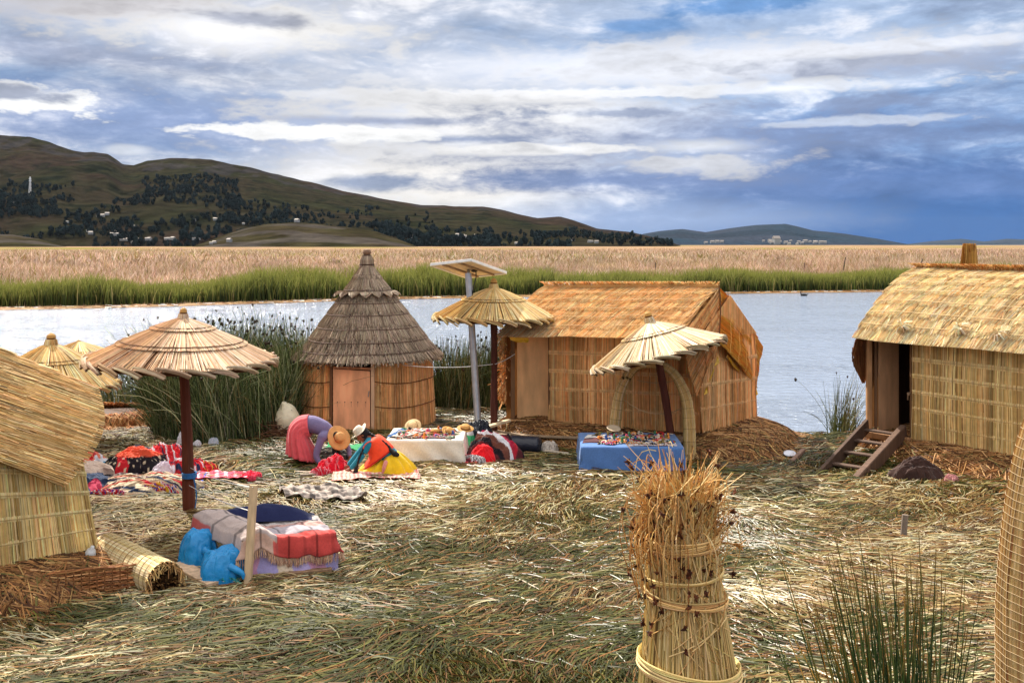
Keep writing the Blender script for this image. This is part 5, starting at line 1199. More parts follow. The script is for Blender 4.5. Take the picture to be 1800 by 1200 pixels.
def sack():
    c = W(508, 745, 20.6); c[2] = 0.; mb = MB()
    mb.hexa([c+A(-.3, -.25, -.1), c+A(.35, -.25, -.1), c+A(.35, .3, -.1), c+A(-.3, .3, -.1), c+A(-.25, -.2, .18), c+A(.3, -.2, .18), c+A(.3, .3, .18), c+A(-.25, .3, .18)], lin(84, 60, 44))
    n = 700; p = c+rng.standard_normal((n, 3))*A(.28, .2, .08)+A(.02, 0, .16); d = nrm(rng.standard_normal((n, 3))*A(1, .6, .25)); mb.tubes(np.stack([p-d*.18, p, p+d*.18], 1), .009, pick(n, [lin(120, 84, 56), lin(90, 60, 44), lin(170, 130, 90)], [3, 3, 1]), 3)
    tag(mb.build('reed_bale', 'straw', origin=c), 'low brown bale of old reeds behind the bending woman', 'bale')
    mb = MB(); P, r_ = smooth_path([c+A(-.02, 0, .22), c+A(-.03, 0, .42), c+A(-.06, 0, .58), c+A(-.10, 0, .70), c+A(-.12, 0, .76)], [.24, .25, .19, .09, .03], 6)
    V = len(mb.v); mb.tubes(P[None], r_[None], A(*lin(240, 228, 196)), 40); v = mb.v[-1]; v += (.03*(fbm(v[:, 0]*9, v[:, 2]*9, 3)-.5)[:, None])*A(1, 1, .3); mb.v[-1] = v
    tag(mb.build('pale_sack', 'plastic', origin=c, smooth=True), 'pale translucent sack standing beside the round hut behind the bending woman', 'sack')
sack()
flat_cloth('green_sheet', 'green plastic sheet on the ground behind the two women', 'sheet', G_at(608, 802), (1, 0, 0), (0, 1, 0), .75, .6, lambda U, V: np.array(lin(40, 140, 84))*(.8+.4*fbm(U*9, V*9, 2))[..., None], 24, 20, .10, seed=51)
def cf_red(U, V): return np.where((np.sin(V*50+1.5*np.sin(U*20)) > .7)[..., None], np.array(lin(240, 200, 200)), np.array(lin(222, 34, 56)))
heap('red_cloth', 'bright red crumpled cloth being folded on the ground between the two women', 'cloth', blob_at(585, 835), .30, .22, .20, stripes([lin(224, 30, 52), lin(230, 40, 60), lin(240, 120, 130), lin(200, 20, 44)], 9, 1, .5, 1.3), seed=52, lump=.7, fold=.07)
heap('red_cloth', 'end of the red cloth trailing left on the reeds', 'cloth', blob_at(565, 842), .18, .13, .11, stripes([lin(224, 30, 52), lin(240, 150, 160), lin(206, 24, 48)], 8, 1, .5, 1.3), seed=53, lump=.7, fold=.05)
heap('grey_cloth', 'dark grey and green cloths lying behind the red cloth', 'cloth', blob_at(592, 815), .46, .34, .14, stripes([lin(96, 92, 84), lin(66, 84, 70), lin(130, 122, 108), lin(60, 58, 60)], 5, 1, .8, 1.), seed=54, lump=.6, fold=.05)
flat_cloth('pink_blanket', 'pink and cream striped blanket under the kneeling woman', 'blanket', G_at(660, 846), (1, .10, 0), (-.15, 1, 0), 1.45, .72, lambda U, V: np.where((np.sin(U*90) > .1)[..., None], np.where((np.sin(V*120) > .2)[..., None], np.array(lin(230, 150, 140)), np.array(lin(220, 120, 116))), np.array(lin(236, 206, 182)))*np.where((U < .35)[..., None], A(1.0, .8, .8), A(.9, .85, .85)), 70, 40, .05, fr=6, seed=61)
def plaid(U, V):
    a = (np.sin(U*34) > 0)[..., None]; b = (np.sin(V*34) > 0)[..., None]
    return np.where(a & b, np.array(lin(96, 88, 84)), np.where(a | b, np.array(lin(160, 146, 136)), np.array(lin(190, 180, 168))))
flat_cloth('plaid_blanket', 'crumpled grey plaid blanket spread on the reeds in front of the two women', 'blanket', G_at(566, 882), (1, -.03, 0), (-.35, 1, 0), 1.25, .78, plaid, 90, 60, .13, fr=6, seed=62)
def plank(name, label, p, q, w, h, col, up=(0, 0, 1), cat='plank'):
    mb = MB(); mb.bar(p, q, w, h, col, up=up); tag(mb.build(name, 'wood', origin=p), label, cat)
plank('plank', 'grey plank lying on the reeds left of the red cloth', G_at(528, 845)+A(0, 0, .10), G_at(572, 842)+A(0, 0, .09), .06, .04, lin(160, 146, 130))
plank('plank', 'grey plank lying on the reeds right of the pink pompoms', G_at(452, 843)+A(0, 0, .10), G_at(482, 843)+A(0, 0, .10), .05, .03, lin(140, 132, 122))
plank('plank', 'pale board end sticking out behind the rolled mat', W(158, 950, 12.2), W(190, 945, 12.6), .05, .15, lin(190, 164, 138))
plank('plank', 'long pale plank resting on the mound left of the long hut doorway', W(836, 757, 20.3), W(896, 738, 20.6), .14, .05, lin(222, 196, 160))
plank('stick', 'pale bent stick lying right of the black drum', G_at(958, 800)+A(0, 0, .09), G_at(1000, 806)+A(0, 0, .10), .03, .03, lin(206, 190, 168), cat='stick')
plank('wood_block', 'weathered piece of wood leaning in the reeds between the huts', G_at(1392, 816)+A(0, 0, .05), G_at(1412, 806)+A(0, 0, .16), .08, .07, lin(136, 108, 92), cat='wood')
mb = MB(); c = G_at(1388, 807)+A(0, 0, .10); mb.lathe([(0, -.02), (.08, -.02), (.11, .01), (.115, .02), (.09, .005), (0, -.005)], c, A(.6, .6, .66), 18, (-.1, -.3, 1)); tag(mb.build('metal_dish', 'metal', origin=c, smooth=True), 'shiny metal dish lying near the wood piece between the huts', 'dish')
p = G_at(1586, 951); plank('stake', 'short grey wooden stake standing in the reeds at the right', p-A(0, 0, .1), p+A(.04, 0, .36), .075, .05, lin(126, 112, 100), up=(0, 1, 0), cat='stake')
heap('brown_sack', 'dark brown sack under the right hut beside the ladder', 'sack', blob_at(1612, 846), .44, .26, .32, flatc(lin(64, 44, 38), .4), seed=71, lump=.6, pw=2.2)
heap('pink_rag', 'small dusty pink rag on the reeds right of the brown sack', 'rag', blob_at(1672, 852), .12, .10, .10, flatc(lin(190, 130, 128)), seed=72, fold=.02)

# ================================================================ blanket-covered bench in front
def bench():
    # bench axis from the post end (left rear) to the right
    a = W(352, 1000, 12.2)*A(1, 1, 0); L0 = A((335-900)/F*12.35, 12.35, 0); 
    cs = [W(440, 1012, 11.85), W(585, 998, 12.05), W(560, 935, 13.4), W(330, 925, 13.1)]
    zt = .48
    q = [A(c[0], c[1], 0) for c in cs]
    q[0] = A((432-900)/F*11.75, 11.75, 0); q[1] = A((585-900)/F*12.1, 12.1, 0); q[2] = A((548-900)/F*12.85, 12.85, 0); q[3] = A((345-900)/F*12.65, 12.65, 0)
    T_ = thing('low_bench', 'low wooden bench hidden under a red plaid blanket', 'bench', sum(q)/4)
    mb = MB(); up = A(0, 0, 1); m_ = sum(q)/4; s = [p*.94+m_*.06 for p in q]
    mb.hexa([p+up*(zt-.06) for p in s]+[p+up*(zt-.03) for p in s], lin(140, 110, 80)); mb.build('bench_top', 'wood', T_)
    for p in s: mb = MB(); mb.bar(p-up*.05, p+up*(zt-.05), .06, .06, lin(140, 110, 80)); mb.build('leg', 'wood', T_)
    mb = MB(); mb.bar(q[0]+up*.09-A(.0, .10, 0), q[1]+up*.09-A(0, .10, 0), .09, .05, lin(150, 118, 90)); mb.build('base_plank', 'wood', T_)
    # draping over a quad: parametrise (a along q0->q1, b from front to back), extra hang in front and sides
    def quad(a, b): a = a[..., None]; b = b[..., None]; return (q[0]*(1-a)+q[1]*a)*(1-b)+(q[3]*(1-a)+q[2]*a)*b
    ca = nrm(q[1]-q[0]); cb = nrm(q[3]-q[0]); ca3 = A(ca[1], -ca[0], 0)
    def drp(name, label, a0, a1, b0, b1, hf, colf, z, seed, fringe=None, amp=.035, ow=1.,  nx=110, ny=80, m_='cloth'):
        A_, B_ = np.meshgrid(np.linspace(a0, a1, nx), np.linspace(b0, b1, ny), indexing='ij')
        oa = np.where(A_ < 0, -A_, np.where(A_ > 1, A_-1, 0))*1.3; ob = np.where(B_ < 0, -B_, np.where(B_ > 1, B_-1, 0))*1.5
        base = quad(np.clip(A_, 0, 1), np.clip(B_, 0, 1)); o = np.maximum(oa, ob)
        outw = np.where((B_ < 0)[..., None], ca3, 0)+np.where((A_ > 1)[..., None], ca, 0)+np.where((A_ < 0)[..., None], -ca, 0)
        rip = .022*np.sin(A_*21+3*fbm(A_*3+seed, B_*2, 2))+.02*np.sin(B_*26+A_*5)
        P = base+outw*(.03*ow+ow*.22*o+ow*rip*np.minimum(o*4, 1))[..., None]
        fd = 1-np.abs(fbm(A_*7+B_*4+seed, B_*5-A_*2, 3)-.5)*6; zz = z-o*(.96)+amp*(fbm(A_*6+seed, B_*5, 3)*2-1)*1.2+amp*.3*fd*(B_ > -.25)+hf(A_, B_)
        P[..., 2] = np.maximum(zz, .06)
        mb = MB(); mb.grid(P, colf(A_, B_)); o_ = mb.build(name, m_, origin=m0, smooth=True); solid(o_, .010); tag(o_, label, 'blanket' if 'blanket' in name else 'cloth')
        return o_, P
    m0 = sum(q)/4+up*zt
    def red_pl(A_, B_):
        c = np.where((B_ < .12)[..., None], np.array(lin(196, 72, 66)), np.where((B_ < .42)[..., None], np.array(lin(170, 160, 166)), np.where((B_ < .62)[..., None], np.array(lin(196, 150, 140)), np.array(lin(186, 176, 172)))))
        c = np.where((A_ < .34)[..., None], np.where((B_ < -.02)[..., None], np.array(lin(200, 164, 146)), np.array(lin(188, 170, 164))), c)
        st = (np.abs(((A_*3.1) % 1)-.5) < .045)[..., None]|(np.abs(((B_*2.3+.2) % 1)-.5) < .05)[..., None]
        c = c*np.where(st, .42, 1.)
        c = np.where((((A_ < -.03) & (B_ > .6))|((A_ > .30) & (A_ < .36) & (B_ < -.05)))[..., None], np.array(lin(204, 92, 84)), c)
        wide = (((A_*3.1) % 1) < .12)[..., None]; return c*np.where(wide, .78, 1.)
    hf = lambda a, b: .09*np.exp(-((a-.12)/.16)**2)*(b > -.2)+.05*np.sin(a*9)*np.exp(-((a-.25)/.25)**2)
    o1, P = drp('plaid_blanket', 'red and grey plaid blanket with a fringe draped over the low bench', -.10, 1.16, -.165, 1.12, hf, red_pl, zt+.03, 1)
    mb = MB(); e = P[:, 0]; n = 420; k = rng.random(n)*(len(e)-1); i = k.astype(int); f = (k-i)[:, None]; p = e[i]*(1-f)+e[np.minimum(i+1, len(e)-1)]*f
    mb.tubes(p[:, None]+(A(0, -.01, -.085)+rng.standard_normal((n, 1, 3))*.012)*np.linspace(0, 1, 3)[None, :, None], .0035, pick(n, [lin(214, 180, 150), lin(196, 150, 120)], [1, 1]), 3); mb.build('fringe', 'cloth', o1)
    pal = [np.array(lin(206, 150, 176)), np.array(lin(172, 160, 206)), np.array(lin(226, 204, 176)), np.array(lin(184, 168, 210))]
    drp('pastel_cloth', 'pink and lavender cloth hanging below the plaid blanket', .02, 1.02, -.305, .1, lambda a, b: 0*a-.0, lambda a, b: np.array(pal)[(np.floor(a*5+1.4*fbm(a*3, b*5, 2)+b*2).astype(int)) % 4], zt-.03, 4, ny=50, ow=.6, amp=.01)
    # navy jacket on the rear edge
    def nv(A_, B_): return np.array(lin(34, 40, 76))*np.ones(A_.shape+(1,))
    A_, B_ = np.meshgrid(np.linspace(0, 1, 60), np.linspace(0, 1, 24), indexing='ij')
    base = q[3]+A(.15, -.03, 0); e2 = q[2]+A(.05, -.05, 0)
    P = base*(1-A_[..., None])+e2*A_[..., None]; prof = np.sin(np.pi*np.clip(A_*1.05, 0, 1))**.5
    P = P+ca3*((B_-.7)*-.34)[..., None]; P[..., 2] = zt+.05+prof*np.sin(np.pi*B_)*.17*(.75+.5*fbm(A_*7, B_*3, 3))
    mb = MB(); mb.grid(P, nv(A_, B_)); tag(mb.build('navy_jacket', 'cloth', origin=m0, smooth=True), 'rumpled navy blue jacket lying along the rear edge of the bench', 'jacket')
    # post
    b0, t0 = W(434, 1036, 11.55), W(446, 852, 11.75); b0[2] = -.1
    mb = MB(); mb.bar(b0, t0, .085, .085, lin(206, 176, 138), up=(0, 1, 0)); tag(mb.build('wooden_post', 'wood', origin=b0*A(1, 1, 0)), 'pale square wooden post standing at the front of the bench', 'post')
    cord('guy_line', 'white line tied from the pinkish parasol pole down to the pale post', W(333, 853, 14.3), W(442, 898, 11.68), .03, r=.006)
    cord('guy_line', 'thin line from the pinkish parasol pole to the top of the pale post', W(335, 822, 14.3), W(445, 856, 11.68), .04, r=.005)
    mb = MB(); c = W(333, 838, 14.4)
    for k in range(4): torus(mb, c+A(0, 0, .02*k), .098, .012, lin(60, 120, 180))
    P, r_ = smooth_path([c+A(.08, -.05, 0), c+A(.12, -.06, -.25), c+A(.09, -.06, -.5)], [.012, .01, .008], 6); mb.tubes(P[None], r_[None], A(*lin(60, 120, 180)), 5)
    tag(mb.build('tied_rope', 'cloth', origin=c), 'blue rope tied round the pinkish parasol pole', 'rope')
    # blue plastic bags
    def bag(c, r, label, seed, tilt=None, op=True):
        bl = lambda a, b, z, rid: np.array(lin(34, 148, 214))*np.ones(a.shape+(1,))
        o = heap('blue_plastic_bag', label, 'bag', c, r[0]*1.05, r[1]*1.1, r[2]*1.3, bl, seed=seed, lump=.30, fr=1.3, m_='plastic', pw=4, fold=.0, group='blue plastic bags')
        P, r_ = smooth_path([c+A(r[0]*.5, -r[1]*.8, r[2]*.8), c+A(r[0]*1.1, -r[1], r[2]*.55), c+A(r[0]*1.2, -r[1]*1.1, .08)], [.05, .035, .01], 6); mb = MB(); mb.tubes(P[None], r_[None], A(*lin(34, 148, 214)), 8); mb.build('handle', 'plastic', o, smooth=True)
    bag(A((392-900)/F*11.75, 11.75, .05), (.25, .2, .26), 'knotted open blue plastic bag just left of the pale post', 1, (.15, -.35, 1))
    bag(A((346-900)/F*12.2, 12.25, .05), (.24, .2, .31), 'upright blue plastic bag at the left end of the bench', 5, (-.1, .1, 1))
    plank('plank', 'pale weathered plank lying in the reeds below the blue bags', G_at(312, 1008)+A(0, 0, .12), G_at(378, 1040)+A(0, 0, .09), .2, .05, lin(206, 174, 142))
    mb = MB()
    for k in range(14):
        p = G_at(388+random.uniform(-8, 20), 1030)+A(0, 0, .10); d = A(random.uniform(-.1, .3), random.uniform(-.3, -.05), random.uniform(-.0, .05)); mb.tubes(np.array([p, p+d*.5+A(0, 0, .03), p+d]), .005, A(*lin(40, 130, 110)), 3)
    tag(mb.build('green_twine', 'plastic', origin=G_at(395, 1032)), 'frayed green twine on the reeds below the knotted blue bag', 'twine')
bench()
def rolled_mat():
    p, q = W(188, 972, 12.3), W(286, 1010, 11.3); p[2], q[2] = .22, .20; r = .20
    T_ = thing('rolled_mat', 'rolled pale reed mat bound with cords beside the near left hut', 'rolled mat', (p+q)/2*A(1, 1, 0))
    ax = nrm(q-p); a = nrm(np.cross(ax, A(0, 0, 1))); b = np.cross(a, ax); L = np.linalg.norm(q-p)
    mb = MB(); k = np.linspace(0, 1, 40)[:, None]; P = p*(1-k)+q*k; rr = r*(1+.035*np.abs(np.sin(np.arange(40)*np.pi/3.2))); mb.tubes(P[None], rr[None], A(*lin(206, 178, 124)), 26)
    n = 420; th = rng.random(n)*2*np.pi; k = np.linspace(-.02, 1.03, 24); rr = r*(1.0+.05*np.abs(np.sin(k*39*np.pi/3.2)))
    Q = p+ax*(k*L)[None, :, None]+(np.cos(th)[:, None]*rr)[..., None]*a+(np.sin(th)[:, None]*rr)[..., None]*b
    mb.tubes(Q, .010, pick(n, [lin(228, 206, 156), lin(206, 178, 124), lin(238, 222, 184)], [3, 3, 2], .08), 3); mb.build('reed_roll', 'straw', T_)
    mb = MB()
    n = 900; rr = r*np.sqrt(rng.random(n))*.96; th = rng.random(n)*2*np.pi; Q = q+(np.cos(th)*rr)[:, None]*a+(np.sin(th)*rr)[:, None]*b
    mb.tubes(np.stack([Q-ax*.05, Q+ax*(.01+.05*rng.random(n))[:, None]+rng.standard_normal((n, 3))*.01], 1), .009, pick(n, [lin(150, 110, 66), lin(90, 60, 38), lin(196, 156, 100), lin(50, 34, 24)], [3, 3, 1.5, 3]), 4)
    n = 120; th = rng.random(n)*2*np.pi; Q = q+(np.cos(th)*r)[:, None]*a+(np.sin(th)*r)[:, None]*b
    mb.tubes(np.stack([Q-ax*.04, Q+ax*.06+rng.standard_normal((n, 3))*.02, Q+ax*.08+rng.standard_normal((n, 3))*.03+A(0, 0, -.08)], 1), .007, pick(n, [lin(214, 176, 116), lin(170, 130, 80)], [1, 1]), 3)
    mb.build('cut_end', 'straw', T_)
    mb = MB()
    for i in range(13):
        c = p+ax*L*(.04+.075*i); t = np.linspace(0, 2*np.pi, 30); mb.tubes((c+(np.cos(t)*r*1.065)[:, None]*a+(np.sin(t)*r*1.065)[:, None]*b+ax*(.05*np.cos(t+.6))[:, None])[None], .006, A(*lin(150, 120, 80)), 4)
    mb.build('binding', 'cloth', T_)
rolled_mat()

# ================================================================ foreground: sheaf, wire-bound column, green clump
def sheaf():
    Y = 5.5; c = A((1207-900)/F*Y, Y, 0.); zz = lambda py: CH-(py-HY)/F*Y; X = lambda w: w/F*Y
    T_ = thing('reed_sheaf', 'tall bound sheaf of dry reeds with dark seed heads in the foreground', 'sheaf', c)
    pz = np.array([0, zz(1200), zz(1100), zz(1040), zz(960), zz(900), zz(840)]); pr = np.array([X(120), X(84), X(70), X(61), X(53), X(52), X(60)])
    cx = lambda z: np.interp(z, [0, zz(1200), zz(950), zz(820)], [X(6), X(4), X(-6), X(-12)])
    mb = MB(); n = 2400; th = rng.random(n)*2*np.pi; dep = 1-.35*rng.random(n)**2
    ztop = zz(880)-.25*rng.random(n)**2+.05*rng.standard_normal(n); K = 12; k = np.linspace(0, 1, K)[None]; z = k*ztop[:, None]
    tw = .25*rng.standard_normal(n)[:, None]*k; r = np.interp(z, pz, pr)*dep[:, None]+.006*rng.standard_normal((n, 1))
    P = np.stack([c[0]+cx(z)+np.cos(th[:, None]+tw)*r, c[1]+np.sin(th[:, None]+tw)*r, z], -1)
    SC = [lin(222, 194, 132), lin(204, 176, 112), lin(236, 212, 156), lin(176, 148, 90), lin(120, 94, 54)]
    mb.tubes(P, (.0035+.0022*rng.random(n))[:, None]*np.linspace(1.15, .8, K)[None], pick(n, SC, [4, 4, 2, 2, .8], .1), 4)
    # crown of splayed stems
    n = 1500; th = rng.random(n)*2*np.pi; d0 = np.sqrt(rng.random(n)); z0 = zz(1010)+(zz(872)-zz(1010))*rng.random(n); K = 7; k = np.linspace(0, 1, K)[None]
    L = .10+.24*rng.random(n)**1.3; sp = (.02+.36*rng.random(n)**2)
    el = .6+.9*rng.random(n)
    r0 = X(54)*d0; r = r0[:, None]+sp[:, None]*k**1.4*L[:, None]*2.2
    z = z0[:, None]+L[:, None]*k*np.minimum(el, 1.1)[:, None]*.85
    dr = (rng.random(n)**4)[:, None]*.5*k**3*L[:, None]*2
    jit = np.cumsum(rng.standard_normal((n, K, 2))*.006, 1)
    P = np.stack([c[0]+cx(z0)[:, None]+np.cos(th)[:, None]*r*1.0+jit[..., 0], c[1]+np.sin(th)[:, None]*r+jit[..., 1], z-dr], -1)
    OC = [lin(232, 190, 122), lin(212, 164, 98), lin(242, 214, 158), lin(180, 124, 68), lin(130, 82, 46)]
    mb.tubes(P, (.0028+.0016*rng.random(n))[:, None]*np.linspace(1, .5, K)[None], pick(n, OC, [4, 4, 2, 2, 1], .12), 3)
    tips = P[:, -1]
    # broken stems hanging down the left side
    n = 170; th = R(185)+1.1*rng.standard_normal(n); z0 = zz(900)+.12*rng.standard_normal(n); K = 8; k = np.linspace(0, 1, K)[None]; L = .10+.38*rng.random(n)
    r = X(46)+(.02+.12*rng.random(n))[:, None]*np.sin(k*np.pi*.8)*1.1+.02; z = z0[:, None]+.06*np.sin(np.pi*k)-L[:, None]*k**1.5; r = r+np.cumsum(rng.standard_normal((n, K))*.006, 1)
    P2 = np.stack([c[0]+cx(z0)[:, None]+np.cos(th)[:, None]*r+.01*rng.standard_normal((n, 1)), c[1]+np.sin(th)[:, None]*r, z], -1)
    mb.tubes(P2, .0028, pick(n, OC, [4, 4, 2, 2, 1], .12), 3)
    # crossing loose stems over the front
    n = 110; th = R(-90)+.9*rng.standard_normal(n); z0 = zz(1130)+(zz(860)-zz(1130))*rng.random(n); K = 6; k = np.linspace(-.5, .5, K)[None]; L = .15+.3*rng.random(n); sl = rng.standard_normal(n)*.7
    z = z0[:, None]+L[:, None]*k; t2 = th[:, None]+sl[:, None]*k*1.6; r = np.interp(z, pz, pr)+.012+.02*rng.random((n, 1))*np.abs(k)*2
    mb.tubes(np.stack([c[0]+cx(z)+np.cos(t2)*r, c[1]+np.sin(t2)*r, z], -1), .0034, pick(n, [lin(230, 200, 140), lin(206, 164, 100)], [1, 1], .1), 3)
    # few long single stems leaning out to the left
    for (x1, y1, x2, y2) in ((1130, 935, 1010, 990), (1140, 900, 1085, 820), (1160, 960, 1030, 1000), (1170, 830, 1120, 860)):
        p, q = W(x1, y1, Y-.1), W(x2, y2, Y-.4); P3, r_ = smooth_path([p, (p+q)/2+A(0, 0, .04), q], [.003, .0026, .0018], 6); mb.tubes(P3[None], r_[None], A(*lin(216, 170, 100)), 3)
    mb.build('reed_stems', 'straw', T_)
    mb = MB(); sel = np.concatenate([tips[rng.choice(len(tips), 80, replace=False)], P2[rng.choice(len(P2), 40, replace=False), -1], P2[rng.choice(len(P2), 20), 4]])
    for w_ in ((1140, 872), (1165, 905), (1212, 1005), (1212, 1045), (1222, 1052), (1240, 1045), (1212, 1068), (1224, 1078), (1205, 1145), (1142, 1112), (1147, 1030), (1290, 865)):
        sel = np.vstack([sel, W(w_[0], w_[1], Y-.30)])
    for p in sel:
        for _ in range(random.randint(5, 9)):
            d = nrm(rng.standard_normal(3)); mb.ball(p+d*.010, A(.0075, .0075, .014)*random.uniform(.6, 1.3), A(*random.choice([lin(84, 44, 26), lin(60, 32, 22), lin(112, 62, 36)])), 4, 3, .2, rot_to(d))
    o = mb.build('seed_heads', 'straw', T_); o['kind'] = 'stuff'
    for (py, tl, w) in ((948, .02, 3), (1042, -.015, 2), (1165, -.03, 3), (1005, .02, 1)):
        mb = MB()
        for j in range(w*3):
            t = np.linspace(0, 2*np.pi, 40); z = zz(py)+tl*np.cos(t)+.008*(j-w*1.5)+.004*np.sin(t*3+j); r = np.interp(z, pz, pr)+.026+.004*(j % 3)
            mb.tubes(np.stack([c[0]+cx(z)+np.cos(t)*r, c[1]+np.sin(t)*r, z], -1)[None], .0055, pick(1, [lin(244, 208, 146), lin(226, 184, 122)], [1, 1])[0], 4)
        if py == 948:
            for j in range(9):
                z = zz(py); p = A(c[0]+cx(z)+X(62), c[1]-.05, z); P3, r_ = smooth_path([p, p+A(.05, -.02, .0), p+A(.10+.02*random.random(), -.03, -.012+random.gauss(0, .012))], [.004]*3, 5); mb.tubes(P3[None], r_[None], A(*lin(190, 136, 74)), 3)
        mb.build('reed_band', 'straw', T_)
sheaf()
def column():
    Y = 4.0; zz = lambda py: CH-(py-HY)/F*Y
    T_ = thing('bound_reed_column', 'thick curved column of reeds wrapped in pale cord at the right edge', 'reed column', (2.2, Y, 0))
    pts = [A(2.24, Y, -.05), A(2.20, Y, 1.2), A(2.185, Y, zz(1200)), A(2.18, Y, zz(1050)), A(2.21, Y, zz(880)), A(2.28, Y, zz(750)), A(2.46, Y, zz(620)), A(2.8, Y, zz(520)), A(3.2, Y, zz(490))]
    P, r_ = smooth_path(pts, [.235, .225, .212, .205, .195, .185, .17, .15, .12], 14)
    T = nrm(np.gradient(P, axis=0)); a = nrm(np.cross(T, A(0, 1, 0))); b = np.cross(a, T)
    mb = MB(); mb.tubes(P[None], r_[None]*.985, A(*lin(150, 112, 66)), 30)
    n = 700; th = rng.random(n)*2*np.pi; w = .004*rng.standard_normal((n, 1)); 
    tw = th[:, None]+.02*np.sin(np.arange(len(P))*.3+rng.random((n, 1))*6)
    Q = P[None]+(np.cos(tw)[..., None]*a[None]+np.sin(tw)[..., None]*b[None])*(r_[None, :, None]*(1.0+w[..., None]))
    mb.tubes(Q, (.004+.003*rng.random(n)), pick(n, [lin(208, 176, 118), lin(186, 148, 92), lin(226, 198, 146), lin(150, 108, 62)], [4, 3, 2, 1], .1), 4)
    mb.ball(P[-1]-A(.02, 0, 0), r_[-1]*A(.5, .97, .97), A(*lin(150, 112, 66)), 18, 10)
    mb.build('reed_bundle', 'straw', T_)
    s = np.concatenate([[0], np.cumsum(np.linalg.norm(np.diff(P, axis=0), axis=1))]); mb = MB()
    d = np.arange(0, s[-1], .031); m_ = 16
    tt = np.linspace(0, len(d)-1, (len(d)-1)*m_); sd = tt*.031; an = tt*2*np.pi
    pc = np.stack([np.interp(sd, s, P[:, i]) for i in range(3)], -1); aa = np.stack([np.interp(sd, s, a[:, i]) for i in range(3)], -1); bb = np.stack([np.interp(sd, s, b[:, i]) for i in range(3)], -1); rr = np.interp(sd, s, r_)*1.055
    mb.tubes((pc+np.cos(an)[:, None]*aa*rr[:, None]+np.sin(an)[:, None]*bb*rr[:, None])[None], .0011, A(*lin(186, 162, 126)), 4); mb.build('cord_wrap', 'cloth', T_)
column()
def clump():
    c = A((1592-900)/F*6.0, 6.0, 0); n = 175; K = 8; k = np.linspace(0, 1, K)[None]; mb = MB()
    p0 = c+np.stack([rng.standard_normal(n)*.10, rng.standard_normal(n)*.10, np.zeros(n)], -1)
    a = rng.standard_normal(n)*.105-.06; l = 1.5+.68*rng.random(n); b = rng.standard_normal(n)*.15; cv = rng.standard_normal(n)*.05-.03
    P = np.stack([p0[:, :1]+(a*l)[:, None]*k+cv[:, None]*k*k, p0[:, 1:2]+(b*l)[:, None]*k, l[:, None]*k], -1)
    C = pick(n, [lin(74, 98, 56), lin(52, 74, 46), lin(104, 122, 70), lin(170, 140, 74)], [4, 3, 2.5, .3], .12); CC = np.repeat(C[:, None], K, 1); CC[:, -1] = CC[:, -1]*.4+np.array(lin(186, 140, 76))*.6
    mb.tubes(P, .008*np.linspace(1, .3, K)[None]*(.7+.5*rng.random(n))[:, None], CC, 4)
    n = 45; a = -.16+.10*rng.standard_normal(n); l = 1.0+1.0*rng.random(n)
    P = np.stack([c[0]-.12+(a*l)[:, None]*k+.1*rng.standard_normal((n, 1)), c[1]+.1*rng.standard_normal((n, 1))+0*k, l[:, None]*(k-.12*k**3)], -1)
    mb.tubes(P, .0035, pick(n, [lin(200, 160, 84), lin(170, 124, 60), lin(110, 116, 60)], [3, 2, 2], .12), 3)
    tag(mb.build('green_reed_clump', 'green', origin=c), 'clump of living green reeds in the right foreground', 'reeds')
clump()

# ================================================================ people
def remesh(o, vox=.009, it=6):
    m_ = o.modifiers.new('skin', 'REMESH'); m_.mode = 'VOXEL'; m_.voxel_size = vox; m_.use_smooth_shade = True
    s = o.modifiers.new('soften', 'SMOOTH'); s.iterations = it; s.factor = .5; return o
def flatmat(name, col, rough=.85, bump=.25, sheen=.1, nscale=14, namt=.12):
    m_ = mat(name, rough, nscale, namt, bump, 30, .2, sheen=sheen); N = m_.node_tree.nodes
    at = [n for n in N if n.type == 'ATTRIBUTE'][0]; v = [n for n in N if n.type == 'VECT_MATH'][0]
    m_.node_tree.links.remove(v.inputs[0].links[0]); v.inputs[0].default_value = col; N.remove(at); return m_
SKIN = flatmat('brown_skin', lin(142, 88, 64), .5, .05, 0, 30, .06)
def loftc(mb, rings, col, seg=72, pleat=.03, np_=18, ph=0., sub=5):
    """rings: (centre, radius vector a, radius vector b, pleat depth)"""
    rings = [(np.asarray(c, float), np.asarray(a, float), np.asarray(b, float), p) for c, a, b, p in rings]; u = np.arange(seg)/seg*2*np.pi; out = []
    X = np.array([np.concatenate([c, a, b, [p]]) for c, a, b, p in rings]); Xs, _ = smooth_path(X, np.ones(len(X)), sub)
    for i, x in enumerate(Xs):
        c, a, b, p = x[:3], x[3:6], x[6:9], x[9]
        f = 1+p*(np.sin(u*np_+ph+.6*np.sin(u*3)+i*.03)+.5*np.sin(u*(np_*1.7)//1+1.3))
        out.append(c+np.outer(np.cos(u)*f, a)+np.outer(np.sin(u)*f, b))
    mb.grid(np.stack(out), A(*col), wrap=True); return np.stack(out)
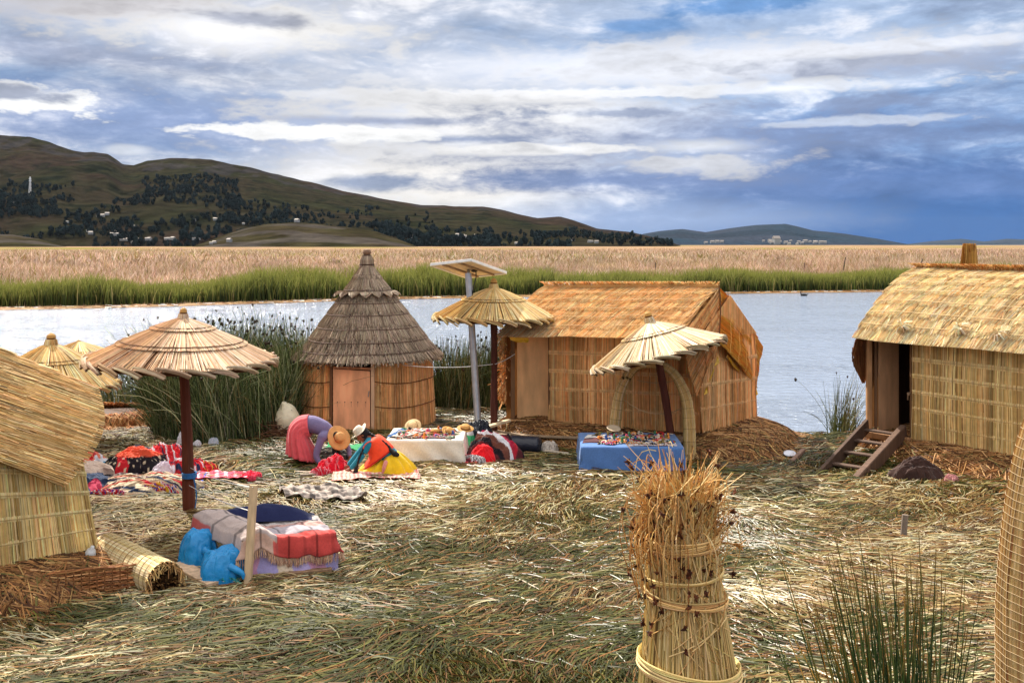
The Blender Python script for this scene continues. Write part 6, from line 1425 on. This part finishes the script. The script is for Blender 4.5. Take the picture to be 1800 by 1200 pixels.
def hand(mb, w, d, side, grip=.5, s=1.0, nrm_=None):
    """palm and five curled fingers, w wrist, d pointing direction, side across the palm"""
    d = nrm(np.asarray(d, float)); side = nrm(np.asarray(side, float)-d*np.dot(side, d)); pn = np.cross(d, side); pn = pn if pn[2] < 0 else -pn
    mb.limb([w, w+d*.045*s, w+d*.085*s], [.024*s, .034*s, .030*s], (.5,)*3, 10, 4)
    for i, (o, L) in enumerate(((-.028, .065), (-.010, .078), (.010, .074), (.028, .058))):
        b = w+d*.082*s+side*o*s; m1 = b+d*L*.5*s+pn*.012*grip; m2 = m1+(d*.6+pn*grip)*L*.35*s; e = m2+(d*.2+pn*grip*1.2)*L*.25*s
        mb.limb([b, m1, m2, e], [.0095*s, .009*s, .0085*s, .007*s], (.5,)*3, 7, 3)
    b = w+d*.03*s-side*.028*s; mb.limb([b, b+(d*.5-side*.6)*.045*s+pn*.01, b+(d*1.0-side*.5)*.07*s+pn*.03], [.012*s, .010*s, .008*s], (.5,)*3, 7, 3)
def head(mb, c, fw, up, s=1.0):
    """c centre, fw where the face looks, up crown"""
    fw = nrm(np.asarray(fw, float)); up = nrm(np.asarray(up, float)-fw*np.dot(up, fw)); sd = np.cross(fw, up); Rm = np.stack([fw, sd, up], 1)
    mb.ball(c+up*.025*s, A(.098, .078, .098)*s, (.5,)*3, 20, 14, 0, Rm); mb.ball(c+fw*.022*s-up*.045*s, A(.072, .060, .072)*s, (.5,)*3, 18, 12, 0, Rm)
    mb.limb([c+fw*.088*s+up*.022*s, c+fw*.108*s-up*.012*s, c+fw*.092*s-up*.022*s], [.010*s, .014*s, .012*s], (.5,)*3, 8, 3)
    for q in (-1, 1):
        mb.ball(c+sd*.078*s*q-up*.0*s-fw*.005, A(.02, .009, .03)*s, (.5,)*3, 10, 8, 0, Rm); mb.ball(c+fw*.08*s+up*.030*s+sd*.03*s*q, A(.014, .024, .009)*s, (.5,)*3, 10, 6, 0, Rm)
    mb.limb([c+fw*.088*s-up*.052*s-sd*.02*s, c+fw*.093*s-up*.052*s, c+fw*.088*s-up*.052*s+sd*.02*s], [.006*s, .008*s, .006*s], (.5,)*3, 6, 3)
    return fw, sd, up
def eyes(parent, c, fw, sd, up, s):
    mb = MB()
    for q in (-1, 1): mb.ball(c+fw*.086*s+up*.018*s+sd*.03*s*q, A(.010, .013, .009)*s, lin(60, 40, 34), 8, 6, 0, np.stack([fw, sd, up], 1))
    mb.build('eyes', 'skin', parent)

def woman_bending():
    Yc = 17.95; p = lambda px, py, dy=0.: W(px, py, Yc+dy)
    org = p(535, 822)*A(1, 1, 0)
    hipL, hipR = p(532, 752, -.10), p(526, 750, .12); nk = p(588, 762, -.03); shL, shR = p(566, 768, -.20), p(590, 760, .16)
    mb = MB()
    body = MB()
    body.limb([p(522, 752), p(545, 742), p(568, 752), p(583, 762)], [.125, .115, .10, .07], (.5,)*3, 18)
    body.limb([shL, (shL+shR)/2, shR], [.065, .085, .065], (.5,)*3, 14)
    body.limb([p(580, 760), p(592, 766)], [.055, .05], (.5,)*3, 12)
    hc = p(590, 771, -.06); fwv = A(.45, -.10, -.85); upv = A(.85, -.25, .42)
    fw, sd, up = head(body, hc, fwv, upv)
    eL, wL = p(556, 800, -.26), p(566, 818, -.30); eR, wR = p(611, 786, .05), p(615, 803, -.02)
    body.limb([shL, eL, wL], [.062, .045, .028], (.5,)*3, 12); hand(body, wL, A(.6, -.1, -.5), A(.1, 1, .1), .5, .95)
    body.limb([shR, eR, wR], [.060, .042, .027], (.5,)*3, 12); hand(body, wR, A(.15, -.2, -.9), A(.3, 1, 0), .5, .95)
    for (h, kx, fx, dy) in ((hipR, p(520, 785, .10), p(523, 816, .08), .1), (hipL, p(533, 788, -.06), p(549, 818, .0), -.1)):
        an = fx+A(0, 0, .02); body.limb([h, kx, (kx+an)/2+A(-.015, 0, 0), an], [.085, .058, .056, .036], (.5,)*3, 12); body.limb([an, an+A(.0, 0, -.03), an+A(.14, -.04, -.055)], [.038, .042, .030], (.5,)*3, 10)
    o = body.build('person', SKIN, origin=org); tag(remesh(o, .008), 'woman in a lilac sweater, coral skirt and wide straw hat bending down to the ground', 'person')
    eyes(o, hc, fw, sd, up, 1.)
    # sweater
    sw = flatmat('lilac_knit', lin(122, 112, 148)); mb = MB()
    mb.limb([p(532, 749), p(548, 745), p(569, 753), p(584, 762)], [.155, .155, .142, .09], (.5,)*3, 20)
    mb.limb([shL+A(.0, 0, 0), (shL+shR)/2, shR], [.085, .115, .085], (.5,)*3, 14)
    mb.limb([shL, eL, wL-A(.0, 0, .0)], [.074, .058, .040], (.5,)*3, 14); mb.limb([shR, eR, wR*.8+eR*.2], [.074, .056, .040], (.5,)*3, 14)
    remesh(mb.build('sweater', sw, o), .010, 5)
    # skirt
    sk = flatmat('coral_skirt', lin(222, 92, 98), .8, .3, .3); mb = MB()
    ax = nrm(p(548, 744)-p(522, 752)); side = A(0, 1, 0)
    v1 = nrm(np.cross(side, ax))
    rings = [(p(545, 747), nrm(A(-.15, 0, 1))*.196, side*.185, .01), (p(534, 750), nrm(A(-.5, 0, 1))*.205, side*.215, .025), (p(527, 759), nrm(A(-1, 0, .75))*.215, side*.24, .045), (p(527, 773), nrm(A(-1, 0, .3))*.225, side*.26, .06), (p(530, 788), A(-.25, 0, .05), side*.28, .075), (p(533, 803), A(-.285, 0, .07), side*.30, .09)]
    loftc(mb, rings, (.5,)*3, pleat=1, np_=15); s_ = mb.build('skirt', sk, o, smooth=True); solid(s_, .012)
    # hat seen from above
    mb = MB(); straw_hat(mb, hc+up*.062+fw*.01-sd*0, nrm(up+A(0, -.75, .15)), .225, .095, .10, lin(226, 166, 104), lin(190, 96, 66), .012, 36); smooth_obj(mb.build('hat', 'straw', o))
    # hair: cap, two long braids ending in black tassels
    mb = MB(); mb.ball(hc+up*.02-fw*.02, A(.105, .085, .098), (.5,)*3, 16, 12, 0, np.stack([fw, sd, up], 1))
    for (a, b_, c_) in ((p(586, 775, -.14), p(588, 792, -.16), p(590, 812, -.14)), (p(592, 778, .02), p(594, 796, 0), p(597, 808, 0))):
        P, r_ = smooth_path([a, b_, c_], [.035, .022, .018], 10); mb.tubes(P[None], (r_*(1+.22*np.sin(np.arange(len(P))*1.6)))[None], A(.5, .5, .5), 10)
        mb.limb([c_, c_+A(.01, 0, -.05), c_+A(.015, 0, -.10)], [.030, .048, .03], (.5,)*3, 10); mb.limb([b_+A(0, 0, .03), b_-A(0, 0, .03)], [.045, .045], (.5,)*3, 10)
    remesh(mb.build('hair', flatmat('black_hair', (.012, .011, .012), .5, .4), o), .009, 2)
    for (fx, dx) in ((p(523, 816, .08), 0), (p(549, 818, .0), 0)):
        mb = MB(); mb.limb([fx+A(0, 0, .06), fx+A(0, 0, .0), fx+A(.02, 0, -.035), fx+A(.13, -.04, -.045)], [.052, .052, .048, .036], (.5,)*3, 12); remesh(mb.build('shoe', flatmat('black_leather', (.02, .02, .03), .5, .1), o), .009, 2)
woman_bending()
def woman_kneeling():
    Yc = 17.15; p = lambda px, py, dy=0.: W(px, py, Yc+dy); org = p(680, 838)*A(1, 1, 0)
    body = MB(); shL, shR = p(646, 782, -.20), p(655, 771, .15); nk = p(648, 768)
    body.limb([p(690, 812), p(680, 800), p(663, 783), p(652, 772)], [.16, .15, .14, .09], (.5,)*3, 18); body.limb([shL, (shL+shR)/2, shR], [.075, .10, .075], (.5,)*3, 14); body.limb([p(652, 771), p(644, 766)], [.052, .05], (.5,)*3, 12)
    hc = p(637, 764, -.02); fw, sd, up = head(body, hc, A(-.72, -.15, -.62), A(-.5, -.05, .85))
    eL, wL = p(632, 806, -.25), p(616, 824, -.22); eR, wR = p(628, 800, .12), p(612, 818, .05)
    body.limb([shL, eL, wL], [.06, .044, .028], (.5,)*3, 12); hand(body, wL, A(-.8, 0, -.35), A(0, 1, .1), .6, .95)
    body.limb([shR, eR, wR], [.06, .042, .027], (.5,)*3, 12); hand(body, wR, A(-.8, 0, -.45), A(0, 1, .1), .6, .95)
    for dy in (-.16, .16):   # kneeling legs, folded under
        hp_, kn, an = p(695, 815, dy*.6), p(640, 834, dy), p(712, 838, dy); body.limb([hp_, (hp_+kn)/2+A(0, 0, .03), kn], [.12, .095, .07], (.5,)*3, 12); body.limb([kn, (kn+an)/2+A(0, 0, .01), an], [.062, .058, .04], (.5,)*3, 12); body.limb([an, an+A(.13, 0, -.01)], [.038, .028], (.5,)*3, 10)
    o = body.build('person', SKIN, origin=org); tag(remesh(o, .008), 'woman in an orange vest, teal sleeves and yellow skirt kneeling on a pink blanket', 'person')
    eyes(o, hc, fw, sd, up, 1.)
    mb = MB(); mb.limb([p(686, 806), p(680, 800), p(664, 784), p(653, 773)], [.185, .175, .155, .09], (.5,)*3, 20); mb.limb([shL, (shL+shR)/2, shR], [.08, .10, .08], (.5,)*3, 14)
    mb.limb([shL, eL, wL*.85+eL*.15], [.076, .058, .042], (.5,)*3, 14); mb.limb([shR, eR, wR*.85+eR*.15], [.08, .06, .045], (.5,)*3, 14)
    remesh(mb.build('sweater', flatmat('teal_knit', lin(36, 132, 156)), o), .010, 5)
    # orange vest, open at the arms, hem falls low in front
    mb = MB(); ax = nrm(p(653, 771)-p(680, 800)); side = A(0, 1, 0); v1 = nrm(np.cross(ax, side)); v1 = v1 if v1[0] < 0 else -v1
    rings = [(p(651, 771), v1*.075, side*.11, 0), (p(655, 775), v1*.155, side*.215, 0), (p(664, 787), v1*.205, side*.25, .005), (p(666, 798), nrm(A(-1, 0, -.60))*.275, side*.27, .01), (p(664, 807), nrm(A(-1, 0, -.70))*.315, side*.285, .012)]
    loftc(mb, rings, (.5,)*3, pleat=1, np_=5); vs = mb.build('vest', flatmat('orange_vest', lin(250, 78, 40), .7, .12), o, smooth=True); solid(vs, .014)
    c_, a_, b_ = p(664, 805.5), nrm(A(-1, 0, -.69))*.318, side*.290; t = np.linspace(0, 2*np.pi, 60); mb = MB()
    for k in (0, .03): q = c_+A(.35, 0, .55)*k; mb.tubes((q+np.outer(np.cos(t), a_)+np.outer(np.sin(t), b_))[None]*1.0, .006, A(*lin(200, 40, 30)), 5)
    t = np.linspace(0, 2*np.pi, 30); q = shL+A(.01, -.035, -.01)
    mb.tubes((q+np.outer(np.cos(t), A(.55, 0, .8))*.098+np.outer(np.sin(t), A(-.5, -.75, .3))*.085)[None], .011, A(*lin(236, 90, 60)), 6); mb.build('vest_piping', 'cloth', vs)
    # skirt: two yellow lobes either side of the slit
    ye = flatmat('yellow_skirt', lin(236, 190, 20), .75, .35, .3); mb = MB()
    rings = [(p(681, 800), A(.16, 0, .07), A(0, .18, 0), .02), (p(681, 806), A(.26, 0, .06), A(0, .26, 0), .05), (p(681, 818), A(.42, 0, .02), A(0, .34, 0), .055), (p(680, 830), A(.50, 0, .02), A(0, .38, 0), .05), (p(682, 838), A(.53, 0, .045), A(0, .39, 0), .05), (p(682, 841), A(.50, 0, .045), A(0, .36, 0), .04)]
    P = loftc(mb, rings, (.5,)*3, pleat=1, np_=13, ph=1.)
    v = mb.v[-1]; sx = np.exp(-((v[:, 0]-p(674, 820)[0]-.04*(v[:, 2]))/.035)**2)*(v[:, 1] < Yc)*np.clip((v[:, 2]-.05)/.25, 0, 1); v[:, 1] += sx*.09; mb.v[-1] = v
    s_ = mb.build('skirt', ye, o, smooth=True); solid(s_, .012)
    mb = MB(); mb.limb([p(678, 812, -.315), p(675, 822, -.335), p(673, 832, -.34)], [.035, .033, .02], (.5,)*3, 10); mb.build('petticoat', flatmat('pink_cotton', lin(226, 150, 140)), o, smooth=True)
    mb = MB(); straw_hat(mb, hc+up*.072, nrm(up+A(-.12, -.05, .0)), .165, .09, .105, lin(220, 206, 182), lin(90, 78, 78), .022, 36); smooth_obj(mb.build('hat', flatmat('beige_felt', lin(222, 208, 186), .8, .15), o))
    mb = MB(); mb.ball(hc+up*.015-fw*.025, A(.105, .086, .100), (.5,)*3, 16, 12, 0, np.stack([fw, sd, up], 1))
    P, r_ = smooth_path([hc-fw*.08, p(652, 763, -.03), p(668, 772, -.10), p(683, 784, -.13), p(693, 797, -.16)], [.035, .026, .022, .021, .020], 10)
    mb.tubes(P[None], (r_*(1+.22*np.sin(np.arange(len(P))*1.7)))[None], A(.5, .5, .5), 10); mb.limb([p(686, 790, -.15), p(694, 797, -.17), p(699, 799, -.17)], [.03, .055, .035], (.5,)*3, 10)
    P, r_ = smooth_path([hc-sd*.0-fw*.03-up*.06, p(640, 785, -.24), p(631, 806, -.32), p(627, 826, -.30)], [.03, .022, .02, .02], 10); mb.tubes(P[None], (r_*(1+.2*np.sin(np.arange(len(P))*1.7)))[None], A(.5, .5, .5), 10); mb.limb([p(626, 822, -.30), p(625, 833, -.30)], [.03, .055], (.5,)*3, 10)
    remesh(mb.build('hair', flatmat('dark_hair', (.012, .011, .012), .5, .4), o), .009, 2)
woman_kneeling()

# ================================================================ things out on the water and marsh
def boat():
    c = A((1002-900)/F*60, 60, -.3); T_ = thing('motor_boat', 'small boat with a white canopy on the lake behind the roof of the long hut', 'boat', c); mb = MB()
    st = np.linspace(-3, 3, 13); w = .75*np.clip(1-(np.abs(st)/3.05)**3, .02, 1); z = .55+.03*st**2
    P = np.stack([np.stack([st+c[0], c[1]-w, c[2]+z], -1), np.stack([st+c[0], c[1]-w*.6, c[2]+0*st-.1], -1), np.stack([st+c[0], c[1]+w*.6, c[2]+0*st-.1], -1), np.stack([st+c[0], c[1]+w, c[2]+z], -1)], 1); mb.grid(P, A(.4, .42, .46)); solid(mb.build('hull', 'matte', T_), .05)
    mb = MB(); u = np.linspace(-1, 1, 9); g = np.stack([np.stack([np.full(9, x)+c[0], c[1]+u*.8, c[2]+2.02-.22*u*u], -1) for x in (-1.3, 0, 1.6)]); mb.grid(g, A(.75, .76, .78)); solid(mb.build('canopy', 'cloth', T_), .04)
    for x in (-1.2, 1.5):
        for y in (-.7, .7): mb = MB(); mb.bar(c+A(x, y, .5), c+A(x, y, 1.85), .05, .05, (.3, .3, .3)); mb.build('canopy_post', 'metal', T_)
boat()
def bird():
    c = W(1413, 513, 84); c[2] = -.26; mb = MB(); mb.ball(c, A(.28, .14, .13), A(.02, .02, .02), 12, 8); mb.limb([c+A(-.2, 0, .05), c+A(-.27, 0, .2), c+A(-.26, 0, .28)], [.05, .035, .05], (.02, .02, .02), 8, 4); mb.limb([c+A(-.28, 0, .28), c+A(-.4, 0, .26)], [.02, .008], (.3, .2, .05), 6, 3); mb.limb([c+A(.2, 0, .02), c+A(.36, 0, .1)], [.06, .02], (.02, .02, .02), 6, 3)
    tag(mb.build('water_bird', 'cloth', origin=c, smooth=True), 'dark water bird swimming near the far shore', 'bird')
bird()
for (px, pt, pb, Y, ln, lb) in ((1152, 461, 476, 112, 0, 'thin dark stick standing in the marsh beyond the long hut'), (1478, 452, 475, 105, .5, 'leaning thin stick in the marsh left of the right hut'), (1611, 455, 475, 100, .6, 'thin stick rising by the ridge end of the right hut'), (1414, 462, 476, 110, 0, 'short pale stick standing in the marsh between the two gabled huts')):
    a, b = W(px, pb, Y)-A(0, 0, 1.5), W(px, pt, Y)+A(ln, 0, 0); mb = MB(); mb.tubes(np.array([[a, (a+b)/2, b]]), .06, A(.08, .06, .05), 5); tag(mb.build('marsh_stick', 'wood', origin=a), lb, 'stick', 'sticks in the marsh')
def cone_sheaf():
    c = A((1703-900)/F*23.2, 23.2, 0); mb = MB(); n = 700; th = rng.random(n)*2*np.pi; K = 5; k = np.linspace(0, 1, K)[None]; tz = CH-(447-HY)/F*23.2
    r = np.interp(k*tz+0*th[:, None], [0, tz*.80, tz*.92, tz], [.40, .21, .085, .035])*np.sqrt(rng.random((n, 1))); e = .12*rng.random((n, 1))
    P = np.stack([c[0]+np.cos(th)[:, None]*(r+e*k**6*1.0), c[1]+np.sin(th)[:, None]*(r+e*k**6), k*(tz-.02+.28*rng.random((n, 1))**2)], -1)
    mb.tubes(P, .012, pick(n, [lin(206, 160, 84), lin(176, 128, 62), lin(150, 96, 44)], [3, 3, 2]), 3)
    for z in (tz*.965, tz*.975): torus(mb, c+A(0, 0, z), .085, .014, lin(120, 80, 40))
    tag(mb.build('cone_sheaf', 'straw', origin=c), 'cone-shaped reed sheaf standing behind the ridge of the right hut', 'sheaf')
cone_sheaf()
# mound of orange reeds at the left, behind the parasol
mound('reed_mound', A((196-900)/F*22.3, 22.1, 0), A(1, -.1, 0), 1.35, 1.0, .38, 'orange mound of cut reeds at the left water edge', 4500, pal=[lin(216, 150, 92), lin(196, 126, 72), lin(226, 176, 120), lin(150, 96, 56)], w=[4, 3, 3, 1], Ls=.7)

# ================================================================ the air between here and the hills
def haze():
    m_ = bpy.data.materials.new('haze_air'); m_.use_nodes = True; nt = m_.node_tree; nt.nodes.clear()
    v = nt.nodes.new('ShaderNodeVolumePrincipled'); v.inputs['Color'].default_value = (.72, .84, 1, 1); v.inputs['Density'].default_value = 0.7e-5; v.inputs['Anisotropy'].default_value = .1
    o_ = nt.nodes.new('ShaderNodeOutputMaterial'); nt.links.new(v.outputs[0], o_.inputs['Volume'])
    mb = MB(); a, b, c0, c1, z0, z1 = -15900, 15900, -55, 17000, -25, 460
    mb.hexa([[a, c0, z0], [b, c0, z0], [b, c1, z0], [a, c1, z0], [a, c0, z1], [b, c0, z1], [b, c1, z1], [a, c1, z1]], A(1, 1, 1))
    tag(mb.build('haze', m_), 'thin bluish haze over the marsh and hills', kind='stuff')
haze()
